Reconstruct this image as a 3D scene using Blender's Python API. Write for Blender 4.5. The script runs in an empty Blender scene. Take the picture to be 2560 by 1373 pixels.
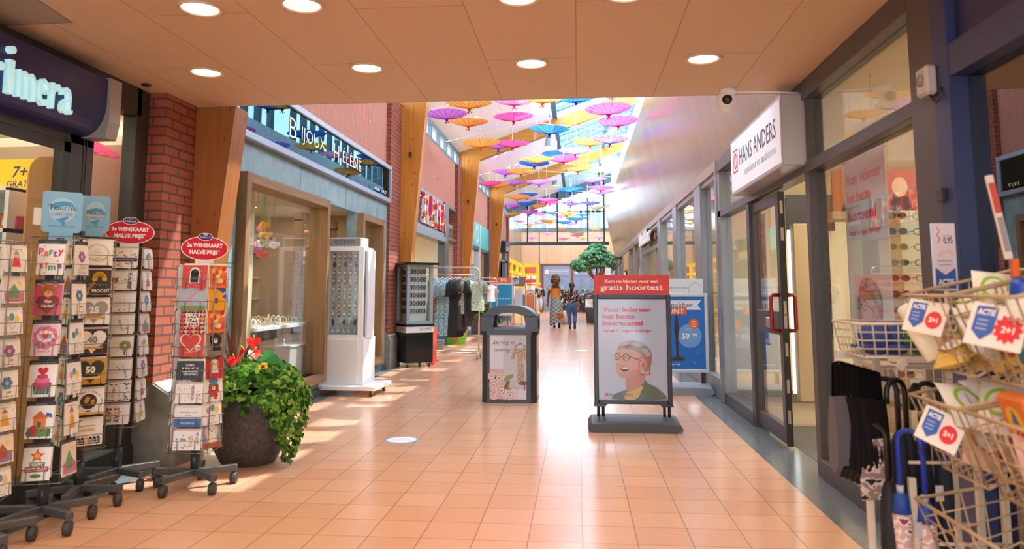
import bpy, math, random
from mathutils import Matrix, Vector
random.seed(7)
SC = bpy.context.scene
COL = SC.collection
PI = math.pi
# ------------------------------------------------------------------ camera
F_PX, P_X, P_Y, V_X, V_Y, EYE = 1850.0, 1280.0, 520.0, 1446.0, 726.0, 1.3
PITCH = math.atan((V_Y - P_Y) / F_PX)
YAW = math.atan((V_X - P_X) / math.hypot(F_PX, V_Y - P_Y))
cd = bpy.data.cameras.new('camera')
cam = bpy.data.objects.new('camera', cd)
COL.objects.link(cam)
cam.location = (0, 0, EYE)
cam.rotation_euler = (PI / 2 + PITCH, 0, YAW)
cd.sensor_fit = 'HORIZONTAL'
cd.sensor_width = 36
cd.lens = 36 * F_PX / 2560
cd.shift_y = (P_Y - 686.5) / 2560
cd.clip_start = 0.05
cd.clip_end = 500
cd.dof.use_dof = True
cd.dof.focus_distance = 9.0
cd.dof.aperture_fstop = 3.2
SC.camera = cam
# ------------------------------------------------------------------ world, sun, exposure
SC.view_settings.view_transform = 'Standard'
SC.view_settings.look = 'None'
SC.view_settings.gamma = 1
SC.view_settings.use_curve_mapping = False
SC.view_settings.exposure = 0.52
W = bpy.data.worlds.new('sky')
SC.world = W
W.use_nodes = True
bg = W.node_tree.nodes['Background']
bg.inputs[0].default_value = (0.80, 0.90, 1.0, 1)
bg.inputs[1].default_value = 11.0


def light(name, typ, loc, energy, color=(1, 1, 1), rot=(0, 0, 0), **kw):
    d = bpy.data.lights.new(name, typ)
    d.energy = energy
    d.color = color
    for k, v in kw.items():
        setattr(d, k, v)
    o = bpy.data.objects.new(name, d)
    o.location = loc
    o.rotation_euler = rot
    COL.objects.link(o)
    return o


sd = Vector((-0.52, -0.30, -0.80)).normalized()
light('sun', 'SUN', (3, 6, 12), 6.0, (1.0, 0.93, 0.82),
      rot=sd.to_track_quat('-Z', 'Y').to_euler(), angle=0.012)
cy = SC.cycles
cy.use_denoising = True
cy.max_bounces = 9
cy.diffuse_bounces = 6
cy.glossy_bounces = 4
cy.transmission_bounces = 4
cy.transparent_max_bounces = 24
cy.sample_clamp_indirect = 6
cy.caustics_reflective = False
cy.caustics_refractive = False
cy.use_light_tree = True
cy.use_adaptive_sampling = True
cy.adaptive_threshold = 0.02


# ------------------------------------------------------------------ materials
def lin(c):
    if isinstance(c, str):
        c = c.lstrip('#')
        c = ''.join(x * 2 for x in c) if len(c) == 3 else c
        c = [int(c[i:i + 2], 16) / 255 for i in (0, 2, 4)]
        c = [x / 12.92 if x <= 0.04045 else ((x + 0.055) / 1.055) ** 2.4 for x in c]
    return (c[0], c[1], c[2], 1)


MATS = {}


def new_mat(name):
    m = bpy.data.materials.new(name)
    m.use_nodes = True
    nt = m.node_tree
    return m, nt, nt.nodes['Principled BSDF']


def mat(c, rough=0.55, metal=0.0, emit=0.0, noise=0.0, spec=0.5, coat=0.0):
    """plain surface; noise > 0 adds a little tone variation"""
    key = (str(c), rough, metal, emit, noise, spec, coat)
    if key in MATS:
        return MATS[key]
    m, nt, b = new_mat('surface_' + str(c).strip('#'))
    b.inputs['Base Color'].default_value = lin(c)
    b.inputs['Roughness'].default_value = rough
    b.inputs['Metallic'].default_value = metal
    b.inputs['Specular IOR Level'].default_value = spec
    b.inputs['Coat Weight'].default_value = coat
    if emit:
        b.inputs['Emission Color'].default_value = lin(c)
        b.inputs['Emission Strength'].default_value = emit
    if noise:
        n = nt.nodes.new('ShaderNodeTexNoise')
        n.inputs['Scale'].default_value = 14
        n.inputs['Detail'].default_value = 6
        tc = nt.nodes.new('ShaderNodeTexCoord')
        nt.links.new(tc.outputs['Object'], n.inputs['Vector'])
        mx = nt.nodes.new('ShaderNodeMix')
        mx.data_type = 'RGBA'
        cc = lin(c)
        mx.inputs[6].default_value = [max(0, x * (1 - noise)) for x in cc[:3]] + [1]
        mx.inputs[7].default_value = [min(1, x * (1 + noise)) for x in cc[:3]] + [1]
        nt.links.new(n.outputs['Fac'], mx.inputs[0])
        nt.links.new(mx.outputs[2], b.inputs['Base Color'])
    MATS[key] = m
    return m


def swizzle(nt, order, scale=(1, 1, 1), off=(0, 0, 0)):
    """object position with its axes reordered, for brick-like textures on any plane"""
    tc = nt.nodes.new('ShaderNodeNewGeometry')
    sp = nt.nodes.new('ShaderNodeSeparateXYZ')
    cb = nt.nodes.new('ShaderNodeCombineXYZ')
    nt.links.new(tc.outputs['Position'], sp.inputs[0])
    for i, a in enumerate(order):
        if a is None:
            continue
        mm = nt.nodes.new('ShaderNodeMath')
        mm.operation = 'MULTIPLY_ADD'
        mm.inputs[1].default_value = scale[i]
        mm.inputs[2].default_value = off[i]
        nt.links.new(sp.outputs[a], mm.inputs[0])
        nt.links.new(mm.outputs[0], cb.inputs[i])
    return cb.outputs[0]


def brick_mat(name, order, bw, bh, c1, c2, cm, mortar=0.011, offset=0.5, rough=0.8, off=(0, 0, 0), bump=0.4, var=0.0, smooth=0.1):
    m, nt, b = new_mat(name)
    v = swizzle(nt, order, off=off)
    t = nt.nodes.new('ShaderNodeTexBrick')
    t.offset = offset
    t.inputs['Scale'].default_value = 1
    t.inputs['Color1'].default_value = lin(c1)
    t.inputs['Color2'].default_value = lin(c2)
    t.inputs['Mortar'].default_value = lin(cm)
    t.inputs['Mortar Size'].default_value = mortar
    t.inputs['Mortar Smooth'].default_value = smooth
    t.inputs['Brick Width'].default_value = bw
    t.inputs['Row Height'].default_value = bh
    nt.links.new(v, t.inputs['Vector'])
    n = nt.nodes.new('ShaderNodeTexNoise')
    n.inputs['Scale'].default_value = 30
    n.inputs['Detail'].default_value = 5
    nt.links.new(v, n.inputs['Vector'])
    hs = nt.nodes.new('ShaderNodeHueSaturation')
    mm = nt.nodes.new('ShaderNodeMath')
    mm.operation = 'MULTIPLY_ADD'
    mm.inputs[1].default_value = var * 2
    mm.inputs[2].default_value = 1 - var
    nt.links.new(n.outputs['Fac'], mm.inputs[0])
    nt.links.new(mm.outputs[0], hs.inputs['Value'])
    nt.links.new(t.outputs['Color'], hs.inputs['Color'])
    nt.links.new(hs.outputs[0], b.inputs['Base Color'])
    b.inputs['Roughness'].default_value = rough
    if bump:
        bp = nt.nodes.new('ShaderNodeBump')
        bp.invert = True
        bp.inputs['Strength'].default_value = bump
        bp.inputs['Distance'].default_value = 0.004
        nt.links.new(t.outputs['Fac'], bp.inputs['Height'])
        nt.links.new(bp.outputs[0], b.inputs['Normal'])
    return m


def speckle_mat(name, c1, c2, scale=180, rough=0.2, spec=0.5):
    m, nt, b = new_mat(name)
    g = nt.nodes.new('ShaderNodeNewGeometry')
    n = nt.nodes.new('ShaderNodeTexNoise')
    n.inputs['Scale'].default_value = scale
    n.inputs['Detail'].default_value = 3
    nt.links.new(g.outputs['Position'], n.inputs['Vector'])
    r = nt.nodes.new('ShaderNodeValToRGB')
    r.color_ramp.elements[0].position = 0.35
    r.color_ramp.elements[0].color = lin(c1)
    r.color_ramp.elements[1].position = 0.65
    r.color_ramp.elements[1].color = lin(c2)
    nt.links.new(n.outputs['Fac'], r.inputs[0])
    nt.links.new(r.outputs[0], b.inputs['Base Color'])
    b.inputs['Roughness'].default_value = rough
    b.inputs['Specular IOR Level'].default_value = spec
    return m


def wood_mat(name, c1, c2, axis=2, rough=0.45, knots=True, scale=1.0):
    m, nt, b = new_mat(name)
    sc = [26 * scale, 26 * scale, 26 * scale]
    sc[axis] = 1.6 * scale
    v = swizzle(nt, (0, 1, 2), scale=sc)
    n = nt.nodes.new('ShaderNodeTexNoise')
    n.inputs['Scale'].default_value = 1
    n.inputs['Detail'].default_value = 6
    nt.links.new(v, n.inputs['Vector'])
    r = nt.nodes.new('ShaderNodeValToRGB')
    r.color_ramp.elements[0].position = 0.3
    r.color_ramp.elements[0].color = lin(c1)
    r.color_ramp.elements[1].position = 0.7
    r.color_ramp.elements[1].color = lin(c2)
    nt.links.new(n.outputs['Fac'], r.inputs[0])
    out = r.outputs[0]
    if knots:
        ks = [9, 9, 9]
        ks[axis] = 4.5
        kv = swizzle(nt, (0, 1, 2), scale=ks)
        vo = nt.nodes.new('ShaderNodeTexVoronoi')
        vo.inputs['Scale'].default_value = 1
        nt.links.new(kv, vo.inputs['Vector'])
        kr = nt.nodes.new('ShaderNodeValToRGB')
        kr.color_ramp.elements[0].position = 0.05
        kr.color_ramp.elements[0].color = (1, 1, 1, 1)
        kr.color_ramp.elements[1].position = 0.13
        kr.color_ramp.elements[1].color = (0, 0, 0, 1)
        nt.links.new(vo.outputs['Distance'], kr.inputs[0])
        mx = nt.nodes.new('ShaderNodeMix')
        mx.data_type = 'RGBA'
        mx.inputs[7].default_value = lin('#7a3d10')
        nt.links.new(kr.outputs[0], mx.inputs[0])
        nt.links.new(out, mx.inputs[6])
        out = mx.outputs[2]
    nt.links.new(out, b.inputs['Base Color'])
    b.inputs['Roughness'].default_value = rough
    return m


def glass_mat(name, tint=(0.93, 0.96, 0.96), base=0.05, power=4.5, refl=(1, 1, 1), top=0.9, rough=0.0):
    m, nt, b = new_mat(name)
    nt.nodes.remove(b)
    out = nt.nodes['Material Output']
    tr = nt.nodes.new('ShaderNodeBsdfTransparent')
    tr.inputs[0].default_value = (*tint, 1)
    gl = nt.nodes.new('ShaderNodeBsdfGlossy')
    gl.inputs['Color'].default_value = (*refl, 1)
    gl.inputs['Roughness'].default_value = rough
    lw = nt.nodes.new('ShaderNodeLayerWeight')
    lw.inputs[0].default_value = 0.5
    pw = nt.nodes.new('ShaderNodeMath')
    pw.operation = 'POWER'
    pw.inputs[1].default_value = power
    ma = nt.nodes.new('ShaderNodeMath')
    ma.operation = 'MULTIPLY_ADD'
    ma.inputs[1].default_value = top
    ma.inputs[2].default_value = base
    mx = nt.nodes.new('ShaderNodeMixShader')
    nt.links.new(lw.outputs['Facing'], pw.inputs[0])
    nt.links.new(pw.outputs[0], ma.inputs[0])
    nt.links.new(ma.outputs[0], mx.inputs[0])
    nt.links.new(tr.outputs[0], mx.inputs[1])
    nt.links.new(gl.outputs[0], mx.inputs[2])
    nt.links.new(mx.outputs[0], out.inputs[0])
    return m


def sheet_mat(c, trans=0.5, rough=0.7):
    """thin paper, leaf or cloth that lets light through"""
    key = ('sheet', str(c), trans)
    if key in MATS:
        return MATS[key]
    m, nt, b = new_mat('sheet_' + str(c).strip('#'))
    nt.nodes.remove(b)
    d = nt.nodes.new('ShaderNodeBsdfDiffuse')
    t = nt.nodes.new('ShaderNodeBsdfTranslucent')
    d.inputs[0].default_value = lin(c)
    t.inputs[0].default_value = lin(c)
    mx = nt.nodes.new('ShaderNodeMixShader')
    mx.inputs[0].default_value = trans
    nt.links.new(d.outputs[0], mx.inputs[1])
    nt.links.new(t.outputs[0], mx.inputs[2])
    nt.links.new(mx.outputs[0], nt.nodes['Material Output'].inputs[0])
    MATS[key] = m
    return m


def print_mat(name, cols, scale=(40, 40, 40), th=0.5, kind='noise'):
    """two- or three-colour cloth or paper print"""
    m, nt, b = new_mat(name)
    tc = nt.nodes.new('ShaderNodeTexCoord')
    mp = nt.nodes.new('ShaderNodeMapping')
    mp.inputs['Scale'].default_value = scale
    nt.links.new(tc.outputs['Object'], mp.inputs[0])
    if kind == 'noise':
        n = nt.nodes.new('ShaderNodeTexNoise')
        n.inputs['Detail'].default_value = 1
    else:
        n = nt.nodes.new('ShaderNodeTexVoronoi')
    n.inputs['Scale'].default_value = 1
    nt.links.new(mp.outputs[0], n.inputs['Vector'])
    r = nt.nodes.new('ShaderNodeValToRGB')
    r.color_ramp.interpolation = 'CONSTANT'
    r.color_ramp.elements[0].color = lin(cols[0])
    r.color_ramp.elements[1].color = lin(cols[1])
    r.color_ramp.elements[1].position = th
    if len(cols) > 2:
        e = r.color_ramp.elements.new(th + 0.12)
        e.color = lin(cols[2])
    nt.links.new(n.outputs[0 if kind == 'noise' else 'Distance'], r.inputs[0])
    nt.links.new(r.outputs[0], b.inputs['Base Color'])
    b.inputs['Roughness'].default_value = 0.8
    return m


# ------------------------------------------------------------------ mesh builder
_TX = {}


def text_geo(s, bold=0.0):
    key = (s, bold)
    if key not in _TX:
        c = bpy.data.curves.new('lettering', 'FONT')
        c.body = s
        c.size = 1
        c.resolution_u = 2
        c.offset = bold
        o = bpy.data.objects.new('lettering', c)
        COL.objects.link(o)
        dg = bpy.context.evaluated_depsgraph_get()
        me = bpy.data.meshes.new_from_object(o.evaluated_get(dg))
        vs = [(v.co.x, v.co.y) for v in me.vertices]
        fs = [tuple(p.vertices) for p in me.polygons]
        bpy.data.objects.remove(o)
        bpy.data.curves.remove(c)
        bpy.data.meshes.remove(me)
        _TX[key] = (vs, fs)
    return _TX[key]


class MB:
    def __init__(self):
        self.v, self.f, self.mi, self.mats = [], [], [], []
        self.T = Matrix()
        self.smooth = []

    def mid(self, m):
        if not isinstance(m, bpy.types.Material):
            m = mat(m)
        for i, x in enumerate(self.mats):
            if x is m:
                return i
        self.mats.append(m)
        return len(self.mats) - 1

    def add(self, vs, fs, m, smooth=False):
        k = len(self.v)
        T = self.T
        self.v += [tuple(T @ Vector(p)) for p in vs]
        i = self.mid(m)
        for f in fs:
            self.f.append(tuple(k + a for a in f))
            self.mi.append(i)
            self.smooth.append(smooth)
        return self

    def box(self, x0, x1, y0, y1, z0, z1, m, b=0.0):
        if x0 > x1: x0, x1 = x1, x0
        if y0 > y1: y0, y1 = y1, y0
        if z0 > z1: z0, z1 = z1, z0
        if b <= 0:
            v = [(x, y, z) for z in (z0, z1) for y in (y0, y1) for x in (x0, x1)]
            f = [(0, 2, 3, 1), (4, 5, 7, 6), (0, 1, 5, 4), (2, 6, 7, 3), (0, 4, 6, 2), (1, 3, 7, 5)]
            return self.add(v, f, m)
        b = min(b, (x1 - x0) / 2.01, (y1 - y0) / 2.01, (z1 - z0) / 2.01)
        v, ix = [], {}
        for sx in (0, 1):
            for sy in (0, 1):
                for sz in (0, 1):
                    X, Y, Z = (x0, x1)[sx], (y0, y1)[sy], (z0, z1)[sz]
                    dx, dy, dz = (b, -b)[sx], (b, -b)[sy], (b, -b)[sz]
                    ix[sx, sy, sz] = len(v)
                    v += [(X, Y + dy, Z + dz), (X + dx, Y, Z + dz), (X + dx, Y + dy, Z)]
        f = []
        for s in (0, 1):
            q = [ix[s, 0, 0], ix[s, 1, 0], ix[s, 1, 1], ix[s, 0, 1]]
            f.append(q if s else q[::-1])
            q = [ix[0, s, 0] + 1, ix[0, s, 1] + 1, ix[1, s, 1] + 1, ix[1, s, 0] + 1]
            f.append(q if s else q[::-1])
            q = [ix[0, 0, s] + 2, ix[1, 0, s] + 2, ix[1, 1, s] + 2, ix[0, 1, s] + 2]
            f.append(q if s else q[::-1])
        for s in (0, 1):
            for t in (0, 1):
                f.append((ix[s, t, 0], ix[s, t, 1], ix[s, t, 1] + 1, ix[s, t, 0] + 1))
                f.append((ix[s, 0, t], ix[s, 1, t], ix[s, 1, t] + 2, ix[s, 0, t] + 2))
                f.append((ix[0, s, t] + 1, ix[1, s, t] + 1, ix[1, s, t] + 2, ix[0, s, t] + 2))
        for k in ix.values():
            f.append((k, k + 1, k + 2))
        return self.add(v, f, m)

    def tube(self, pts, r, m, n=8, cap=True, closed=False, smooth=True):
        P = [Vector(p) for p in pts]
        R = r if isinstance(r, (list, tuple)) else [r] * len(P)
        vs, fs = [], []
        N = len(P)
        up = None
        for i, p in enumerate(P):
            if closed:
                d = P[(i + 1) % N] - P[i - 1]
            else:
                d = P[min(i + 1, N - 1)] - P[max(i - 1, 0)]
            if d.length < 1e-9:
                d = Vector((0, 0, 1))
            d.normalize()
            if up is None:
                up = Vector((0, 0, 1)) if abs(d.z) < 0.9 else Vector((1, 0, 0))
            a = d.cross(up)
            if a.length < 1e-6:
                a = d.cross(Vector((0, 1, 0.3)))
            a.normalize()
            up = a.cross(d)
            for k in range(n):
                t = 2 * PI * k / n
                vs.append(p + (a * math.cos(t) + up * math.sin(t)) * R[i])
        for i in range(N if closed else N - 1):
            j = (i + 1) % N
            for k in range(n):
                l = (k + 1) % n
                fs.append((i * n + k, i * n + l, j * n + l, j * n + k))
        if cap and not closed:
            fs.append(tuple(range(n))[::-1])
            fs.append(tuple((N - 1) * n + k for k in range(n)))
        return self.add(vs, fs, m, smooth)

    def cyl(self, p0, p1, r0, m, r1=None, n=16):
        return self.tube([p0, p1], [r0, r0 if r1 is None else r1], m, n)

    def lathe(self, prof, m, c=(0, 0, 0), n=24, a0=0.0, a1=2 * PI, sx=1.0, sy=1.0, smooth=True):
        full = abs(a1 - a0 - 2 * PI) < 1e-6
        cols = n if full else n + 1
        vs, fs = [], []
        for r, z in prof:
            for k in range(cols):
                t = a0 + (a1 - a0) * k / n
                vs.append((c[0] + r * math.cos(t) * sx, c[1] + r * math.sin(t) * sy, c[2] + z))
        for i in range(len(prof) - 1):
            for k in range(n):
                l = (k + 1) % cols
                fs.append((i * cols + k, i * cols + l, (i + 1) * cols + l, (i + 1) * cols + k))
        return self.add(vs, fs, m, smooth)

    def ell(self, c, r, m, nu=12, nv=8):
        if not isinstance(r, (tuple, list)):
            r = (r, r, r)
        vs = [(c[0], c[1], c[2] - r[2])]
        for j in range(1, nv):
            t = PI * j / nv - PI / 2
            for k in range(nu):
                a = 2 * PI * k / nu
                vs.append((c[0] + r[0] * math.cos(t) * math.cos(a), c[1] + r[1] * math.cos(t) * math.sin(a), c[2] + r[2] * math.sin(t)))
        vs.append((c[0], c[1], c[2] + r[2]))
        fs = []
        for k in range(nu):
            l = (k + 1) % nu
            fs.append((0, 1 + l, 1 + k))
            for j in range(nv - 2):
                a = 1 + j * nu
                fs.append((a + k, a + l, a + nu + l, a + nu + k))
            fs.append((len(vs) - 1, 1 + (nv - 2) * nu + k, 1 + (nv - 2) * nu + l))
        return self.add(vs, fs, m, True)

    def prism(self, pts, axis, a0, a1, m):
        """extrude a polygon: axis 0 = pts are (y,z); 1 = (x,z); 2 = (x,y)"""
        def P(p, a):
            return [(a, p[0], p[1]), (p[0], a, p[1]), (p[0], p[1], a)][axis]
        n = len(pts)
        vs = [P(p, a0) for p in pts] + [P(p, a1) for p in pts]
        ar = sum(pts[i][0] * pts[(i + 1) % n][1] - pts[(i + 1) % n][0] * pts[i][1] for i in range(n))
        flip = (ar > 0) ^ (axis == 1) ^ (a1 < a0)
        fs = [tuple(range(n))[::-1], tuple(range(n, 2 * n))] + [(i, (i + 1) % n, n + (i + 1) % n, n + i) for i in range(n)]
        if not flip:
            fs = [f[::-1] for f in fs]
        return self.add(vs, fs, m)

    # ---- flat drawing on a plane: set with page(origin, U, V); lay = height above it
    def page(self, o, U, V):
        self.o, self.U, self.V = Vector(o), Vector(U), Vector(V)
        self.N = self.U.cross(self.V).normalized()
        self.eps = 0.0006
        return self

    def at2(self, x, y, lay):
        return self.o + self.U * x + self.V * y + self.N * (lay * self.eps)

    def poly(self, pts, m, lay=1):
        ar = sum(pts[i][0] * pts[(i + 1) % len(pts)][1] - pts[(i + 1) % len(pts)][0] * pts[i][1] for i in range(len(pts)))
        if ar < 0:
            pts = pts[::-1]
        return self.add([self.at2(x, y, lay) for x, y in pts], [tuple(range(len(pts)))], m)

    def rect(self, x, y, w, h, m, lay=1):
        return self.poly([(x, y), (x + w, y), (x + w, y + h), (x, y + h)], m, lay)

    def frame2(self, x, y, w, h, t, m, lay=1):
        self.rect(x, y, w, t, m, lay)
        self.rect(x, y + h - t, w, t, m, lay)
        self.rect(x, y + t, t, h - 2 * t, m, lay)
        return self.rect(x + w - t, y + t, t, h - 2 * t, m, lay)

    def disc(self, x, y, r, m, lay=1, ry=None, n=20, a0=0, a1=2 * PI):
        ry = r if ry is None else ry
        return self.poly([(x + r * math.cos(a0 + (a1 - a0) * k / n), y + ry * math.sin(a0 + (a1 - a0) * k / n)) for k in range(n)], m, lay)

    def ring(self, x, y, r, t, m, lay=1, ry=None, n=24):
        ry = r if ry is None else ry
        k0 = len(self.v)
        vs, fs = [], []
        for k in range(n):
            a = 2 * PI * k / n
            vs.append(self.at2(x + r * math.cos(a), y + ry * math.sin(a), lay))
            vs.append(self.at2(x + (r - t) * math.cos(a), y + (ry - t) * math.sin(a), lay))
        for k in range(n):
            l = (k + 1) % n
            fs.append((2 * k, 2 * l, 2 * l + 1, 2 * k + 1))
        return self.add(vs, fs, m)

    def heart(self, x, y, s, m, lay=1):
        p = []
        for k in range(24):
            t = 2 * PI * k / 24
            p.append((x + s * 0.058 * 16 * math.sin(t) ** 3 / 1.0 * 0.5, y + s * 0.029 * (13 * math.cos(t) - 5 * math.cos(2 * t) - 2 * math.cos(3 * t) - math.cos(4 * t))))
        return self.poly(p, m, lay)

    def star(self, x, y, r, m, lay=1, n=5, k=0.45, rot=PI / 2):
        p = []
        for i in range(2 * n):
            a = rot + PI * i / n
            q = r if i % 2 == 0 else r * k
            p.append((x + q * math.cos(a), y + q * math.sin(a)))
        return self.poly(p, m, lay)

    def line(self, pts, t, m, lay=1):
        for (x0, y0), (x1, y1) in zip(pts, pts[1:]):
            d = math.hypot(x1 - x0, y1 - y0) or 1
            nx, ny = -(y1 - y0) / d * t / 2, (x1 - x0) / d * t / 2
            self.poly([(x0 + nx, y0 + ny), (x0 - nx, y0 - ny), (x1 - nx, y1 - ny), (x1 + nx, y1 + ny)], m, lay)
        return self

    def text(self, s, x, y, h, m, lay=2, al='c', bold=0.0, w=None, sx=1.0, ext=0.0, rot=0.0, shear=0.0):
        """h = cap height in page units; w = fit to this width"""
        vs, fs = text_geo(s, bold)
        if not vs:
            return self
        x0, x1 = min(v[0] for v in vs), max(v[0] for v in vs)
        k = h / 0.70
        kx = k * sx if w is None else w / max(1e-6, x1 - x0)
        ox = {'l': x0, 'c': (x0 + x1) / 2, 'r': x1}[al]
        cr, sr = math.cos(rot), math.sin(rot)
        P = []
        for a, b in vs:
            px, py = (a - ox) * kx + b * k * shear, b * k
            P.append((x + px * cr - py * sr, y + px * sr + py * cr))
        if ext:
            n = len(P)
            V = [self.at2(a, b, lay) + self.N * ext for a, b in P] + [self.at2(a, b, lay) for a, b in P]
            from collections import Counter
            ec = Counter()
            for f in fs:
                for i in range(len(f)):
                    ec[(f[i], f[(i + 1) % len(f)])] += 1
            F = list(fs)
            for (a, b) in ec:
                if (b, a) not in ec:
                    F.append((b, a, a + n, b + n))
            return self.add(V, F, m)
        return self.add([self.at2(a, b, lay) for a, b in P], fs, m)


def obj(name, mb, loc=(0, 0, 0), rz=0.0, parent=None, **props):
    me = bpy.data.meshes.new(name)
    me.from_pydata(mb.v, [], mb.f)
    for m in mb.mats:
        me.materials.append(m)
    if mb.mi:
        me.polygons.foreach_set('material_index', mb.mi)
        me.polygons.foreach_set('use_smooth', mb.smooth)
    me.update()
    o = bpy.data.objects.new(name, me)
    COL.objects.link(o)
    o.location = loc
    o.rotation_euler = (0, 0, rz)
    if parent:
        o.parent = parent
    for k, v in props.items():
        if v is not None:
            o['category' if k == 'cat' else k] = v
    return o


def empty(name, loc=(0, 0, 0), rz=0.0, **props):
    o = bpy.data.objects.new(name, None)
    COL.objects.link(o)
    o.location = loc
    o.rotation_euler = (0, 0, rz)
    o.empty_display_size = 0.1
    for k, v in props.items():
        if v is not None:
            o['category' if k == 'cat' else k] = v
    return o


def struct(name, mb, parent=None, label=None):
    return obj(name, mb, parent=parent, kind=None if parent else 'structure', label=label)


def dup(o, loc=None, rz=None, parent=None, **props):
    c = o.copy()
    COL.objects.link(c)
    if loc is not None:
        c.location = loc
    if rz is not None:
        c.rotation_euler = (0, 0, rz)
    if parent is not None:
        c.parent = parent
    for k, v in props.items():
        if v is not None:
            c['category' if k == 'cat' else k] = v
    for ch in list(o.children):
        dup(ch, parent=c)
    return c


ORD = ['first', 'second', 'third', 'fourth', 'fifth', 'sixth', 'seventh', 'eighth', 'ninth', 'tenth', 'eleventh', 'twelfth']
# ================================================================== THE SETTING
XL, XR = -3.25, 1.72          # wall face on the jeweller's side, glass front on the optician's side
ZC = 2.84                     # soffit over the near part of the passage
YE = 5.85                     # its far edge
FRAMES = [5.85, 12.98, 20.1, 27.2]
YP = 34.6                     # glazed screen at the far end
YF = 46.5                     # last wall
Mfloor = brick_mat('floor_tiles', (0, 1, None), 0.2843, 0.2843, '#dcab8b', '#d5a181', '#a37e64', mortar=0.0035, offset=0,
                   rough=0.19, off=(-0.009, -0.035, 0), bump=0.15, var=0.05)
Mgran = speckle_mat('granite', '#454a4e', '#84898c', 160, 0.18)
Mgranl = speckle_mat('granite_pale', '#5e686c', '#8b9496', 160, 0.2)
Mceil = brick_mat('ceiling_boards', (1, 0, None), 2.6, 0.605, '#e0c09c', '#ddbd99', '#b9936f', mortar=0.004, offset=0.37, rough=0.6, off=(0.4, 0, 0), bump=0.2, var=0.02)
Mbrick_x = brick_mat('brick_side', (1, 2, None), 0.22, 0.0735, '#a85b45', '#9a4f3b', '#5f4238', mortar=0.009, bump=0.6, var=0.18)
Mbrick_y = brick_mat('brick_front', (0, 2, None), 0.22, 0.0735, '#a85b45', '#9a4f3b', '#5f4238', mortar=0.009, bump=0.6, var=0.18)
Mbrick_up = brick_mat('brick_upright', (2, 1, None), 0.23, 0.068, '#cc8a74', '#c5806c', '#a37a6e', mortar=0.006, bump=0.4, var=0.12)
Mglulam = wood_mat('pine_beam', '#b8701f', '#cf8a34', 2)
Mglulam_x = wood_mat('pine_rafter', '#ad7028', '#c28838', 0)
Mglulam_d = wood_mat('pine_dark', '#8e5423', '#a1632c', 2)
Moak = wood_mat('oak_frame', '#7d5c39', '#9c784f', 2, 0.5, knots=False)
Moak_y = wood_mat('oak_frame_long', '#7d5c39', '#9c784f', 1, 0.5, knots=False)
Mconc = speckle_mat('concrete', '#7c786c', '#938f82', 9, 0.75)
Mslate = speckle_mat('slate_cladding', '#7d979b', '#93abae', 5, 0.5)
Mdark = mat('#3a3835', 0.4)
Mdark2 = mat('#2b2c2e', 0.4)
Malu = mat('#8d9096', 0.35, 0.6)
Mgrey = mat('#6b7076', 0.45)
Msteel = mat('#566b75', 0.5)
Mbar = mat('#4b7d92', 0.6)  # skylight bars, with the blue of the haze put into their colour
Mwhite = mat('#eeeae2', 0.6)
Mwhite2 = mat('#f4f4f2', 0.5)
Mcream = mat('#efdcb4', 0.7)
Mclad = brick_mat('wall_cladding', (1, 2, None), 0.62, 60, '#9c8263', '#957b5d', '#7d664c', mortar=0.006, offset=0, rough=0.27, bump=0.1, var=0.03)
Mclad.node_tree.nodes['Principled BSDF'].inputs['Specular IOR Level'].default_value = 0.22
Mclad_end = brick_mat('end_cladding', (0, 2, None), 0.5, 60, '#dcb694', '#d6b08e', '#c19b7c', mortar=0.008, offset=0, rough=0.5, bump=0.1, var=0.03)
Mboard = brick_mat('roof_boards', (1, 0, None), 2.4, 0.6, '#f8faf2', '#f6f8f0', '#dedcd2', mortar=0.004, offset=0.5, rough=0.6, bump=0.1, var=0.01)
Mglass = glass_mat('glass_shopfront', base=0.05, power=3.8, top=0.65)
Mglass_dark = glass_mat('glass_tinted', tint=(0.42, 0.41, 0.40), base=0.12, power=3.2, top=0.75)
Mglass_roof = glass_mat('glass_roof', tint=(0.92, 0.97, 1.0), base=0.02, power=5, top=0.3)
Mmirror = glass_mat('sign_glass', tint=(0.3, 0.3, 0.3), base=0.12, power=2.5, top=0.35, refl=(0.20, 0.32, 0.38))
Mwoodfloor = wood_mat('shop_floor', '#8c7a63', '#a79378', 0, 0.35, knots=False, scale=0.3)
Mmat = speckle_mat('door_mat', '#5c5850', '#77736a', 120, 0.9)
Mlamp = mat('#fff0d0', 0.5, emit=9.0)
Mlampw = mat('#fff6e6', 0.5, emit=6.0)

# ---- floor
b = MB(); b.box(-3.05, 1.42, -9, 34.5, -0.1, 0, Mfloor); b.box(-9, 9, 34.5, YF + 1, -0.1, 0, Mfloor)
struct('floor', b)
b = MB(); b.box(1.42, 1.80, -5, 34.5, -0.1, 0.001, Mgran); struct('trim_1', b)
b = MB(); b.box(-3.40, -3.05, -5, 34.5, -0.1, 0.001, Mgranl); struct('trim_2', b)
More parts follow.
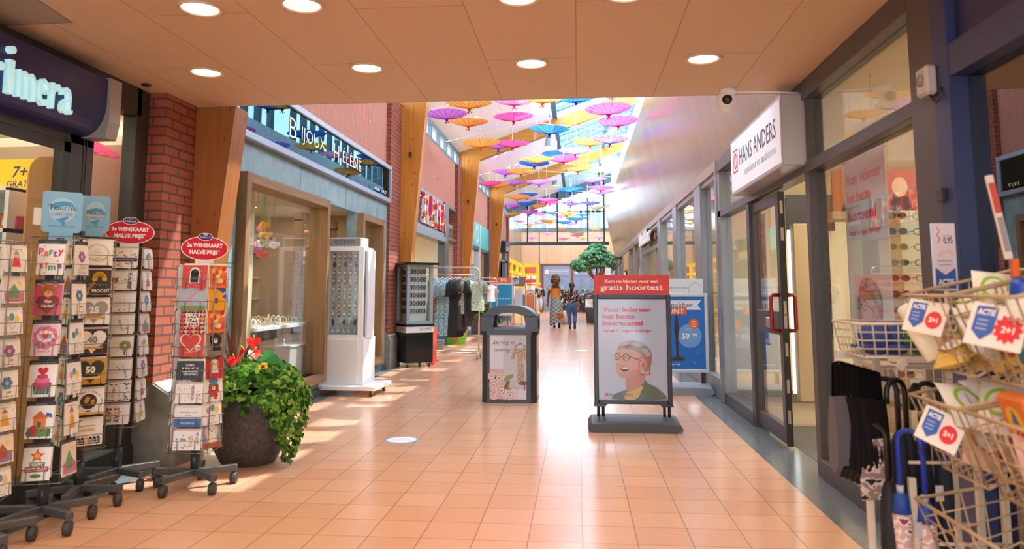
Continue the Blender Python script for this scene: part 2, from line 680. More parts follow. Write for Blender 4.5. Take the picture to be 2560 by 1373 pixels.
# ---- soffit
b = MB(); b.box(-3.5, 1.9, -3.4, YE, ZC, ZC + 0.3, Mceil)
b.box(-3.5, 1.9, YE - 0.012, YE + 0.004, ZC - 0.004, ZC + 0.05, mat('#c9b8a6', 0.5)); struct('ceiling', b)
b = MB(); b.box(-7, 7, YE - 0.3, YE, ZC + 0.3, 7.6, Mwhite); struct('wall_over_soffit', b)  # unseen wall, added to block the sky above the soffit
b = MB(); b.page((-3.30, 4.05, ZC - 0.001), (1, 0, 0), (0, -1, 0))
b.poly([(-0.08, 0.15), (0.40, 0.165), (0.49, 0.8), (-0.08, 0.8)], mat('#a99a8b', 0.6), 1)
b.line([(-0.08, 0.15), (0.41, 0.165)], 0.006, mat('#6d5a48'), 2); b.line([(0.40, 0.155), (0.49, 0.8)], 0.005, mat('#6d5a48'), 2)
obj('ceiling_hatch', b, kind='structure')
b = MB(); b.lathe([(0.0, -0.001), (0.034, -0.001), (0.036, -0.006), (0.028, -0.012), (0.0, -0.012)], Mdark2, (-3.22, 5.16, ZC)); obj('ceiling_hole', b, kind='structure')

# ---- left side: pilasters, columns, upper brick wall
def pilaster(y0, y1, x0, x1, z0, z1, name):
    b = MB()
    b.box(x0, x1, y0, y1, z0, z1, Mbrick_y)
    # side faces carry the side-mapped brick
    n = len(b.f)
    k = b.mid(Mbrick_x)
    for i in (4, 5):
        b.mi[n - 6 + i] = k
    struct(name, b)
pilaster(5.4, YE + 0.05, -3.42, -3.19, 0.55, ZC, 'pillar')
for i, y in enumerate([12.24, 19.32, 26.42, 33.5]):
    pilaster(y, y + 0.80, -3.6, -3.17, 0.55, 4.65, 'pillar')
for i, y in enumerate([5.4, 12.24, 19.32, 26.42, 33.5]):
    b = MB()
    x1 = -2.98 if i == 0 else -3.13
    e = YE + 0.35 if i == 0 else y + 0.80
    b.prism([(-3.6, 0), (x1, 0), (x1, 0.47), (-3.19, 0.60), (-3.6, 0.60)], 1, y - 0.004, e, Mconc)
    b.prism([(x1 - 0.01, 0.476), (-3.19, 0.604), (-3.19, 0.61), (x1 - 0.01, 0.485)], 1, y + 0.02, e, mat('#c9cdd0', 0.4))
    struct('pillar_base', b)
def xin(z):
    return -2.70 - 0.087 * (4.9 - z)
for i, y in enumerate(FRAMES):
    b = MB()
    if i == 0:
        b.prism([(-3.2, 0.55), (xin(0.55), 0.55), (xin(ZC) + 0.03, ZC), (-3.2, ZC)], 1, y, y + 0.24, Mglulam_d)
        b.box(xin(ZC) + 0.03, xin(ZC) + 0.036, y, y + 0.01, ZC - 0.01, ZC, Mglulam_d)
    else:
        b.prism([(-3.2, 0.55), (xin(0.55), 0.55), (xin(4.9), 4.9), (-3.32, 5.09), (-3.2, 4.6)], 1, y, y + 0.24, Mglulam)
        b.prism([(xin(4.9), 4.9), (2.35, 4.9 + 0.358 * 5.05), (2.35, 5.09 + 0.343 * 5.67), (-3.32, 5.09)], 1, y, y + 0.24, Mglulam_x)
        b.box(-3.02, -2.98, y - 0.05, y, 3.7, 3.78, Mdark2)
    struct('beam', b)
b = MB()
b.box(-3.6, XL, YE + 0.05, 12.24, 3.35, 4.65, Mbrick_up)
for a, c in ((13.04, 19.32), (20.12, 26.42), (27.22, 33.5)):
    b.box(-3.6, XL, a, c, 3.42, 4.65, Mbrick_up)
struct('wall_left', b)
# clerestory
def window(n, panes, frames, label=None, gm=None, fm=None):
    e = empty('window_%d' % n, kind='structure')
    if label: e['label'] = label
    fb = MB()
    for q in frames:
        fb.box(*q[:6], q[6] if len(q) > 6 else (fm or Mdark), 0.004)
    obj('window_frame', fb, parent=e)
    for q in panes:
        pb = MB(); pb.box(*q, gm or Mglass)
        obj('pane', pb, parent=e)
    return e
k = 20
for a, c in ((6.1, 12.95), (13.2, 20.08), (20.35, 27.18), (27.45, 34.5)):
    fr = [(-3.34, XL, a, c, 4.65, 4.72, Msteel), (-3.34, XL, a, c, 4.99, 5.1, Msteel)]
    m = 7
    for j in range(m + 1):
        yy = a + (c - a) * j / m
        fr.append((-3.34, XL - 0.002, yy - 0.06, yy + 0.06, 4.72, 4.99, Msteel))
    window(k, [(-3.31, -3.30, a, c, 4.72, 4.99)], fr, gm=Mglass_roof); k += 1

# ---- roof: white boards to the ridge of glass
def slope(x):
    return 5.09 + 0.343 * (x + 3.32)
b = MB(); b.prism([(-3.6, slope(-3.6)), (-0.62, slope(-0.62)), (-0.62, slope(-0.62) + 0.16), (-3.6, slope(-3.6) + 0.16)], 1, YE, YP, Mboard); struct('roof', b)
e = empty('window_30', kind='structure')
b = MB()
for y in [6.35 + 0.82 * i for i in range(31)]:
    if min(abs(y - f - 0.1) for f in FRAMES) < 0.3: continue
    b.prism([(-0.62, slope(-0.62) + 0.02), (2.4, slope(2.4) + 0.02), (2.4, slope(2.4) + 0.14), (-0.62, slope(-0.62) + 0.14)], 1, y - 0.07, y + 0.07, Mbar)
for x in (-0.6, 0.95, 1.75):
    b.box(x - 0.07, x + 0.07, YE, YP, slope(x) - 0.02, slope(x) + 0.12, Mbar)
obj('window_frame', b, parent=e)
b = MB(); b.prism([(-0.62, slope(-0.62) + 0.15), (2.4, slope(2.4) + 0.15), (2.4, slope(2.4) + 0.165), (-0.62, slope(-0.62) + 0.165)], 1, YE, YP, Mglass_roof)
obj('pane', b, parent=e)
b = MB(); b.prism([(-0.55, slope(-0.55) - 0.01), (2.4, slope(2.4) - 0.01), (2.4, slope(2.4) + 0.1), (-0.55, slope(-0.55) + 0.1)], 1, 30.6, YP, mat('#a9d6e6', 0.5)); struct('roof_panel', b)
for y in (24.2, 29.2):
    b = MB(); b.tube([(0.9, y, 6.35), (1.9, y, 7.0)], 0.05, Mwhite2); b.tube([(1.2, y, 6.3), (1.9, y, 6.45)], 0.04, Mwhite2); struct('roof_strut', b)
# ---- right side upper: cladding leaning in, white upstand over it
b = MB(); b.prism([(1.70, 2.80), (1.27, 4.86), (1.30, 4.88), (1.86, 2.88), (1.86, 2.80)], 1, YE, 34.5, Mclad); struct('wall_right', b)
b = MB(); b.prism([(1.27, 4.865), (1.27, 5.32), (1.40, 5.34), (1.40, 4.90)], 1, YE, 34.5, mat('#ffffff', 0.6)); struct('trim_3', b)
fr = [(1.90, 2.04, 6.3 + 0.8 * i - 0.09, 6.3 + 0.8 * i + 0.09, 5.3, 6.85, Msteel) for i in range(36) if min(abs(6.3 + 0.8 * i - f - 0.1) for f in FRAMES) > 0.3]
window(33, [(1.96, 1.97, YE, YP, 5.3, 6.85)], fr + [(1.90, 2.04, YE, YP, 5.2, 5.34, Msteel)], gm=Mglass_roof)
b = MB(); b.box(2.35, 2.6, YE, YP, 2.9, 5.3, Mwhite); b.box(1.86, 2.6, YE, YP, 2.8, 2.9, Mwhite); struct('wall_right_upper', b)

# ---- far end: screen of glass on a steel beam
b = MB(); b.box(-3.35, 1.45, YP, YP + 0.3, 3.40, 3.55, Msteel, 0.01); b.box(-3.35, 1.45, YP - 0.03, YP, 3.47, 3.50, Msteel); struct('beam', b)
fr = [(-3.33 + 0.0, -3.27, YP, YP + 0.08, 3.55, 5.1)]
xs = [(1319 - 1446) * YP / 1850 + 0.02, (1395 - 1446) * YP / 1850, (1471 - 1446) * YP / 1850, 1.22]
for x in xs:
    fr.append((x - 0.03, x + 0.03, YP, YP + 0.08, 3.55, slope(x), Mdark2))
e = window(31, [(-3.3, 1.25, YP + 0.03, YP + 0.04, 3.55, 4.9)], fr, gm=Mglass_roof)
b = MB(); b.prism([(-3.35, slope(-3.35) - 0.42), (1.6, slope(1.6) - 0.42), (1.6, slope(1.6)), (-3.35, slope(-3.35))], 1, YP, YP + 0.2, Msteel); obj('top_band', b, parent=e)
# far hall
b = MB(); b.box(-2.45, 6, YF, YF + 0.2, 2.9, 5.05, Mclad_end); b.box(-4.2, -2.4, YF, YF + 0.2, 2.95, 5.05, Mclad_end)
b.box(-3.8, -3.56, YP, YF, 2.95, 5.0, Mclad); struct('wall_far', b)
b = MB(); b.box(3.5, 3.7, YP, YF, 0, 5.05, Mclad); struct('wall_far_right', b)
xs = [(u - 1446) * YF / 1850 for u in (1288, 1297, 1326, 1341, 1361, 1394, 1424, 1455, 1471, 1485, 1497, 1512)]
fr = [(x - (0.10 if i % 2 else 0.16), x + (0.10 if i % 2 else 0.16), YF, YF + 0.2, 5.05, 9.4, mat('#9fbcc4', 0.5)) for i, x in enumerate(xs)]  # uprights paler than the other steel: flare put into the colour
fr += [(-4.4, 4, YF, YF + 0.18, z - 0.06, z + 0.06, Msteel) for z in (5.1, 6.22, 7.75, 9.3)]
fr[-4] = (-4.4, 4, YF - 0.1, YF + 0.18, 4.98, 5.2, Msteel)
window(32, [(-4.4, 4, YF + 0.1, YF + 0.11, 5.1, 9.4)], fr, gm=Mglass_roof)
b = MB(); b.prism([(0, 5.05), (7.5, 5.05), (0, 6.3)], 0, -4.4, -3.9, Mwhite)
b.v = [(x, YF - 12 + y, z) for x, y, z in b.v]; struct('wall_far_left', b)
b = MB(); b.box(-4.2, 3.7, YP + 0.2, YF + 0.2, 9.4, 9.6, Mwhite); struct('ceiling_far', b)  # unseen roof slab, added to cut the daylight in the far hall
b = MB(); b.box(-4.25, -4.15, YP, YF, 5.0, 9.4, Mwhite); b.box(3.5, 3.7, YP, YF, 5.05, 9.4, Mwhite); struct('wall_far_sides', b)
b = MB(); b.box(-7, 6.5, -9.3, -9.0, 0, 6.4, mat('#bcc6d2', 0.7)); struct('wall_behind', b)  # unseen wall, added to soften the daylight fill from behind the viewpoint
# ================================================================== SHOPS ON THE LEFT
def room(name, x0, x1, y0, y1, h, wall, floor, ceil, open_side='x1', h0=0.0):
    """shop interior: far walls, floor and ceiling; the side to the passage stays open"""
    t = 0.08
    b = MB(); b.box(x0, x1, y0, y1, -0.1 + h0, 0.0 + h0 - 0.002, floor); struct('floor_' + name, b)
    b = MB(); b.box(x0, x1, y0, y1, h, h + 0.1, ceil); struct('ceiling_' + name, b)
    b = MB()
    if open_side != 'x0': b.box(x0 - t, x0, y0 - t, y1 + t, 0, h, wall)
    if open_side != 'x1': b.box(x1, x1 + t, y0 - t, y1 + t, 0, h, wall)
    b.box(x0, x1, y0 - t, y0, 0, h, wall); b.box(x0, x1, y1, y1 + t, 0, h, wall)
    struct('wall_' + name, b)

def lamp(loc, e, color=(1, 0.82, 0.58), size=1.2, sizey=None, rot=(0, 0, 0)):
    d = light('shop_light', 'AREA', loc, e, color, rot, size=size)
    if sizey:
        d.data.shape = 'RECTANGLE'; d.data.size_y = sizey
    return d

def downlight(loc, r=0.05, label=None, group=None, m=None, name='downlight'):
    b = MB()
    b.lathe([(r, 0), (r * 1.25, 0), (r * 1.25, -0.006), (r * 1.05, -0.008), (r, -0.004)], Mwhite2, n=16)
    o = empty(name, loc, label=label, cat='ceiling light', group=group)
    obj('trim_ring', b, parent=o)
    b = MB(); b.lathe([(r, -0.003), (0.001, -0.003)], m or Mlamp, n=16); obj('lamp_lens', b, parent=o)
    return o

# ---------- stationer (near left)
XP = -3.37
room('stationer', -6.6, XP - 0.06, -4.9, 7.5, 2.78, Mcream, Mwoodfloor, Mwhite)
b = MB(); b.box(-3.6, -3.42, 5.5, 7.5, 0, 2.78, Mcream); struct('wall_stationer_end', b)
lamp((-4.6, 4.6, 2.72), 46, (1, 0.86, 0.62), 1.6, 4.5)
fr = [(-3.44, -3.33, 4.52, 4.77, 0.1, 2.36), (-3.44, -3.33, 5.24, 5.41, 0.0, ZC), (-3.44, -3.33, -4.9, 4.77, 2.27, 2.44),
      (-3.44, -3.33, 4.77, 5.3, 2.62, ZC), (-3.44, -3.33, -4.9, 4.77, 2.44, ZC), (-3.46, -3.31, -4.9, 5.4, 0, 0.16), (-3.44, -3.33, 2.9, 3.05, 0.1, 2.4)]
fb = window(1, [(-3.39, -3.382, -4.9, 4.55, 0.16, 2.3), (-3.39, -3.382, 4.75, 5.28, 0.16, 2.66)], fr)
b = MB(); b.box(-3.335, -3.325, 4.47, 4.53, 0.1, 2.3, Mdark2); b.box(-3.335, -3.325, -4.9, 4.53, 2.20, 2.27, Mdark2)
b.box(-3.333, -3.326, 4.66, 4.668, 0.1, 2.34, Mdark2); b.box(-3.333, -3.326, 4.69, 4.695, 0.1, 2.36, Mdark2); obj('rebate', b, parent=fb)
# fascia sign
e = empty('fascia_sign', (-3.33, 2.6, 2.33), label='navy blue fascia sign with glowing white lettering under the ceiling', cat='shop sign')
b = MB()
pr_ = [(0, 0)] + [(0.168 * math.sin(t * PI / 20), 0.26 - 0.26 * math.cos(t * PI / 20) ** 0.8 - 0.004) for t in range(0, 11)] + [(0.168, 0.39), (0, 0.39)]
b.prism(pr_, 1, -4.5, 2.03, mat('#23265c', 0.35)); obj('sign_box', b, parent=e)
b = MB(); b.prism([(0, -0.01), (0.17, -0.01), (0.19, 0.10), (0.19, 0.40), (0, 0.40)], 1, 2.03, 2.15, mat('#a3a09c', 0.4, 0.3)); obj('end_cap', b, parent=e)
Mneon = mat('#b5e2e6', 0.4, emit=0.4)
for s, yc, w in (('r', 1.057, 0.075), ('i', 1.147, 0.045), ('m', 1.268, 0.132), ('e', 1.402, 0.088), ('r', 1.508, 0.072), ('a', 1.608, 0.095)):
    b = MB(); b.page((0.168, yc, 0.055), (0, 1, 0), (0, 0, 1))
    b.text(s, 0, 0, 0.30 if s == 'i' else 0.245, Mneon, 0, bold=0.0, w=w, ext=0.035); obj('sign_letter', b, parent=e)
# things behind the glass
o = empty('wall_poster', (-4.81, 5.34, 2.05), label='blue and yellow 7+1 GRATIS poster seen through the shop window', cat='poster')
b = MB(); b.page((0, 0, 0), (1, 0, 0), (0, 0, 1)); b.box(0, 1.35, 0.003, 0.03, 0, 0.42, mat('#3b3a78')); obj('poster_board', b, parent=o)
b = MB(); b.page((0, 0, 0), (1, 0, 0), (0, 0, 1))
b.poly([(0.42, 0), (0.36, 0.12), (0.37, 0.27), (0.45, 0.42), (1.25, 0.42), (1.25, 0)], mat('#f0c21c'), 1)
b.text('7+1', 0.78, 0.20, 0.13, mat('#33306a'), 2, bold=0.02, shear=0.15); b.text('GRATIS', 0.76, 0.08, 0.075, mat('#33306a'), 2, bold=0.015, shear=0.15)
obj('poster_print', b, parent=o); o.scale = (0.64, 0.64, 0.64)
o = empty('display_shelf', (-6.14, 5.32, 0), label='white shelving below the yellow poster inside the shop', cat='shelving')
b = MB()
for z in (0.9, 1.35, 1.72, 2.03):
    b.box(0, 2.0, -0.3, 0.25, z, z + 0.03, Mwhite2)
b.box(0, 2.0, 0.22, 0.25, 0.0, 2.05, Mwhite2); b.box(0, 0.03, -0.3, 0.25, 0, 2.05, Mwhite2); b.box(1.97, 2.0, -0.3, 0.25, 0, 2.05, Mwhite2); obj('shelf_unit', b, parent=o)
cols = ['#5b8fb8', '#e8c81e', '#7b5aa0', '#d9dfe6', '#c94f5d', '#88b7a0', '#e9e2d2', '#4f6fae']
for i in range(10):
    for z, nm, wds in ((1.75, 'boxed_gift', 'boxed gift'), (1.38, 'paper_pack', 'paper pack')):
        b = MB(); h = 0.10 + 0.11 * ((i * 7 + int(z * 10)) % 4) / 4
        b.box(-0.065, 0.065, -0.06, 0.06, 0, h, mat(cols[(i * 3 + int(z * 10)) % 8]), 0.006); b.page((0, -0.0605, 0), (1, 0, 0), (0, 0, 1)); b.rect(-0.05, h * 0.3, 0.1, h * 0.4, mat(cols[(i + 5) % 8]), 1)
        obj(nm, b, (-5.86 + 0.185 * i, 5.16, z), label='small %s on the %s white shop shelf, %s along' % (wds, 'top' if z > 1.6 else 'lower', ORD[i]), cat='box', group='gifts on the shop shelves')
o = empty('cardboard_display', (-3.98, 5.0, 0), label='brown board display stand with a rounded top corner behind the window', cat='display stand')
b = MB(); P = [(0, 0), (0.26, 0), (0.26, 2.25), (0.2, 2.27), (0.1, 2.27)] + [(0.1 - 0.1 * math.sin(t * PI / 12), 2.17 + 0.1 * math.cos(t * PI / 12)) for t in range(1, 7)]
b.prism(P, 1, 0, 0.26, mat('#b07a40', 0.7, noise=0.05)); obj('board', b, parent=o)
b = MB(); b.box(-0.012, 0.0, 0.0, 0.26, 0, 2.16, mat('#d9a457')); obj('edge_strip', b, parent=o)

# ---------- jeweller
room('jeweller', -6.9, -3.30, 6.1, 12.2, 2.56, mat('#a88f78', 0.6), Mwoodfloor, mat('#d9cfc0', 0.6))
lamp((-4.3, 8.0, 2.5), 26, (1, 0.84, 0.60), 1.0, 2.2); lamp((-4.6, 11.0, 2.5), 16, (1, 0.82, 0.56), 1.0, 1.6); lamp((-6.0, 9, 2.5), 16, (1, 0.78, 0.46), 1.0, 4)
b = MB()
for y0, y1, z0, z1 in ((5.9, 6.77, 0, 2.78), (6.77, 9.07, 0, 0.28), (6.77, 11.74, 2.43, 2.78), (9.07, 9.12, 0, 2.43), (10.5, 10.6, 0, 2.43), (10.6, 11.74, 0, 0.24), (11.74, 12.24, 0, 2.78)):
    b.box(-3.36, -3.22, y0, y1, z0, z1, Mslate)
for y in (6.6, 8.3, 10.0, 11.6): b.box(-3.221, -3.2185, y, y + 0.006, 2.45, 2.78, mat('#46585c'))
b.box(-3.221, -3.2185, 5.9, 6.76, 1.55, 1.556, mat('#46585c')); b.box(-3.221, -3.2185, 11.76, 12.24, 1.3, 1.306, mat('#46585c'))
b.box(-3.34, -3.19, 5.9, 12.24, 0, 0.10, mat('#3e4a4e', 0.4)); struct('wall_jeweller_front', b)
def oakwin(n, y0, y1, z0, z1, label):
    xo, xi, t = -3.12, -3.36, 0.10
    fr = [(xi, xo, y0, y0 + t, z0, z1, Moak), (xi, xo, y1 - t, y1, z0, z1, Moak), (xi, xo, y0 + t, y1 - t, z1 - t, z1, Moak_y), (xi, xo, y0 + t, y1 - t, z0, z0 + t, Moak_y)]
    return window(n, [(-3.27, -3.262, y0 + t, y1 - t, z0 + t, z1 - t)], fr)
oakwin(2, 6.71, 9.10, 0.18, 2.43, None)
oakwin(3, 10.54, 11.78, 0.16, 2.43, None)
e = empty('door_1', (-3.6, 9.1, 0), kind='structure')
b = MB(); b.box(0, 0.1, 0.02, 1.42, 2.18, 2.30, Moak_y); b.box(0, 0.1, 0.02, 0.10, 0, 2.2, Moak); b.box(0, 0.1, 1.34, 1.42, 0, 2.2, Moak); obj('door_frame', b, parent=e)
b = MB(); b.box(0.04, 0.05, 0.10, 1.34, 0.02, 2.18, Mglass); obj('pane', b, parent=e)
# fascia with mirror-like dark glass
e = empty('fascia_sign', (-3.25, 6.1, 2.76), label='long dark glass fascia sign with thin gold lettering in a pale metal frame', cat='shop sign')
L = 6.12; H_ = 0.635; MF = mat('#a3b0c4', 0.35, 0.25)
b = MB(); b.box(0, 0.11, 0, L, 0, 0.075, MF, 0.008); b.box(0, 0.11, 0, L, H_ - 0.075, H_, MF, 0.008); b.box(0, 0.11, L - 0.075, L, 0.075, H_ - 0.075, MF, 0.008); b.box(0, 0.11, 0, 0.075, 0.075, H_ - 0.075, MF, 0.008)
obj('sign_frame', b, parent=e)
b = MB(); b.box(0.0, 0.07, 0.07, L - 0.07, 0.07, H_ - 0.07, mat('#39332f', 0.4)); obj('backing', b, parent=e)
b = MB(); b.box(0.074, 0.08, 0.07, L - 0.07, 0.07, H_ - 0.07, Mmirror); obj('sign_glass', b, parent=e)
MG = mat('#f0e2b0', 0.4, emit=0.35)
b = MB(); b.page((0.083, 0, 0.27), (0, 1, 0), (0, 0, 1))
def smallcaps(first, rest, x0, w):
    b.text(first, x0, -0.04, 0.24, MG, 1, 'l', bold=-0.012, w=0.2)
    b.text(rest, x0 + 0.36, 0.0, 0.165, MG, 1, 'l', bold=-0.012, w=w)
smallcaps('B', 'IJOUX', 1.70, 0.80); smallcaps('H', '\u00c9L\u00c8NE', 3.20, 0.86)
b.text('sinds  1977', 5.52, -0.15, 0.055, MG, 1, 'c', bold=0.006, w=0.72); obj('lettering', b, parent=e)
# window display
o = empty('display_table', (-3.95, 8.55, 0), label='white display table full of rings in the jeweller window', cat='display table')
b = MB(); b.box(-0.35, 0.55, -0.95, 0.75, 0.86, 0.90, Mwhite2, 0.005); obj('tabletop', b, parent=o)
b = MB(); b.box(-0.35, 0.2, -0.9, 0.68, 0.70, 0.86, mat('#55504c')); obj('drawer_box', b, parent=o)
for sx in (-0.3, 0.45):
    for sy in (-0.85, 0.62):
        b = MB(); b.box(sx - 0.02, sx + 0.02, sy - 0.02, sy + 0.02, 0, 0.66, Mwhite2); obj('leg', b, parent=o)
o = empty('display_plinth', (-3.60, 8.9, 0), label='low white plinth with watches behind the jeweller window', cat='plinth')
b = MB(); b.box(-0.1, 0.2, -0.3, 0.3, 0, 0.63, mat('#cfcac2', 0.5), 0.01); obj('plinth_body', b, parent=o)
b = MB(); b.box(-0.12, 0.22, -0.32, 0.32, 0.63, 0.65, Mwhite2); obj('plinth_top', b, parent=o)
Msil = mat('#d9d9d6', 0.2, 0.7); Mgold = mat('#d6a13c', 0.25, 0.8); Macr = mat('#eef3f4', 0.15)
def bangle(loc, r, m, lab):
    b = MB()
    b.box(-0.022, 0.022, -0.022, 0.022, 0, 0.012, Macr, 0.003)
    b.tube([(r * math.cos(t * PI / 7), 0, 0.012 + r + r * math.sin(t * PI / 7)) for t in range(14)], 0.006, m, 6, closed=True)
    b.ell((0, 0, 0.012 + 2 * r + 0.004), 0.009, m, 6, 4)
    obj('bangle', b, loc, random.uniform(0, 3), label=lab, cat='jewellery', group='bangles in the jeweller window')
n = 0
for i in range(9):
    for j in range(5):
        y = 7.68 + 0.17 * i; z = 0.90 + (0.07 if j == 0 else 0) + (0.09 if (i < 4 and j in (0, 1)) else 0)
        if z > 0.95:
            pass
        bangle((-3.47 - 0.13 * j, y, 0.90), (0.024, 0.032, 0.04)[(i + 2 * j) % 3], (Msil, Msil, Mgold, Macr)[(i * 3 + j) % 4],
               'shiny ring stand on the white jeweller table, row %d from the glass, %s along' % (j + 1, ORD[i]))
for i in range(8):
    bangle((-3.50 - 0.12 * (i % 2), 8.67 + 0.15 * (i // 2), 0.65), 0.03, (Msil, Mgold)[i % 2], 'small bangle on the low plinth in the jeweller window, %s of eight' % ORD[i])
def hanging_flowers(loc, lab, seed, zc):
    rnd = random.Random(seed)
    o = empty('hanging_flowers', loc, label=lab, cat='flowers')
    Mst = mat('#6d7a35', 0.7)
    st = MB(); lf = MB()
    for i in range(14):
        x, y = rnd.uniform(-0.2, 0.2), rnd.uniform(-0.38, 0.38)
        z1 = rnd.uniform(-0.12, 0.25)
        st.tube([(x * 0.9, y * 0.95, zc), (x * 0.95, y, z1 + 0.3), (x, y, z1 + 0.03)], 0.005, Mst, 5)
        if i < 8:
            for s in (-1, 1):
                lf.add([(x, y, z1 + 0.24), (x + 0.03, y + s * 0.03, z1 + 0.17), (x, y + s * 0.05, z1 + 0.08), (x - 0.03, y + s * 0.02, z1 + 0.16)], [(0, 1, 2, 3)], sheet_mat('#8fa53e'))
        c = ['#f08a1e', '#e9532a', '#f3a3a0', '#f2e6df', '#f5b02e', '#e06aa0', '#f7f1ea'][i % 7]
        b = MB()
        for k in range(7):
            a = k * 2 * PI / 7
            b.ell((x + 0.035 * math.cos(a), y + 0.035 * math.sin(a), z1 + 0.01 * (k % 2)), (0.035, 0.035, 0.03), mat(c, 0.7), 6, 4)
        b.ell((x, y, z1 - 0.012), 0.03, mat(c, 0.7), 6, 4)
        obj('blossom', b, parent=o)
    obj('stem', st, parent=o); obj('leaf', lf, parent=o)
hanging_flowers((-3.62, 8.05, 1.80), 'orange and pink flowers hanging upside down in the large jeweller window', 3, 0.70)
hanging_flowers((-4.2, 11.6, 2.0), 'pink and red flowers hanging upside down inside the jeweller doorway', 5, 0.5)
for i, (x, y, r) in enumerate(((-3.75, 7.6, 0.05), (-3.9, 8.1, 0.04), (-3.8, 8.9, 0.04), (-3.7, 9.3, 0.07), (-3.8, 9.75, 0.04), (-4.9, 10.8, 0.04), (-4.5, 8.0, 0.04))):
    downlight((x, y, 2.558), r, 'small recessed spotlight in the jeweller ceiling, %s from the window corner' % ORD[i], 'jeweller spotlights')
# lit wall cabinets
for i, (x, y) in enumerate(((-6.3, 8.2), (-6.3, 10.0), (-5.6, 11.9))):
    o = empty('display_cabinet', (x, y, 0), label='glowing gold display cabinet at the back of the jeweller shop, %s one' % ORD[i], cat='cabinet')
    b = MB(); b.box(-0.3, 0.25, -0.5, 0.5, 0, 0.8, mat('#5b3d2a')); b.box(-0.3, -0.27, -0.5, 0.5, 0.8, 1.9, mat('#c79a46', 0.5)); b.box(-0.3, 0.25, -0.5, 0.5, 1.9, 2.0, mat('#5b3d2a')); obj('cabinet_body', b, parent=o)
    for s in (-0.48, 0.46):
        b = MB(); b.box(-0.26, -0.24, s, s + 0.02, 0.85, 1.88, mat('#ffd98a', emit=4)); obj('light_strip', b, parent=o)
    for z in (1.15, 1.5):
        b = MB(); b.box(-0.27, 0.22, -0.46, 0.46, z, z + 0.015, mat('#e8d8b0')); obj('shelf', b, parent=o)

# ---------- department store with the patterned letters
room('store', -9.5, -3.3, 13.1, 19.3, 2.9, mat('#efe3cc', 0.7), Mwoodfloor, mat('#efe9dc', 0.7))
lamp((-5.4, 15.6, 2.85), 130, (1, 0.92, 0.76), 3.0, 4.0)
fr = [(-3.34, -3.22, 13.04, 17.75, 3.34, 3.42, Malu), (-3.36, -3.2, 13.04, 17.75, 2.56, 2.66, Malu), (-3.40, -3.16, 13.04, 17.6, 2.44, 2.56, mat('#7d8790', 0.35, 0.4)),
      (-3.36, -3.19, 17.55, 18.1, 0, 3.42, mat('#454c50', 0.4)), (-3.36, -3.2, 13.04, 13.3, 0, 2.6, mat('#454c50', 0.4)), (-3.34, -3.22, 18.1, 19.32, 2.55, 2.63, Mgrey), (-3.34, -3.22, 18.1, 19.32, 3.36, 3.42, Mgrey)]
window(4, [(-3.30, -3.29, 13.1, 17.6, 2.66, 3.36), (-3.30, -3.29, 18.1, 19.3, 0.1, 2.55), (-3.30, -3.29, 18.1, 19.3, 2.63, 3.36)], fr, gm=Mglass)
b = MB(); b.box(-3.6, -3.40, 13.1, 19.3, 2.64, 3.4, mat('#8b9aa3', 0.5)); struct('wall_store_fascia', b)
Mhem = print_mat('letter_pattern', ['#f7f3ee', '#f0603a', '#e0408a'], (6, 6, 6), 0.5)
o = empty('fascia_letters', (-3.2, 14.9, 2.70), label='big pink and orange patterned letters over the store entrance', cat='shop sign')
for s, y, w in (('H', 0.22, 0.40), ('E', 0.90, 0.34), ('M', 1.56, 0.44), ('A', 2.26, 0.40)):
    b = MB(); b.page((0, y, 0), (0, 1, 0), (0, 0, 1)); b.text(s, 0, 0, 0.62, Mhem, 0, bold=0.02, w=w, ext=0.07); obj('sign_letter', b, parent=o)
    b = MB(); b.page((-0.005, y, 0), (0, 1, 0), (0, 0, 1)); b.text(s, 0, 0, 0.62, Mdark2, 0, bold=0.035, w=w, ext=0.004); obj('letter_back', b, parent=o)
o = empty('store_counter', (-4.9, 17.5, 0), label='light wood shelving block inside the department store entrance', cat='shelving')
b = MB(); b.box(-0.5, 0.5, -1.2, 1.2, 0, 1.95, mat('#c9b48f', 0.6)); obj('shelf_body', b, parent=o)
b = MB(); b.box(-0.52, 0.52, -1.22, 1.22, 1.95, 2.0, mat('#8d7a5c')); obj('shelf_top', b, parent=o)

# ---------- turquoise shop
room('turquoise', -8, -3.3, 20.15, 26.4, 3.4, mat('#d9dcd6'), Mwoodfloor, Mwhite)
lamp((-5, 23, 3.3), 70, (1, 0.95, 0.85), 2, 3)
o = empty('fascia_sign', (-3.22, 20.2, 2.68), label='turquoise shop fascia with a white floral emblem', cat='shop sign')
Mtur = mat('#22b7b2', 0.4)
b = MB(); b.box(-0.05, 0.03, 0, 3.72, 0, 0.76, Mtur); b.box(-0.05, 0.03, 3.80, 6.2, 0, 0.76, mat('#25b3ab', 0.4)); obj('sign_panel', b, parent=o)
b = MB(); b.page((0.031, 3.1, 0.38), (0, 1, 0), (0, 0, 1))
for k in range(10): b.disc(0.28 * math.cos(k * PI / 5), 0.24 * math.sin(k * PI / 5), 0.1, mat('#d8f2ee'), 1, n=8)
b.ring(0, 0, 0.2, 0.05, Mtur, 2); b.text('ETOS', -1.2, -0.14, 0.3, mat('#d8f2ee'), 1, bold=0.02); obj('emblem', b, parent=o)
fr = [(-3.34, -3.2, 20.12, 20.3, 0, 2.68), (-3.32, -3.18, 23.85, 24.05, 0, 3.44, mat('#c9ced4', 0.4)), (-3.34, -3.2, 26.2, 26.42, 0, 3.42), (-3.34, -3.2, 20.2, 26.3, 2.58, 2.68), (-3.34, -3.2, 20.2, 26.3, 0, 0.12)]
window(5, [(-3.28, -3.27, 20.3, 23.9, 0.1, 2.6), (-3.28, -3.27, 24.0, 26.3, 0.1, 2.6)], fr)
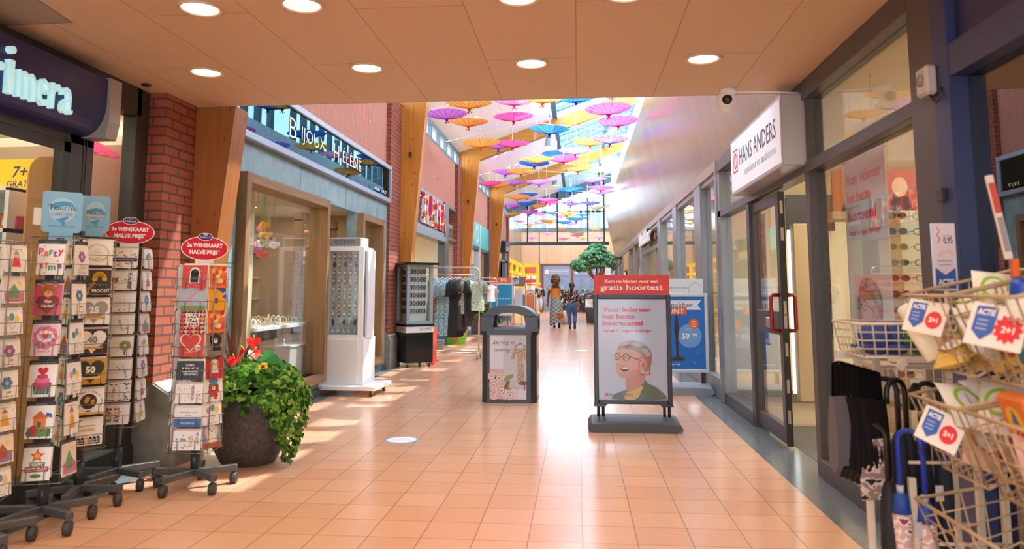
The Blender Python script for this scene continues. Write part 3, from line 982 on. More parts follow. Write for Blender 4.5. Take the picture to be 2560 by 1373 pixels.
o = empty('shop_shelf', (-4.4, 22.5, 0), label='dark blue shelving in the window of the turquoise shop', cat='shelving')
b = MB(); b.box(-0.3, 0.3, -1.6, 1.6, 0, 1.9, mat('#2c4877')); obj('shelf_body', b, parent=o)
b = MB()
for z in (0.5, 0.95, 1.4): b.box(0.3, 0.34, -1.6, 1.6, z, z + 0.03, Mwhite2)
obj('shelf', b, parent=o)

# ---------- fourth shop, with the black box sign
room('fourth', -8, -3.3, 27.25, 33.5, 3.4, mat('#8d8a86'), Mwoodfloor, Mwhite)
lamp((-5, 30.5, 3.3), 50, (1, 0.93, 0.82), 2, 3)
fr = [(-3.34, -3.2, 27.2, 33.5, 3.36, 3.44, Mgrey), (-3.34, -3.2, 27.2, 33.5, 2.5, 2.6, Mgrey), (-3.34, -3.2, 32.4, 33.5, 0, 3.4, Mgrey), (-3.34, -3.2, 30.2, 30.5, 0, 2.5, Mdark), (-3.34, -3.2, 27.2, 27.6, 0, 3.4, Mgrey)]
window(6, [(-3.28, -3.27, 27.5, 32.4, 2.6, 3.4), (-3.28, -3.27, 27.5, 30.3, 0, 2.5)], fr)
o = empty('box_sign', (-3.15, 30.9, 2.93), label='small black box sign with white lettering high on the far left shopfront', cat='shop sign')
b = MB(); b.box(-0.1, 0.12, 0, 1.7, 0, 0.44, mat('#222222'), 0.02); obj('sign_box', b, parent=o)
b = MB(); b.page((0.121, 0.85, 0.05), (0, 1, 0), (0, 0, 1)); b.text('ZIZZ', 0, 0.02, 0.14, Mwhite2, 1, bold=0.03, w=1.1); b.disc(0, 0.29, 0.09, Mwhite2, 1); obj('lettering', b, parent=o)

# ---------- yellow shop in the far left corner and the posters on the last wall
My = mat('#f2c70c', 0.45)
room('yellow', -9, -3.62, YP + 0.5, YF - 0.1, 2.95, mat('#c9b9a6'), Mwoodfloor, Mwhite)
lamp((-5, 42, 2.9), 110, (1, 0.93, 0.8), 2, 4)
fr = [(-3.6, -3.5, 37.5, YF, 2.72, 2.95, My), (-3.6, -3.5, 37.5, YF, 2.2, 2.36, My), (-3.62, -3.48, 39.2, 39.5, 0, 2.95, My), (-3.62, -3.48, 43.0, 43.25, 0, 2.95, My), (-3.65, -3.35, YF - 0.3, YF, 0, 2.95, My),
      (-3.6, -2.45, YF - 0.1, YF, 2.75, 2.95, My), (-3.6, -2.45, YF - 0.1, YF, 2.2, 2.36, My), (-2.62, -2.42, YF - 0.2, YF, 0, 2.95, My)]
window(7, [(-3.56, -3.55, 37.5, YF, 0, 2.2), (-3.4, -2.6, YF - 0.06, YF - 0.05, 2.36, 2.75)], fr)
b = MB(); b.box(-3.6, -2.4, YF + 1.4, YF + 1.5, 0, 2.9, mat('#8e2c28')); b.box(-3.7, -3.6, YF, YF + 1.5, 0, 2.9, mat('#8e2c28')); b.box(-3.6, -2.4, YF, YF + 1.5, 2.9, 2.95, Mwhite); b.box(-3.6, -2.4, YF, YF + 1.5, -0.1, 0, Mwoodfloor); struct('wall_yellow_shop_back', b)
lamp((-3.0, YF + 0.7, 2.85), 14, (1, 0.9, 0.8), 0.8)
o = obj('banner', MB().page((-3.4, YF + 1.38, 1.95), (1, 0, 0), (0, 0, 1)).rect(0, 0, 1.0, 0.34, mat('#a8352f'), 1).text('DE WEEK', 0.5, 0.07, 0.2, Mwhite2, 2, bold=0.03, w=0.85), label='red banner reading DE WEEK inside the yellow framed shop', cat='banner')
o.data.transform(Matrix()); 
for i in range(7):
    b = MB(); c = ['#d9c2a4', '#c9a789', '#b98f74', '#d8cdbd'][i % 4]
    b.prism([(-0.05, 0), (0.05, 0), (0.10, -0.1), (0.07, -0.16), (0.055, -0.12), (0.06, -0.5), (-0.06, -0.5), (-0.055, -0.12), (-0.07, -0.16), (-0.10, -0.1)], 1, 0, 0.03, mat(c)); obj('hanging_shirt', b, (-3.3 + 0.11 * i, YF + 1.1, 1.75), label='small beige shirt on the far wall of the yellow framed shop, %s of seven' % ORD[i], cat='clothing', group='shirts in the yellow shop')
b = MB(); b.tube([(-3.4, YF + 1.12, 1.77), (-2.5, YF + 1.12, 1.77)], 0.012, Msil); b.box(-3.4, -3.38, YF + 1.1, YF + 1.4, 1.75, 1.79, Msil); obj('wall_rail', b, label='silver clothes bar on the far wall of the yellow framed shop', cat='rail')
b = MB(); b.box(-2.42, 3.6, YF, YF + 0.15, 0, 2.92, mat('#8a8f96', 0.6))
for x in (-2.25, -0.38, 1.55): b.box(x - 0.09, x + 0.09, YF - 0.06, YF, 0, 2.9, mat('#7c4a38', 0.6))
b.box(-2.35, 3.6, YF - 0.08, YF, 2.86, 2.95, mat('#7c4a38', 0.6)); struct('wall_end', b)
Mpo = mat('#8797b4', 0.5); Mpl = mat('#e6ebf2', 0.6); Mpd = mat('#6a7a9a', 0.6)
for i, x in enumerate((-2.16, -0.29, 1.64)):
    b = MB(); b.box(0, 1.69, -0.03, 0, 0.45, 2.84, Mpo); b.page((0, -0.031, 0), (1, 0, 0), (0, 0, 1))
    b.star(0.2, 2.45, 0.17, Mpl, 1, 8, 0.7); b.disc(0.2, 2.45, 0.05, Mpo, 2); b.text('UNIEK WINKELEN, WINSTIG', 0.98, 2.42, 0.10, Mpl, 1, w=1.2, bold=0.01); b.rect(0.4, 2.57, 1.2, 0.015, Mpl); b.rect(0.4, 2.33, 1.2, 0.015, Mpl)
    b.rect(0.15, 2.15, 1.4, 0.04, Mpd)
    for c in range(2):
        for r in range(11): b.rect(0.38 + 0.62 * c, 2.0 - 0.09 * r, 0.18 + 0.07 * ((r * 5 + c) % 3), 0.025, Mpd)
    b.rect(0.2, 0.95, 1.3, 0.03, Mpd); b.rect(0.3, 0.87, 1.1, 0.03, Mpd)
    obj('wall_poster', b, (x, YF, 0), label='large grey-blue notice poster on the end wall, %s' % ('beside the yellow shop frame', 'behind the two walking women', 'behind the tree')[i], cat='poster', group='notice posters on the end wall')
# ================================================================== SHOPS ON THE RIGHT
room('optician', 1.80, 6.5, 3.66, 9.3, 2.78, mat('#f3e6c0', 0.7), Mwoodfloor, mat('#e9e0d0', 0.7), 'x0')
lamp((3.6, 6.4, 2.72), 85, (1, 0.90, 0.70), 2.0, 4.0)
b = MB(); b.box(1.80, 3.0, 5.5, 7.5, -0.002, 0.004, Mmat); struct('trim_4', b)
M1 = mat('#4a4645', 0.4); M2 = mat('#8a8a8c', 0.35, 0.4)
fr = [(1.66, 1.80, 3.52, 3.77, 0, ZC, M1), (1.68, 1.80, 5.50, 5.60, 0, ZC, M1), (1.68, 1.80, 7.44, 7.56, 0, 2.8, M1), (1.67, 1.80, 8.86, 9.0, 0, 2.8, M2),
      (1.66, 1.80, 3.77, 9.0, 2.70, ZC, M1), (1.67, 1.80, 3.77, 9.0, 2.16, 2.24, M1), (1.67, 1.80, 3.77, 5.5, 0, 0.13, M1), (1.67, 1.80, 7.5, 8.9, 0, 0.13, M1)]
window(8, [(1.735, 1.743, 3.77, 5.5, 0.13, 2.16), (1.735, 1.743, 3.77, 5.5, 2.24, 2.70), (1.735, 1.743, 7.56, 8.86, 0.13, 2.16), (1.735, 1.743, 5.6, 8.86, 2.24, 2.70)], fr)
b = MB(); b.box(1.655, 1.9, 9.0, 34.5, 2.735, 2.86, mat('#a08774', 0.4)); struct('trim_5', b)
# glazed door with the red handle
e = empty('door_2', (1.73, 7.44, 0), kind='structure')
b = MB()
for q in ((-0.025, 0.025, -0.97, -0.88, 0.03, 2.14), (-0.025, 0.025, -0.08, 0, 0.03, 2.14), (-0.025, 0.025, -0.9, -0.06, 2.05, 2.14), (-0.025, 0.025, -0.9, -0.06, 0.03, 0.17), (-0.025, 0.025, -0.9, -0.06, 0.92, 1.12)):
    b.box(*q, M1, 0.004)
obj('door_frame', b, parent=e)
b = MB(); b.box(-0.004, 0.004, -0.88, -0.08, 0.17, 2.05, Mglass); obj('pane', b, parent=e)
b = MB(); b.box(-0.026, 0.026, -0.985, -0.97, 0.02, 2.14, mat('#2a2826', 0.5))
for z in (0.2, 0.45, 0.75, 0.98, 1.10, 1.72, 1.95): b.box(-0.012, 0.012, -0.987, -0.984, z, z + 0.11, mat('#bdb6aa', 0.3, 0.6))
obj('edge_strip', b, parent=e)
Mred = mat('#8f1f22', 0.3)
for s, nm in ((-1, 'handle'), (1, 'handle')):
    b = MB(); b.tube([(s * 0.025, -0.92, 1.26), (s * 0.085, -0.92, 1.26), (s * 0.10, -0.93, 1.245), (s * 0.10, -0.93, 0.975 + 0.0), (s * 0.085, -0.92, 0.96), (s * 0.025, -0.92, 0.96)], 0.017, Mred, 10); obj(nm, b, parent=e)
b = MB(); b.box(-0.04, -0.024, -0.70, -0.48, 0.97, 1.06, mat('#c9c6c2', 0.35, 0.4), 0.004); b.box(-0.042, -0.039, -0.68, -0.50, 0.985, 1.045, mat('#aeb0b4', 0.3, 0.5)); obj('letter_flap', b, parent=e)
# projecting light box
e = empty('light_box_sign', (1.69, 5.54, 2.215), label='white light box sign with grey opticians lettering over the red-handled door', cat='shop sign')
b = MB(); b.box(-0.18, -0.0, 0, 1.83, 0, 0.54, mat('#b5b0ae', 0.35, 0.35), 0.006); obj('sign_box', b, parent=e)
b = MB(); b.page((-0.181, 1.83, 0), (0, -1, 0), (0, 0, 1)); b.rect(0.03, 0.03, 1.77, 0.48, mat('#eceef2', 0.4, emit=0.22), 0.5); obj('sign_face', b, parent=e)
b = MB(); b.page((-0.1815, 1.83, 0), (0, -1, 0), (0, 0, 1))
MT = mat('#554650', 0.5); MRd = mat('#d8352f', 0.5)
b.text('HANS ANDERS', 0.40, 0.245, 0.15, MT, 2, 'l', w=1.28, bold=0.004); b.text('opticiens en audiciens', 0.58, 0.125, 0.07, mat('#8d8a92'), 2, 'l', w=1.08, bold=-0.004)
b.frame2(0.13, 0.2, 0.19, 0.22, 0.016, MRd, 2); b.ring(0.225, 0.31, 0.075, 0.014, MRd, 2); b.ring(0.225, 0.31, 0.035, 0.012, MRd, 2, ry=0.075); obj('lettering', b, parent=e)
# camera on the soffit edge
e = empty('security_camera', (1.14, 5.70, ZC), label='white dome security camera under the soffit edge', cat='security camera')
b = MB(); b.lathe([(0, 0), (0.062, 0), (0.064, -0.03), (0.055, -0.05), (0, -0.05)], Mwhite2, (0.02, 0, 0)); obj('mount', b, parent=e)
b = MB(); b.ell((-0.005, -0.01, -0.085), (0.066, 0.066, 0.068), Mwhite2, 20, 14); b.ell((0.0, 0.02, -0.125), (0.05, 0.05, 0.05), Mwhite2, 16, 10); obj('dome', b, parent=e)
b = MB(); b.tube([(0.0, -0.055, -0.092), (0.003, -0.075, -0.098)], 0.037, mat('#18181c', 0.15), 18); b.tube([(0.003, -0.075, -0.098), (0.004, -0.079, -0.099)], 0.018, mat('#44444a', 0.1), 14); obj('lens', b, parent=e)
b = MB(); b.tube([(1.2, 5.72, 2.828), (1.5, 5.66, 2.80), (1.68, 5.6, 2.77)], 0.008, Mwhite2, 6); obj('cable', b, label='thin white cable running from the security camera to the light box', cat='cable')
# inside the optician
Mpan = mat('#d8c39c', 0.6)
e = empty('display_column', (2.25, 7.5, 0), label='slim beige display column with lit edges behind the open door', cat='display column')
b = MB(); b.box(-0.15, 0.15, -0.06, 0.06, 0.24, 1.95, Mpan, 0.006); obj('panel', b, parent=e)
b = MB(); b.box(-0.17, 0.17, 0.07, 0.085, 0.3, 1.9, mat('#e9f7ff', emit=2.2)); obj('light_strip', b, parent=e)
b = MB(); b.cyl((0.05, 0, 0), (0.05, 0, 0.24), 0.018, Msil); b.cyl((0.05, 0, 0), (0.05, 0, 0.012), 0.05, Msil); obj('foot', b, parent=e)
b = MB(); b.box(1.80, 6.5, 9.12, 9.21, 0, 0.12, mat('#6e6a64')); struct('baseboard_1', b)
e = empty('framed_picture', (2.80, 9.18, 2.23), label='dark framed picture of a red flower on the optician wall', cat='picture')
b = MB(); b.box(-0.28, 0.28, 0, 0.03, -0.22, 0.22, mat('#2b2030', 0.3)); obj('picture_panel', b, parent=e)
b = MB(); b.page((0, -0.001, 0), (1, 0, 0), (0, 0, 1))
for k in range(16):
    a = random.uniform(0, 6.3); q = random.uniform(0, 0.1)
    b.disc(0.08 + q * math.cos(a), -0.02 + 1.3 * q * math.sin(a), random.uniform(0.02, 0.045), mat(('#e23b22', '#f0622c', '#b81f1c')[k % 3]), 1 + k * 0.2, n=8)
b.rect(0.02, 0.14, 0.09, 0.05, mat('#d8352f'), 1); obj('picture_print', b, parent=e)

# ---- the laughing man, drawn once and used on the stand and on the window banner
def portrait(b, x0, y0, s, lay=2):
    """poster-space drawing, 1 wide: flat layered shapes"""
    def P(pts, c, l):
        if len(pts) > 4:
            for _ in range(2):
                pts = [q for (ax, ay), (bx, by) in zip(pts, pts[1:] + pts[:1]) for q in ((ax * .75 + bx * .25, ay * .75 + by * .25), (ax * .25 + bx * .75, ay * .25 + by * .75))]
        b.poly([(x0 + s * x, y0 + s * y) for x, y in pts], mat(c, 0.5), lay + l)
    P([(0.16, 0), (0.98, 0), (0.97, 0.06), (0.90, 0.13), (0.80, 0.20), (0.70, 0.24), (0.66, 0.30), (0.52, 0.18), (0.40, 0.14), (0.28, 0.11), (0.20, 0.05)], '#5f6f5c', 0)      # jacket
    P([(0.66, 0.30), (0.72, 0.24), (0.62, 0.10), (0.58, 0.0), (0.52, 0.0), (0.56, 0.14)], '#4b5a4a', 0.6)
    P([(0.34, 0.0), (0.56, 0.0), (0.62, 0.14), (0.66, 0.22), (0.50, 0.14), (0.40, 0.12)], '#d9b25a', 1)                                        # shirt
    P([(0.40, 0.10), (0.52, 0.14), (0.66, 0.24), (0.68, 0.36), (0.60, 0.40), (0.42, 0.34), (0.38, 0.30)], '#c08468', 1.5)                      # neck
    P([(0.245, 0.62), (0.26, 0.55), (0.245, 0.50), (0.26, 0.44), (0.265, 0.38), (0.30, 0.33), (0.37, 0.305), (0.45, 0.33), (0.56, 0.37), (0.66, 0.42), (0.72, 0.55), (0.70, 0.66), (0.60, 0.76), (0.45, 0.80), (0.33, 0.78), (0.27, 0.72)], '#d9a287', 2)   # face
    P([(0.30, 0.33), (0.37, 0.305), (0.45, 0.33), (0.56, 0.37), (0.60, 0.44), (0.48, 0.42), (0.40, 0.37), (0.32, 0.38)], '#c98f78', 2.5)
    P([(0.27, 0.70), (0.30, 0.78), (0.36, 0.83), (0.46, 0.855), (0.58, 0.84), (0.70, 0.78), (0.78, 0.68), (0.775, 0.58), (0.76, 0.50), (0.72, 0.42), (0.66, 0.38), (0.66, 0.46), (0.68, 0.56), (0.64, 0.62), (0.60, 0.66), (0.52, 0.72), (0.42, 0.72), (0.34, 0.75)], '#8c8680', 3)  # hair
    for q in ([(0.30, 0.77), (0.38, 0.84), (0.48, 0.83), (0.40, 0.78)], [(0.46, 0.80), (0.56, 0.835), (0.66, 0.78), (0.56, 0.76)], [(0.62, 0.72), (0.70, 0.74), (0.76, 0.64), (0.70, 0.62)]):
        P(q, '#b9b3ac', 3.5)
    P([(0.36, 0.755), (0.44, 0.80), (0.50, 0.77), (0.42, 0.745)], '#5d5853', 3.6)
    P([(0.60, 0.52), (0.63, 0.575), (0.685, 0.57), (0.70, 0.51), (0.67, 0.44), (0.62, 0.41), (0.60, 0.45)], '#d59a80', 4)                         # ear
    P([(0.625, 0.51), (0.65, 0.55), (0.68, 0.53), (0.66, 0.46), (0.63, 0.45)], '#b87660', 4.3)
    P([(0.315, 0.455), (0.34, 0.475), (0.40, 0.47), (0.445, 0.455), (0.43, 0.42), (0.38, 0.395), (0.335, 0.41)], '#5a2a26', 4)                   # mouth
    P([(0.325, 0.457), (0.36, 0.47), (0.40, 0.466), (0.435, 0.455), (0.425, 0.44), (0.34, 0.44)], '#fbf6ee', 4.4)
    P([(0.30, 0.475), (0.34, 0.50), (0.41, 0.49), (0.44, 0.47), (0.40, 0.475), (0.33, 0.478)], '#a98f82', 4.2)
    P([(0.245, 0.55), (0.30, 0.60), (0.325, 0.55), (0.31, 0.51), (0.26, 0.50), (0.245, 0.52)], '#e0ab92', 4)                                      # nose
    P([(0.26, 0.505), (0.30, 0.515), (0.31, 0.505), (0.27, 0.495)], '#b9775f', 4.2)
    for cx, cy_, rx, ry in ((0.275, 0.62, 0.042, 0.048), (0.40, 0.61, 0.052, 0.05)):
        b.ring(x0 + s * cx, y0 + s * cy_, s * rx, s * 0.010, mat('#2d2522'), lay + 5, ry=s * ry)
        b.disc(x0 + s * (cx - 0.005), y0 + s * (cy_ + 0.002), s * 0.014, mat('#4a3830'), lay + 4.6, ry=s * 0.008, n=10)
        P([(cx - 0.035, cy_ + 0.045), (cx, cy_ + 0.06), (cx + 0.04, cy_ + 0.05), (cx, cy_ + 0.048)], '#7d736b', 4.8)
    P([(0.316, 0.625), (0.35, 0.625), (0.35, 0.615), (0.316, 0.615)], '#2d2522', 5)
    P([(0.45, 0.625), (0.62, 0.565), (0.62, 0.553), (0.45, 0.612)], '#2d2522', 5)
    b.frame2(x0 + s * 0.575, y0 + s * 0.355, s * 0.17, s * 0.255, s * 0.016, mat('#e0352f'), lay + 6)

# window banner with the same man behind the glass
e = empty('window_banner', (1.93, 5.15, 0.62), label='tall banner with a laughing man behind the optician glass', cat='banner')
b = MB(); b.box(-0.003, 0.006, -0.36, 0.36, 0, 1.58, mat('#e2e6ee', 0.6)); b.page((-0.0035, 0.36, 0), (0, -1, 0), (0, 0, 1))
for i, t in enumerate(('Voor iedereen', 'het beste', 'hoortoestel')):
    b.text(t, 0.05, 1.42 - 0.13 * i, 0.075, mat('#dc4740'), 2, 'l', bold=0.03, w=(0.60, 0.42, 0.5)[i])
b.text('Vanaf 0,- eigen bijdrage', 0.05, 1.06, 0.04, mat('#dc4740'), 2, 'l', bold=0.02, w=0.56); portrait(b, -0.03, 0.10, 0.78); obj('banner_print', b, parent=e)
b = MB(); b.cyl((0, -0.38, 1.59), (0, 0.38, 1.59), 0.008, Msil, n=8); b.cyl((0, -0.2, 1.59), (0, -0.2, 2.1), 0.002, Msil, n=5); b.cyl((0, 0.2, 1.59), (0, 0.2, 2.1), 0.002, Msil, n=5); obj('banner_rail', b, parent=e)
# small banner behind the pane beyond the door
e = empty('window_banner', (1.95, 8.2, 0.75), label='narrow hanging banner behind the glass pane beyond the red-handled door', cat='banner')
b = MB(); b.box(-0.003, 0.006, -0.3, 0.3, 0, 1.35, mat('#c9ccd2', 0.6)); b.page((-0.0035, 0.3, 0), (0, -1, 0), (0, 0, 1))
b.text('Een nieuwe bril', 0.3, 1.2, 0.055, mat('#dc4740'), 2, bold=0.02, w=0.45); b.text('voor iedereen', 0.3, 1.1, 0.05, mat('#dc4740'), 2, bold=0.02, w=0.42); b.rect(0.1, 0.85, 0.42, 0.16, mat('#7d97a8'), 1); b.text('Rdesote', 0.3, 0.89, 0.07, Mwhite2, 2, w=0.3)
b.frame2(0.1, 0.05, 0.18, 0.75, 0.015, MRd, 1); b.text('1=1', 0.19, 0.52, 0.09, MRd, 2, bold=0.03); b.poly([(0.36, 0.05), (0.55, 0.05), (0.52, 0.5), (0.46, 0.8), (0.38, 0.5)], mat('#5d5a60'), 1); obj('banner_print', b, parent=e)
b = MB(); b.cyl((0, -0.32, 0), (0, 0.32, 0), 0.012, Malu, n=8); obj('banner_rail', b, parent=e)
# eyeglass display boards
Mfr = [mat('#2b211d', 0.3), mat('#6b3a22', 0.3), mat('#a8763e', 0.3), mat('#3a3f4a', 0.3), mat('#8f2a26', 0.3)]
def eyeglasses(loc, m, lab, grp, dark=False, rz=0.0):
    b = MB(); b.page((0, 0, 0), (1, 0, 0), (0, 0, 1))
    for s in (-1, 1):
        b.tube([(s * 0.034 + 0.027 * math.cos(k * PI / 6), 0, 0.021 * math.sin(k * PI / 6)) for k in range(12)], 0.0032, m, 5, closed=True)
        if dark: b.lathe([(0.026, 0), (0.001, 0.0)], mat('#4a3226', 0.15), (0, 0, 0), 10); b.v[-20:] = [(x + s * 0.034, 0.0, y * 0.8) for x, y, z in b.v[-20:]]
        b.tube([(s * 0.061, 0, 0.006), (s * 0.064, 0.06, 0.004), (s * 0.062, 0.12, -0.01)], 0.002, m, 4)
    b.tube([(-0.008, 0, 0.006), (0, 0, 0.009), (0.008, 0, 0.006)], 0.0026, m, 5)
    obj('eyeglasses', b, loc, rz, label=lab, cat='glasses', group=grp)
for c, (x, w, col) in enumerate(((2.14, 0.15, '#c9a878'), (2.33, 0.19, '#f6f4e4'), (2.58, 0.24, '#f0ead0'))):
    e = empty('eyewear_board', (x, 5.30 + 0.06 * c, 0), label='upright %s board with rows of spectacles behind the optician window, %s' % (('tan', 'white lit', 'cream')[c], ORD[c]), cat='display board')
    b = MB(); b.box(-w / 2, w / 2, 0.0, 0.04, 0.35, 1.85, mat(col, 0.6)); obj('board', b, parent=e)
    b = MB(); b.box(-w / 2 - 0.03, w / 2 + 0.03, -0.08, 0.08, 0, 0.35, Mpan); obj('base', b, parent=e)
    for r in range(13):
        eyeglasses((x, 5.30 + 0.06 * c - 0.13, 1.80 - 0.105 * r), Mfr[(r + c * 2) % 5], '%s pair of %s from the top of the %s spectacle board' % (ORD[min(r, 11)].capitalize() if r < 12 else 'Lowest', 'sunglasses' if c == 0 else 'glasses', ('tan', 'white lit', 'cream')[c]), 'glasses on the optician boards', dark=(c == 0))
for i in range(5):
    e = empty('fashion_poster', (2.2 + 0.36 * i, 6.1, 1.92), label='small orange fashion advert on the ledge above the spectacles, %s of five' % ORD[i], cat='advert', group='adverts above the spectacles')
    b = MB(); b.box(-0.16, 0.16, 0, 0.02, 0, 0.34, mat(('#d98a4a', '#b9543a', '#e0b384', '#a9653c', '#d2a06c')[i])); b.page((0, -0.001, 0), (1, 0, 0), (0, 0, 1)); b.disc(0.0, 0.2, 0.06, mat('#e8bd98'), 1, ry=0.08); b.poly([(-0.1, 0), (0.1, 0), (0.06, 0.12), (-0.06, 0.12)], mat('#5a2f25'), 1); obj('advert_board', b, parent=e)
b = MB(); b.box(2.0, 4.2, 6.0, 6.3, 1.86, 1.92, mat('#e6d3a4')); b.box(4.14, 4.2, 6.0, 6.3, 0, 1.86, mat('#e6d3a4')); obj('advert_ledge', b, label='cream ledge carrying the fashion adverts inside the optician', cat='shelf')
for i, (x, y) in enumerate(((2.35, 4.9), (2.0, 4.35), (2.55, 6.2))):
    e = empty('ceiling_spot', (x, y, 2.78), label='white ceiling spotlight behind the upper optician glass, %s' % ('with its lamp shining', 'nearest the big mullion', 'farther inside')[i], cat='spotlight', group='optician spotlights')
    b = MB(); b.cyl((0, 0, -0.06), (0, 0, -0.21), 0.055, Mwhite2); b.cyl((0, 0, 0), (0, 0, -0.06), 0.012, Mwhite2, n=8); obj('lamp_body', b, parent=e)
    b = MB(); b.cyl((0, 0, -0.211), (0, 0, -0.215), 0.042, Mlamp); obj('lamp_lens', b, parent=e)

# ---------- homeware store: posts, glass and the black and white sign
room('homeware', 1.82, 8, 9.4, 20, 2.74, mat('#e4d9c6'), Mwoodfloor, Mwhite, 'x0')
lamp((3.6, 14, 2.7), 150, (1, 0.93, 0.8), 2.4, 7)
posts = [(9.0, 9.12), (10.2, 10.75), (12.7, 13.2), (15.2, 15.7), (19.6, 20.0)]
fr = [(1.66, 1.80, a, c, 0, 2.76, M2) for a, c in posts] + [(1.68, 1.80, 9.0, 15.3, 0, 0.24, mat('#7d8086', 0.4)), (1.68, 1.8, 9.0, 20, 2.66, 2.76, M2), (1.68, 1.8, 15.5, 19.8, 2.2, 2.3, M2), (1.69, 1.8, 16.4, 16.6, 0, 2.3, mat('#8a7f7a')), (1.69, 1.8, 18.8, 19.0, 0, 2.3, mat('#8a7f7a'))]
window(9, [(1.735, 1.743, 9.12, 10.2, 0.24, 2.66), (1.735, 1.743, 10.75, 12.7, 0.24, 2.66), (1.735, 1.743, 13.2, 15.2, 0.24, 2.66), (1.735, 1.743, 15.7, 19.6, 2.3, 2.66), (1.735, 1.743, 15.7, 16.4, 0.1, 2.2), (1.735, 1.743, 19.0, 19.6, 0.1, 2.2)], fr)
o = empty('fascia_letters', (1.66, 19.3, 2.36), label='white letters with black shadow edges over the far right entrance', cat='shop sign')
b = MB(); b.page((0, 0, 0), (0, -1, 0), (0, 0, 1)); b.text('blokker', 0.05, 0.05, 0.30, Mwhite2, 0, 'l', bold=0.03, w=2.9, ext=0.10); obj('sign_letter', b, parent=o)
b = MB(); b.page((0.0, 0, 0), (0, -1, 0), (0, 0, 1)); b.text('blokker', 0.05, 0.05, 0.30, mat('#1a1a1c'), -1, 'l', bold=0.05, w=2.95, ext=0.06); b.rect(3.05, 0.05, 0.13, 0.13, mat('#ef5a28'), 1); obj('letter_back', b, parent=o)
for i, (y, x) in enumerate(((11.6, 2.6), (14.2, 2.6), (16.8, 3.2))):
    e = empty('store_shelf', (x, y, 0), label='shelf bay with boxed goods behind the homeware glass, %s bay' % ORD[i], cat='shelving')
    b = MB(); b.box(-0.25, 0.25, -0.9, 0.9, 0, 0.1, Mwhite2); b.box(0.2, 0.25, -0.9, 0.9, 0, 1.6, Mwhite2)
    for z in (0.5, 0.95, 1.4): b.box(-0.2, 0.25, -0.9, 0.9, z, z + 0.025, Mwhite2)
    obj('shelf_unit', b, parent=e)
    for j in range(6):
        for z in (0.1, 0.525, 0.975):
            b = MB(); b.box(-0.13, 0.13, -0.12, 0.12, 0, 0.2 + 0.03 * ((i + j) % 4), mat(('#4a86c8', '#e09a3c', '#d8d5cc', '#c84a3c', '#6a9a5a')[(i + j * 2 + int(z * 10)) % 5]), 0.008); obj('goods_box', b, (x - 0.03, y - 0.74 + 0.29 * j, z), label='boxed item on the %s shelf of the %s homeware bay, %s along' % ({0.1: 'bottom', 0.525: 'middle', 0.975: 'top'}[z], ORD[i], ORD[j]), cat='box', group='boxed goods in the homeware store')
# ---------- shops beyond
room('beyond', 1.82, 6, 20.1, 34.4, 2.74, mat('#cfc2ae'), Mwoodfloor, Mwhite, 'x0')
lamp((3.4, 27, 2.7), 110, (1, 0.9, 0.76), 1.5, 8)
fr = [(1.66, 1.80, a, a + 0.25, 0, 2.76, mat('#9a8c80', 0.4)) for a in (20.0, 22.4, 24.6, 27.9, 30.6, 34.2)] + [(1.66, 1.8, 20, 34.4, 2.62, 2.76, M2), (1.68, 1.76, 25.0, 27.9, 2.0, 2.7, mat('#d8a56c', 0.5))]
window(10, [(1.735, 1.743, 20.25, 34.2, 0.1, 2.62)], fr)
e = empty('screen', (1.62, 26.2, 1.45), label='small orange lit advertising screen on the far right wall', cat='screen')
b = MB(); b.box(0, 0.06, -0.5, 0.5, 0, 0.5, Mdark2); obj('screen_housing', b, parent=e)
b = MB(); b.box(-0.004, 0, -0.46, 0.46, 0.03, 0.47, mat('#f08a30', emit=1.0)); obj('display', b, parent=e)
e = empty('projecting_sign', (1.66, 29.0, 1.55), label='black projecting shop sign beside the indoor tree', cat='shop sign')
b = MB(); b.tube([(0, 0, 1.0), (-0.25, 0, 1.0), (-0.42, 0, 0.7), (-0.42, 0, 0.25)], 0.03, Mdark2); b.tube([(0, 0, 0.8), (-0.42, 0, 0.4)], 0.02, Mdark2); obj('bracket', b, parent=e)
b = MB(); b.box(-0.62, -0.40, -0.04, 0.04, 0.1, 0.62, Mwhite2, 0.01); b.box(-0.5, -0.2, -0.03, 0.03, -0.6, 0.2, Mdark2); b.box(-0.5, -0.2, -0.04, -0.03, -0.2, 0.0, mat('#d8352f')); obj('sign_panel', b, parent=e)

# ---------- near right: navy shopfront
Mnavy = mat('#272f57', 0.4); Mnavy2 = mat('#2c3760', 0.4)
room('navy', 1.80, 5.5, -4.9, 3.5, 2.8, mat('#8a7f70'), Mwoodfloor, Mwhite, 'x0')
lamp((3.4, 1.5, 2.7), 12, (1, 0.85, 0.65), 1.2, 3)
fr = [(1.655, 1.80, 3.38, 3.52, 0, ZC, Mnavy2), (1.66, 1.80, -4.9, 3.4, 2.25, 2.40, Mnavy2), (1.70, 1.80, -4.9, 3.4, 2.40, ZC, Mnavy), (1.66, 1.80, -4.9, 3.5, 0, 0.12, Mnavy2), (1.66, 1.8, 1.0, 1.16, 0, 2.3, Mnavy2)]
window(11, [(1.735, 1.743, -4.9, 3.40, 0.12, 2.26)], fr, gm=Mglass_dark)
e = empty('sensor_box', (1.655, 3.535, 2.20), label='small white sensor box with a loop of cable on the navy frame', cat='sensor')
b = MB(); b.box(-0.05, 0.005, -0.055, 0.055, 0, 0.14, mat('#b9b2a8', 0.5), 0.012); b.cyl((-0.05, 0, 0.075), (-0.056, 0, 0.075), 0.03, mat('#8f8880')); obj('sensor_body', b, parent=e)
b = MB(); b.tube([(-0.02, -0.02, 0), (-0.02, -0.05, -0.035), (-0.02, -0.08, -0.05), (-0.01, -0.1, -0.02), (-0.005, -0.09, 0.02)], 0.005, Mdark2, 6); obj('cable', b, parent=e)
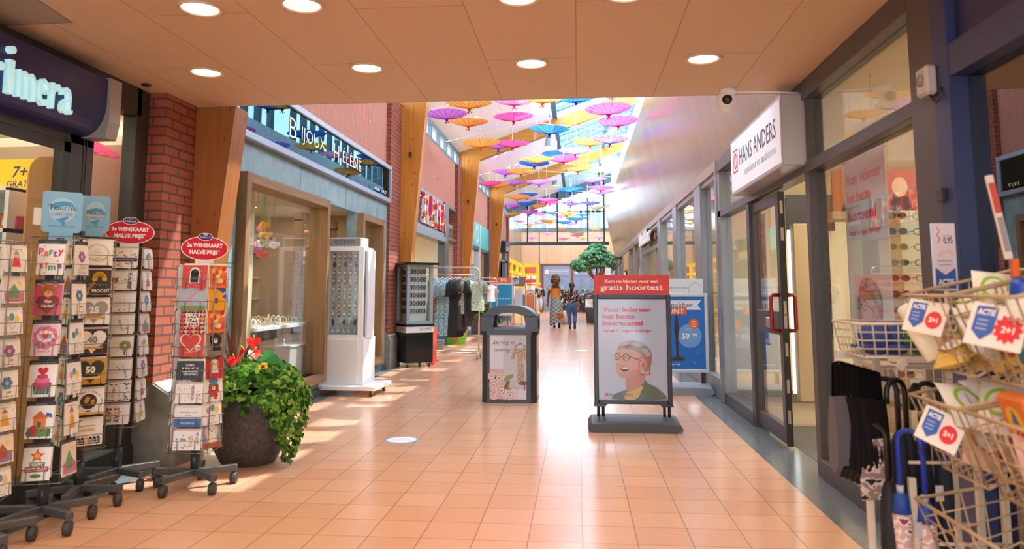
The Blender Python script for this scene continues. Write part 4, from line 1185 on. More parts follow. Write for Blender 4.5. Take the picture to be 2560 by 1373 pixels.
b = MB(); b.box(1.635, 1.655, 3.46, 3.52, 1.70, 1.76, Mdark2, 0.004); obj('door_contact', b, label='small black contact plate on the navy frame below the sensor', cat='switch')
# ---------- recessed ceiling lights of the soffit
Mrefl = mat('#f2e2c0', 0.25, 0.3)
rows = [(4.9, (-2.616, -1.451, -0.305, 0.847)), (3.75, (-2.053, -1.478, -0.304, 0.259))]
Mbulb = mat('#ffe9c4', 0.5, emit=14)
def ceiling_light(x, y, lab):
    e = empty('ceiling_light', (x, y, ZC), label=lab, cat='ceiling light', group='round ceiling lights')
    b = MB(); b.lathe([(0.118, 0.0), (0.120, -0.008), (0.108, -0.012), (0.097, -0.004), (0.097, 0.0)], mat('#d9c2ae', 0.4), n=32); obj('trim_ring', b, parent=e)
    b = MB(); b.lathe([(0.097, -0.003), (0.092, -0.0025), (0.03, -0.002), (0.001, -0.002)], mat('#ffdba6', 0.5, emit=2.6), n=32); obj('diffuser', b, parent=e)
names = {0: 'in the row near the soffit edge', 1: 'in the second row overhead'}
for r, (y, xs) in enumerate(rows):
    for i, x in enumerate(xs):
        ceiling_light(x, y, 'round recessed ceiling light %s, %s from the stationer side' % (names[r], ORD[i]))
for y in (4.9, 3.75, 2.4, 0.8, -1.0):
    for x in (-2.5, -1.4, -0.3, 0.85):
        s = light('downlight_beam', 'SPOT', (x, y, ZC - 0.02), 25, (1, 0.80, 0.56), spot_size=2.6, spot_blend=0.9, shadow_soft_size=0.09)
# ================================================================== HANGING PARASOLS
PARS = """o,-1.94,13.03,4.63,0.84 p,-2.57,14.23,4.73,0.84 o,-2.28,15.19,4.79,0.84 l,-1.25,14.49,5.05,0.84 o,-0.64,13.63,4.86,0.84 b,-0.0105,14.41,5.06,0.84 h,-1.32,15.19,4.88,0.84 b,-0.57,15.16,4.59,0.84 k,0.57,13.03,4.47,0.84 k,0.83,14.72,4.63,0.84 o,-2.15,16.28,4.55,0.84 p,-1.99,18.39,4.92,0.84 h,-1.56,17.52,4.78,0.84 y,0.32,17.82,4.85,0.84 v,0.73,16.39,4.61,0.84 b,-0.557,20.17,5,0.84 l,-0.0514,18.64,4.79,0.84 h,-0.36,19.54,4.75,0.84 o,-0.99,18.47,4.55,0.84 b,-1.17,19.92,4.71,0.84 o,0.01,19.92,4.56,0.84 c,0.76,22.09,4.86,0.84 p,-2.22,22.58,4.91,0.84 o,-1.59,20.82,4.64,0.84 h,-2.82,23.63,4.71,0.84 o,-2.69,24.63,4.81,0.84 p,-2.18,25.4,5,0.84 p,-1.2,23.09,4.66,0.84 p,0.43,20.73,4.36,0.84 h,0.73,23.09,4.45,0.84 v,0.84,24.78,4.54,0.84 b,-0.22,23.09,4.41,0.84 c,0.343,25.65,4.54,0.84 y,-1.9,23.09,4.19,0.84 b,-1.85,26.74,4.72,0.84 p,-2.85,32.9,5.04,0.84 b,-2.13,30.79,4.88,0.84 y,-1.72,31.75,4.89,0.84 h,-1.08,25.4,4.38,0.84 h,-1.12,29.88,4.8,0.84 l,-0.21,28.22,4.73,0.84 v,-0.28,30.79,4.86,0.84 v,0.55,31.86,5,0.84 c,0.88,33.67,5,0.84 y,-2.93,33.5,4.72,0.84 p,-2.18,32.9,4.72,0.84 h,-2.18,33.9,4.9,0.84 h,-1.88,36.55,5.05,0.75 b,-1.19,35.85,5,0.84 o,-0.42,27.57,4.14,0.84 b,0.24,37.04,5.03,0.84 p,-0.866,38.49,5.1,0.84 b,-0.06,26.94,3.86,0.84 o,-0.345,37.77,5.05,0.81 h,-3.05,39.51,4.97,0.84 o,-2.68,40.88,4.9,0.84 p,-2.2,41.63,5.07,0.84 o,-1.29,31.19,4.2,0.84 y,-1.48,39.51,4.87,0.84 b,-0.68,36,4.55,0.84 l,-0.26,39.51,4.82,0.84 c,0.446,40.01,4.95,0.84 y,-0.93,42.34,4.82,0.84 o,0.98,42.34,4.76,0.84 l,-1.8,43.9,4.67,0.84 o,-0.0153,33.65,3.87,0.65 p,-0.0222,32.5,3.69,0.56 l,-2.73,44,4.39,0.81 o,0.272,44.25,4.38,0.72 h,-0.84,44,4.32,0.72 p,1.26,44,4.38,0.62"""
PC = {'o': ('#ffb863', 'orange'), 'p': ('#e08cf6', 'purple'), 'l': ('#f0a6d6', 'pale pink'), 'h': ('#ff6cae', 'hot pink'), 'b': ('#3f80e4', 'blue'),
      'k': ('#f26cb6', 'pink'), 'y': ('#f9ae58', 'light orange'), 'v': ('#a284ea', 'lilac'), 'c': ('#f6dcb8', 'cream')}
PDARK = {'o': '#e07a1a', 'p': '#8f2cb4', 'l': '#e0559c', 'h': '#d02a74', 'b': '#1c4bb0', 'k': '#d83a8c', 'y': '#e8962e', 'v': '#8a55d0', 'c': '#eab070'}
Mstick = mat('#d9cdb8', 0.6); Mstring = mat('#e9e9e6', 0.6)
def parasol_parts(code, R=0.42):
    ms, md = sheet_mat(PC[code][0], 0.62), sheet_mat(PDARK[code], 0.4)
    n = 16; c = MB(); rnd = random.Random(code)
    for k in range(n):
        a0, a1, am = 2 * PI * k / n, 2 * PI * (k + 1) / n, 2 * PI * (k + 0.5) / n
        ring = []
        for r, z in ((0.03, 0.0), (0.22, 0.045), (R, 0.105)):
            ring.append([(r * math.cos(a0), r * math.sin(a0), z), (r * math.cos(am) * 0.985, r * math.sin(am) * 0.985, z + 0.004), (r * math.cos(a1), r * math.sin(a1), z)])
        for i in range(2):
            A, B = ring[i], ring[i + 1]
            c.add([A[0], A[1], B[1], B[0]], [(0, 3, 2, 1)], ms); c.add([A[1], A[2], B[2], B[1]], [(0, 3, 2, 1)], ms)
    # painted sprig
    for a, col in ((2.2, '#2f6a3a'), (5.1, '#c02a4a'), (5.3, '#2f6a3a')):
        for j in range(4):
            q = 0.24 + 0.03 * j; t = a + 0.09 * (j % 2)
            x, y = q * math.cos(t), q * math.sin(t); z = 0.045 + (q - 0.22) * 0.3 - 0.004
            c.add([(x - 0.018, y - 0.006, z), (x + 0.01, y - 0.014, z), (x + 0.02, y + 0.008, z), (x - 0.006, y + 0.014, z)], [(0, 1, 2, 3), (3, 2, 1, 0)], mat(col, 0.7))
    r = MB()
    for k in range(n):
        a = 2 * PI * k / n
        r.tube([(0.02 * math.cos(a), 0.02 * math.sin(a), -0.003), (0.22 * math.cos(a), 0.22 * math.sin(a), 0.042), (R * math.cos(a), R * math.sin(a), 0.103)], 0.0035, md, 4, smooth=False)
    k_ = MB(); k_.lathe([(0.0, 0.02), (0.03, 0.0), (0.035, -0.02), (0.018, -0.045), (0.012, -0.05)], md, n=10)
    for s in range(5):
        a = s * 2 * PI / 5
        k_.add([(0.01 * math.cos(a), 0.01 * math.sin(a), -0.04), (0.055 * math.cos(a - 0.3), 0.055 * math.sin(a - 0.3), -0.085), (0.055 * math.cos(a + 0.3), 0.055 * math.sin(a + 0.3), -0.08)], [(0, 1, 2), (2, 1, 0)], md)
    s = MB(); s.cyl((0, 0, 0), (0, 0, 0.40), 0.009, Mstick, n=6); s.cyl((0, 0, 0.34), (0, 0, 0.46), 0.014, Mstick, n=6)
    return [('canopy', c), ('rib', r), ('tassel', k_), ('stick', s)]
PROTO = {}
strings = []
pcount = {}
plist = []
for w in PARS.split():
    q = w.split(','); plist.append((q[0], *[float(x) for x in q[1:]]))
# a few more over the passage before the soffit, seen mirrored in the glass
plist += [('o', -1.6, 7.4, 4.55, 0.84), ('p', -2.2, 8.6, 4.7, 0.84), ('h', -0.6, 8.2, 4.6, 0.84), ('b', 0.4, 7.2, 4.5, 0.84), ('o', -1.4, 9.8, 4.65, 0.84), ('b', -0.3, 10.6, 4.55, 0.84), ('h', -2.3, 10.9, 4.75, 0.84), ('o', 0.6, 9.6, 4.5, 0.84), ('p', -1.2, 11.7, 4.6, 0.84)]
plist.sort(key=lambda q: q[2])
for (c, x, y, z, d) in plist:
    for f in FRAMES[1:]:
        if f - 0.44 < y < f + 0.66 and z > 3.36 + 0.358 * (x + 7.0):
            pass
    k = pcount[c] = pcount.get(c, 0) + 1
    lab = '%s paper parasol hung upside down, %s %s one from the soffit' % (PC[c][1], ORD[k - 1] if k <= 12 else ('thirteenth', 'fourteenth', 'fifteenth', 'sixteenth', 'seventeenth', 'eighteenth', 'nineteenth', 'twentieth')[k - 13], PC[c][1])
    rz = random.uniform(0, 6)
    if c not in PROTO:
        o = empty('paper_parasol', (x, y, z - 0.05), rz, label=lab, cat='parasol', group='paper parasols under the glass roof')
        for nm, mb in parasol_parts(c): obj(nm, mb, parent=o)
        PROTO[c] = o
    else:
        o = dup(PROTO[c], (x, y, z - 0.05), rz, label=lab)
    o.scale = (d / 0.84,) * 3
    top = slope(x) + (0.0 if x < -0.62 else 0.155) if y < YP else 9.4
    strings.append((o, (top - z + 0.05) / (d / 0.84)))
    o.rotation_euler = (random.uniform(-0.05, 0.05), random.uniform(-0.05, 0.05), rz)
o = dup(PROTO['h'], (-4.10, 5.62, 2.46), 0.4, label='pink paper parasol hung inside the stationer window beside the brick pillar'); o.scale = (0.8, 0.8, 0.8); o.rotation_euler = (0.2, 0.45, 0.4); o['group'] = None; del o['group']
strings.append((o, 0.5))
for o, h in strings:
    b = MB(); b.cyl((0, 0, 0.40), (0, 0, h), 0.0028, Mstring, n=4); obj('string', b, parent=o)
for i, (y, z) in enumerate(((14.6, 5.35), (17.8, 5.4), (23.0, 5.35), (25.2, 5.4), (30.0, 5.45))):
    b = MB(); b.tube([(-3.25, y, z - 0.45), (-1.2, y, z), (1.28, y + 0.1, z - 0.25)], 0.006, Mstring, 5)
    obj('support_wire', b, label='thin white wire strung across the passage under the roof, %s from the soffit' % ORD[i], cat='wire', group='wires carrying the parasols')
# pendant lamps
for i, (x, y, z, r) in enumerate(((-0.68, 18.7, 4.95, 0.16), (-0.92, 31.0, 5.70, 0.165))):
    e = empty('pendant_lamp', (x, y, z), label=('pale cone pendant lamp behind the blue parasol', 'pale cone pendant lamp farther along, shining near the roof boards')[i], cat='pendant lamp', group='cone pendant lamps')
    b = MB(); b.lathe([(r, 0), (0.065, 0.52), (0.05, 0.58), (0.0, 0.58)], mat('#8f979d', 0.4), n=24); b.lathe([(r - 0.004, 0.0), (0.06, 0.51)], mat('#f2f2ee', 0.4), n=24); obj('lamp_shade', b, parent=e)
    b = MB(); b.ell((0, 0, 0.07), (0.10, 0.10, 0.05), Mlampw); obj('bulb', b, parent=e)
    b = MB(); b.cyl((0, 0, 0.57), (0, 0, slope(x) - z), 0.006, mat('#777777'), n=6); obj('cord', b, parent=e)
# roof downlights
for i, (x, y) in enumerate(((-2.6, 17.2), (-2.4, 17.2), (-2.5, 22.2), (-2.2, 22.2), (-2.3, 24.6), (-2.05, 24.6), (-1.1, 20.9), (-0.9, 23.2), (-2.4, 29.5), (-1.2, 30.5))):
    e = downlight((x, y, slope(x) - 0.004), 0.055, 'small spotlight set in the white sloping roof boards, %s counted from the soffit' % ORD[i], 'roof board spotlights', Mlampw)
    e.rotation_euler = (0, -math.atan(0.343), 0)
for i, (y, z) in enumerate(((11.2, 3.95), (16.9, 3.9), (18.6, 3.9), (24.4, 3.85), (25.9, 3.85))):
    b = MB(); b.box(0, 0.01, -0.025, 0.025, -0.03, 0.03, Msil); b.tube([(0.01, 0, 0), (0.06, 0, 0), (0.075, 0, 0.02)], 0.007, Msil, 6)
    obj('wall_hook', b, (XL, y, z), label='small metal hook on the upper brick wall, %s from the soffit' % ORD[i], cat='hook', group='hooks on the brick wall')

# ================================================================== DISPLAY TOWERS
def caster(b, x, y, r=0.03, z=0.0, m=None):
    m = m or mat('#3a3a3c', 0.5)
    b.tube([(x - 0.013, y, z + r), (x + 0.013, y, z + r)], r, m, 14)
    b.box(x - 0.02, x + 0.02, y - 0.012, y + 0.012, z + r, z + 2.1 * r, Msil); return b
def watch_mesh(strap, dial, rim):
    b = MB()
    b.lathe([(0.0, 0), (0.016, 0), (0.019, -0.003), (0.019, -0.009), (0.0, -0.009)], mat(rim, 0.25, 0.7), n=14)
    b.lathe([(0.0, 0.0008), (0.0155, 0.0008)], mat(dial, 0.3), n=14)
    b.v = [(x, -z, y) for x, y, z in b.v]
    b.tube([(0, 0.004, 0.017), (0, 0.014, 0.036), (0, 0.035, 0.03), (0, 0.045, 0), (0, 0.035, -0.03), (0, 0.014, -0.036), (0, 0.004, -0.017)], 0.008, mat(strap, 0.5), 6)
    return b
WV = [watch_mesh(*q) for q in (('#8a5a3a', '#e9e4dc', '#c98a5a'), ('#4a3a32', '#3a2f2a', '#9a6a4a'), ('#c9c6c0', '#f4f4f2', '#d9d9d6'), ('#a86a4a', '#f0ece6', '#d69a6a'), ('#6a6660', '#d9d6d0', '#b9b6b0'), ('#3a4a8a', '#33427a', '#8a8f9a'))]
# white watch tower
tx, ty = -2.97, 9.42
e = empty('watch_tower', (tx, ty, 0), -0.03, label='tall white watch display tower on a wheeled platform beside the jeweller window', cat='display tower')
Mwt = mat('#f3f4f5', 0.3)
b = MB(); b.box(-0.47, 0.5, -0.36, 0.34, 0.075, 0.125, Mwt, 0.006); obj('platform', b, parent=e)
b = MB(); b.box(-0.29, 0.29, -0.21, 0.27, 0.125, 0.70, Mwt, 0.004); obj('cabinet', b, parent=e)
b = MB(); b.box(-0.27, 0.21, -0.216, -0.208, 0.15, 0.68, mat('#e6e7e9', 0.35), 0.002); b.cyl((-0.235, -0.216, 0.52), (-0.235, -0.222, 0.52), 0.01, Msil, n=10); obj('door', b, parent=e)
b = MB()
for q in ((-0.265, -0.20, -0.2, 0.22, 0.70, 1.85), (0.20, 0.265, -0.2, 0.22, 0.70, 1.85), (-0.2, 0.2, -0.2, 0.22, 1.80, 1.85), (-0.2, 0.2, -0.2, 0.22, 0.70, 0.74)): b.box(*q, Mwt, 0.004)
b.box(-0.2, 0.2, 0.02, 0.03, 0.74, 1.80, mat('#dcdbd6', 0.5)); obj('case_frame', b, parent=e)
b = MB(); b.box(0.27, 0.30, -0.12, 0.18, 0.70, 1.82, mat('#ececee', 0.3)); b.box(0.266, 0.272, -0.16, -0.13, 0.72, 1.8, mat('#56595f', 0.3)); obj('side_panel', b, parent=e)
b = MB(); b.box(-0.2, 0.2, -0.19, -0.185, 0.74, 1.80, glass_mat('glass_case', base=0.03, power=5, top=0.5)); obj('pane', b, parent=e)
b = MB(); b.box(-0.225, 0.225, -0.18, 0.10, 1.85, 1.97, Mwt, 0.004); b.box(-0.21, 0.21, -0.184, -0.18, 1.862, 1.96, mat('#8f9094', 0.4)); obj('header', b, parent=e)
b = MB(); b.page((0, -0.1845, 1.885), (1, 0, 0), (0, 0, 1)); b.text('OOZOO', 0, 0.005, 0.05, mat('#26262a'), 1, w=0.26); obj('lettering', b, parent=e)
for sx, sy in ((-0.4, -0.28), (0.42, -0.28), (-0.4, 0.26), (0.42, 0.26)):
    obj('caster', caster(MB(), sx, sy, 0.035), parent=e)
W0 = {}
for r in range(10):
    for c in range(5):
        v = [0, 1, 0, 3, 4, 2, 0, 2, 2, 2][r] if (c + r) % 2 else [3, 0, 3, 2, 2, 4, 3, 4, 5, 2][r]
        if r == 8 and c == 0: v = 5
        loc = (tx - 0.155 + 0.072 * c + 0.0, ty - 0.125, 1.735 - 0.105 * r)
        lab = 'wristwatch in the white tower, %s row from the top, %s across' % (ORD[r], ORD[c])
        if v not in W0: W0[v] = obj('wristwatch', WV[v], loc, label=lab, cat='watch', group='watches in the white tower')
        else: dup(W0[v], loc, label=lab)
# black and silver watch tower
ox, oy, oz = -2.85, 12.80, math.radians(36)
e = empty('watch_tower', (ox, oy, 0), oz, label='black and silver watch display tower beside the brick pillar', cat='display tower')
Mblk = mat('#1b1a1b', 0.12); Msv = mat('#9fb0b8', 0.35, 0.4)
b = MB(); b.box(-0.25, 0.25, -0.25, 0.25, 0.075, 0.58, Mblk, 0.005); b.box(-0.26, 0.26, -0.26, 0.26, 0.685, 0.725, Mblk, 0.004); obj('cabinet', b, parent=e)
b = MB(); b.box(-0.252, 0.252, -0.252, 0.252, 0.58, 0.685, mat('#d9dcdd', 0.4)); obj('label_band', b, parent=e)
b = MB(); b.page((0, -0.2525, 0.6), (1, 0, 0), (0, 0, 1)); b.text('OLYMPIC', 0.11, 0.012, 0.055, mat('#202022'), 1, w=0.24); b.page((-0.2525, 0, 0.6), (0, -1, 0), (0, 0, 1)); b.text('OLYMPIC', 0.09, 0.012, 0.05, mat('#202022'), 1, w=0.22); obj('lettering', b, parent=e)
b = MB()
for sx in (-1, 1):
    for sy in (-1, 1): b.box(sx * 0.215 - 0.03, sx * 0.215 + 0.03, sy * 0.215 - 0.03, sy * 0.215 + 0.03, 0.725, 1.735, Msv, 0.004)
b.box(-0.24, 0.24, -0.24, 0.24, 0.725, 0.77, Msv); b.box(-0.24, 0.24, -0.24, 0.24, 1.70, 1.735, Msv); b.box(-0.15, 0.15, -0.14, 0.15, 0.77, 1.70, mat('#e3e6e6', 0.5)); obj('case_frame', b, parent=e)
b = MB(); b.box(-0.19, 0.19, -0.232, -0.228, 0.77, 1.70, glass_mat('glass_case2', base=0.03, power=5, top=0.5)); obj('pane', b, parent=e)
b = MB(); b.box(-0.232, -0.228, -0.19, 0.19, 0.77, 1.70, glass_mat('glass_case3', base=0.03, power=5, top=0.5)); obj('pane', b, parent=e)
b = MB(); b.box(-0.32, 0.32, -0.32, 0.32, 1.735, 1.775, Mblk, 0.006); b.cyl((0, 0, 1.775), (0, 0, 1.80), 0.01, Msil, n=8); b.ell((0, 0, 1.81), 0.016, Msil, 10, 8); obj('top', b, parent=e)
for sx, sy in ((-0.2, -0.2), (0.2, -0.2), (-0.2, 0.2), (0.2, 0.2)): obj('caster', caster(MB(), sx, sy, 0.03), parent=e)
wb = watch_mesh('#222224', '#6a6a6e', '#3a3a3e'); w0 = None
for face, cols in ((0, 5), (1, 4)):
    for r in range(6):
        for c in range(cols):
            if face == 0: lx, ly, rz = -0.125 + 0.062 * c, -0.19, 0
            else: lx, ly, rz = -0.195, -0.11 + 0.07 * c, -PI / 2
            loc = (ox + lx * math.cos(oz) - ly * math.sin(oz), oy + lx * math.sin(oz) + ly * math.cos(oz), 1.62 - 0.135 * r)
            lab = 'black wristwatch in the black tower, %s side, %s row down, %s across' % (('wide lit', 'narrow')[face], ORD[r], ORD[c])
            if w0 is None: w0 = obj('wristwatch', wb, loc, oz + rz + 0.7, label=lab, cat='watch', group='watches in the black tower')
            else: dup(w0, loc, oz + rz + 0.7, label=lab)

# ================================================================== LITTER BIN
def litter_bin(loc, lab):
    e = empty('litter_bin', loc, label=lab, cat='litter bin')
    Mb = mat('#25272b', 0.35)
    def octo(x, y, c): return [(-x + c, -y), (x - c, -y), (x, -y + c), (x, y - c), (x - c, y), (-x + c, y), (-x, y - c), (-x, -y + c)]
    b = MB(); b.prism(octo(0.32, 0.28, 0.065), 2, 0.0, 0.82, Mb); b.prism(octo(0.335, 0.295, 0.07), 2, 0.78, 0.835, Mb); obj('body', b, parent=e)
    b = MB()
    N = 16; out, inn = [], []
    for i in range(N + 1):
        t = -1 + 2 * i / N
        out.append((0.335 * t, 1.125 - 0.13 * abs(t) ** 2.6)); inn.append((0.185 * t, 1.035 - 0.04 * abs(t) ** 2.4))
    for y0, y1 in ((-0.29, -0.24), (0.24, 0.29)):
        for i in range(N):
            (xa, za), (xb, zb), (xc, zc), (xd, zd) = out[i], out[i + 1], inn[i + 1], inn[i]
            b.prism([(xd, zd), (xc, zc), (xb, zb), (xa, za)], 1, y0, y1, Mb)
    for i in range(N):
        (xa, za), (xb, zb) = out[i], out[i + 1]
        b.prism([(xa, za - 0.04), (xb, zb - 0.04), (xb, zb), (xa, za)], 1, -0.284, 0.284, Mb)
    obj('hood', b, parent=e)
    for sx in (-1, 1):
        for sy in (-1, 1):
            b = MB(); b.prism([(sx * 0.335, 0.82), (sx * 0.335, 1.0), (sx * 0.18, 1.0), (sx * 0.195, 0.9), (sx * 0.185, 0.82)], 1, sy * 0.29, sy * 0.19, Mb); obj('post', b, parent=e)
    b = MB(); b.prism([(-0.26, 0.835), (0.26, 0.835), (0.22, 0.865), (-0.22, 0.865)], 1, -0.25, 0.25, mat('#4a525c', 0.3)); obj('inner_tray', b, parent=e)
    b = MB(); b.box(0.319, 0.3215, -0.21, 0.21, 0.05, 0.77, mat('#d9c3bf', 0.3)); b.page((0.3217, -0.21, 0.05), (0, 1, 0), (0, 0, 1)); b.rect(0.02, 0.3, 0.38, 0.2, mat('#9a86a0')); b.rect(0.02, 0.52, 0.3, 0.12, mat('#e0a080')); obj('side_poster', b, parent=e)
    b = MB(); b.box(-0.245, 0.225, -0.285, -0.279, 0.03, 0.80, Mb); x0, z0 = -0.225, 0.045; Wp, Hp = 0.43, 0.74
    b.page((x0, -0.2855, z0), (1, 0, 0), (0, 0, 1)); b.rect(0, 0, Wp, Hp, mat('#d8d6de', 0.4), 0.5); b.rect(0.16, 0.11, 0.27, 0.61, mat('#c5c4cc', 0.5), 1)
    Mi = mat('#4a3a3e'); b.text('Spring is', 0.16, 0.63, 0.042, Mi, 2.5, shear=0.35, bold=-0.004, w=0.25); b.text('coming!', 0.145, 0.545, 0.042, Mi, 2.5, shear=0.35, bold=-0.004, w=0.2)
    ML = print_mat('leopard_print', ['#5a463a', '#d6c2aa'], (160, 160, 160), 0.47)
    b.poly([(0.29, 0.60), (0.33, 0.58), (0.37, 0.58), (0.41, 0.60), (0.43, 0.57), (0.43, 0.45), (0.405, 0.44), (0.40, 0.50), (0.39, 0.47), (0.405, 0.30), (0.40, 0.21), (0.325, 0.20), (0.325, 0.32), (0.33, 0.46), (0.31, 0.52), (0.285, 0.45), (0.255, 0.465), (0.27, 0.55)], ML, 3)
    b.line([(0.30, 0.605), (0.36, 0.64), (0.42, 0.605)], 0.008, mat('#6a4a3a'), 3.5); b.line([(0.36, 0.64), (0.362, 0.68)], 0.003, mat('#6a4a3a'), 3.5)
    b.poly([(0.33, 0.19), (0.35, 0.165), (0.42, 0.16), (0.43, 0.185), (0.43, 0.20), (0.38, 0.21)], mat('#7a5a44'), 3.6); b.rect(0.40, 0.10, 0.012, 0.08, Mi, 3.5)
    Mro = [mat('#e3cfcb'), mat('#d3b5b2'), mat('#efe2de'), mat('#c49f9e')]
    b.rect(0, 0.0, 0.16, 0.345, mat('#cdb0b0'), 1.2); b.rect(0.16, 0, 0.17, 0.10, mat('#d9c9c6'), 1.2)
    for (cx, cy_, r) in ((0.03, 0.26, 0.05), (0.11, 0.24, 0.05), (0.05, 0.16, 0.055), (0.14, 0.10, 0.06), (0.05, 0.04, 0.05), (0.24, 0.045, 0.055)):
        for q in range(4): b.disc(cx, cy_, r * (1 - 0.24 * q), Mro[(q * 3) % 4], 1.6 + 0.3 * q, n=14)
        b.disc(cx, cy_, r * 0.18, mat('#8a7a4a'), 3, n=8)
    b.poly([(0.16, 0.22), (0.20, 0.27), (0.27, 0.285), (0.28, 0.26), (0.24, 0.22), (0.17, 0.20)], mat('#8a9a5a'), 3.4); b.poly([(0.16, 0.12), (0.20, 0.21), (0.24, 0.20), (0.22, 0.13), (0.26, 0.11)], mat('#5f7040'), 3.2); b.rect(0.205, 0.135, 0.02, 0.04, mat('#d0502e'), 3.6)
    b.text("l'e Wiaen", 0.29, 0.125, 0.016, Mi, 3); obj('front_poster', b, parent=e)
    return e
litter_bin((-0.815, 9.01, 0), 'dark grey litter bin with a Spring is coming poster in the passage')
litter_bin((0.63, 44.4, 0), 'distant litter bin with an arched hood near the flower stand')

# ================================================================== POSTER STANDS
def base_slab(e, w, d, m, h=0.10):
    b = MB(); n = 10
    for i in range(n):
        pass
    P0 = []
    prof = [(-w / 2, 0.02), (-w / 2 - 0.01, 0.05), (-w / 2 + 0.02, h * 0.9), (-w * 0.3, h), (w * 0.3, h), (w / 2 - 0.02, h * 0.9), (w / 2 + 0.01, 0.05), (w / 2, 0.02), (w / 2 - 0.05, 0.0), (-w / 2 + 0.05, 0.0)]
    k = len(prof); vs, fs = [], []
    sec = [(-d / 2, 0.72), (-d / 2 + 0.03, 0.85), (-d * 0.12, 1.0), (d * 0.12, 1.0), (d / 2 - 0.03, 0.85), (d / 2, 0.72)]
    for y, s in sec:
        for x, z in prof: vs.append((x, y, z * s if z > 0.03 else z))
    for i in range(len(sec) - 1):
        for j in range(k): fs.append((i * k + j, (i + 1) * k + j, (i + 1) * k + (j + 1) % k, i * k + (j + 1) % k))
    fs.append(tuple(range(k))); fs.append(tuple((len(sec) - 1) * k + j for j in range(k))[::-1])
    b.add(vs, fs, m); obj('base', b, parent=e)
Mrub = mat('#4a4d52', 0.55); Mfrm = mat('#2c2c2f', 0.35)
e = empty('poster_stand', (0.51, 7.27, 0), label='black pavement poster stand with a laughing man advert and red header', cat='poster stand')
base_slab(e, 0.84, 0.5, Mrub, 0.115)
for s in (-1, 1):
    b = MB(); b.cyl((s * 0.31 - 0.02, 0, 0.09), (s * 0.31 - 0.02, 0, 0.215), 0.014, mat('#1f1f21')); b.cyl((s * 0.31 + 0.025, 0, 0.09), (s * 0.31 + 0.025, 0, 0.215), 0.014, mat('#1f1f21')); b.prism([(s * 0.37, 0.23), (s * 0.375, 0.205), (s * 0.27, 0.20), (s * 0.24, 0.23)], 1, -0.03, 0.03, Mfrm); obj('spring_foot', b, parent=e)
b = MB()
for q in ((-0.367, -0.325, 0.225, 1.26), (0.325, 0.367, 0.225, 1.26)): b.box(q[0], q[1], -0.022, 0.022, q[2], q[3], Mfrm, 0.006)
b.box(-0.325, 0.325, -0.022, 0.022, 0.225, 0.265, Mfrm, 0.006); b.box(-0.325, 0.325, -0.022, 0.022, 1.215, 1.26, Mfrm, 0.006); obj('frame', b, parent=e)
b = MB(); b.box(-0.33, 0.33, -0.008, 0.012, 0.26, 1.22, mat('#bccae6', 0.3)); b.page((-0.325, -0.009, 0.26), (1, 0, 0), (0, 0, 1))
MR = mat('#d8352f', 0.5)
for i, (t, w) in enumerate((('Voor iedereen', 0.455), ('het beste', 0.305), ('hoortoestel', 0.38))): b.text(t, 0.045, 0.835 - 0.065 * i, 0.043, MR, 2, 'l', bold=0.03, w=w)
b.text('Vanaf 0,- eigen bijdrage', 0.045, 0.643, 0.024, MR, 2, 'l', bold=0.022, w=0.46); portrait(b, 0.0, 0.005, 0.655, 2)
b.rect(0.055, 0.04, 0.035, 0.026, MR, 9); b.text('HANS ANDERS', 0.10, 0.04, 0.026, mat('#4a3a44'), 9, 'l', w=0.22); obj('poster', b, parent=e)
b = MB(); b.box(-0.327, 0.327, -0.0165, -0.0155, 0.262, 1.218, glass_mat('poster_film', tint=(0.97, 0.97, 0.97), base=0.02, power=4, top=0.4, rough=0.1)); obj('clear_cover', b, parent=e)
b = MB(); b.box(-0.36, 0.36, -0.006, 0.006, 1.26, 1.445, mat('#da3b34', 0.45)); b.page((0, -0.0065, 1.26), (1, 0, 0), (0, 0, 1))
b.text('Kom nu binnen voor een', 0, 0.115, 0.029, Mwhite2, 1, bold=0.03, w=0.51); b.text('gratis hoortest', 0, 0.045, 0.05, Mwhite2, 1, bold=0.022, w=0.60); obj('header', b, parent=e)
e = empty('poster_stand', (1.27, 9.78, 0), label='blue vacuum cleaner advert on a silver poster stand behind the black stand', cat='poster stand')
base_slab(e, 0.78, 0.5, mat('#8f959c', 0.45), 0.13)
for s in (-1, 1):
    b = MB(); b.box(s * 0.3 - 0.025, s * 0.3 + 0.025, -0.02, 0.02, 0.1, 0.26, Mfrm); obj('spring_foot', b, parent=e)
Mfs = mat('#c9ced4', 0.35, 0.3)
b = MB()
for q in ((-0.38, -0.34), (0.34, 0.38)): b.box(q[0], q[1], -0.02, 0.02, 0.255, 1.26, Mfs, 0.006)
b.box(-0.34, 0.34, -0.02, 0.02, 0.255, 0.30, Mfs, 0.006); b.box(-0.34, 0.34, -0.02, 0.02, 1.215, 1.26, Mfs, 0.006); obj('frame', b, parent=e)
Mbl = mat('#1f6fc4', 0.4); Mor = mat('#f0642c', 0.5)
b = MB(); b.box(-0.345, 0.345, -0.008, 0.012, 0.29, 1.22, Mbl); b.page((-0.345, -0.0085, 0.29), (1, 0, 0), (0, 0, 1))
b.rect(0.05, 0.76, 0.5, 0.12, mat('#e9eef4'), 1); b.poly([(0.55, 0.76), (0.645, 0.76), (0.60, 0.82), (0.645, 0.88), (0.55, 0.88)], mat('#e9eef4'), 1)
b.text('prijspakker.', 0.09, 0.795, 0.06, mat('#3f5a7a'), 2, 'l', w=0.47); b.rect(0.10, 0.70, 0.36, 0.09, Mor, 2, ) ; b.text('STUNT', 0.12, 0.715, 0.058, Mwhite2, 3, 'l', w=0.31, bold=0.03)
Mvac = mat('#2c3038')
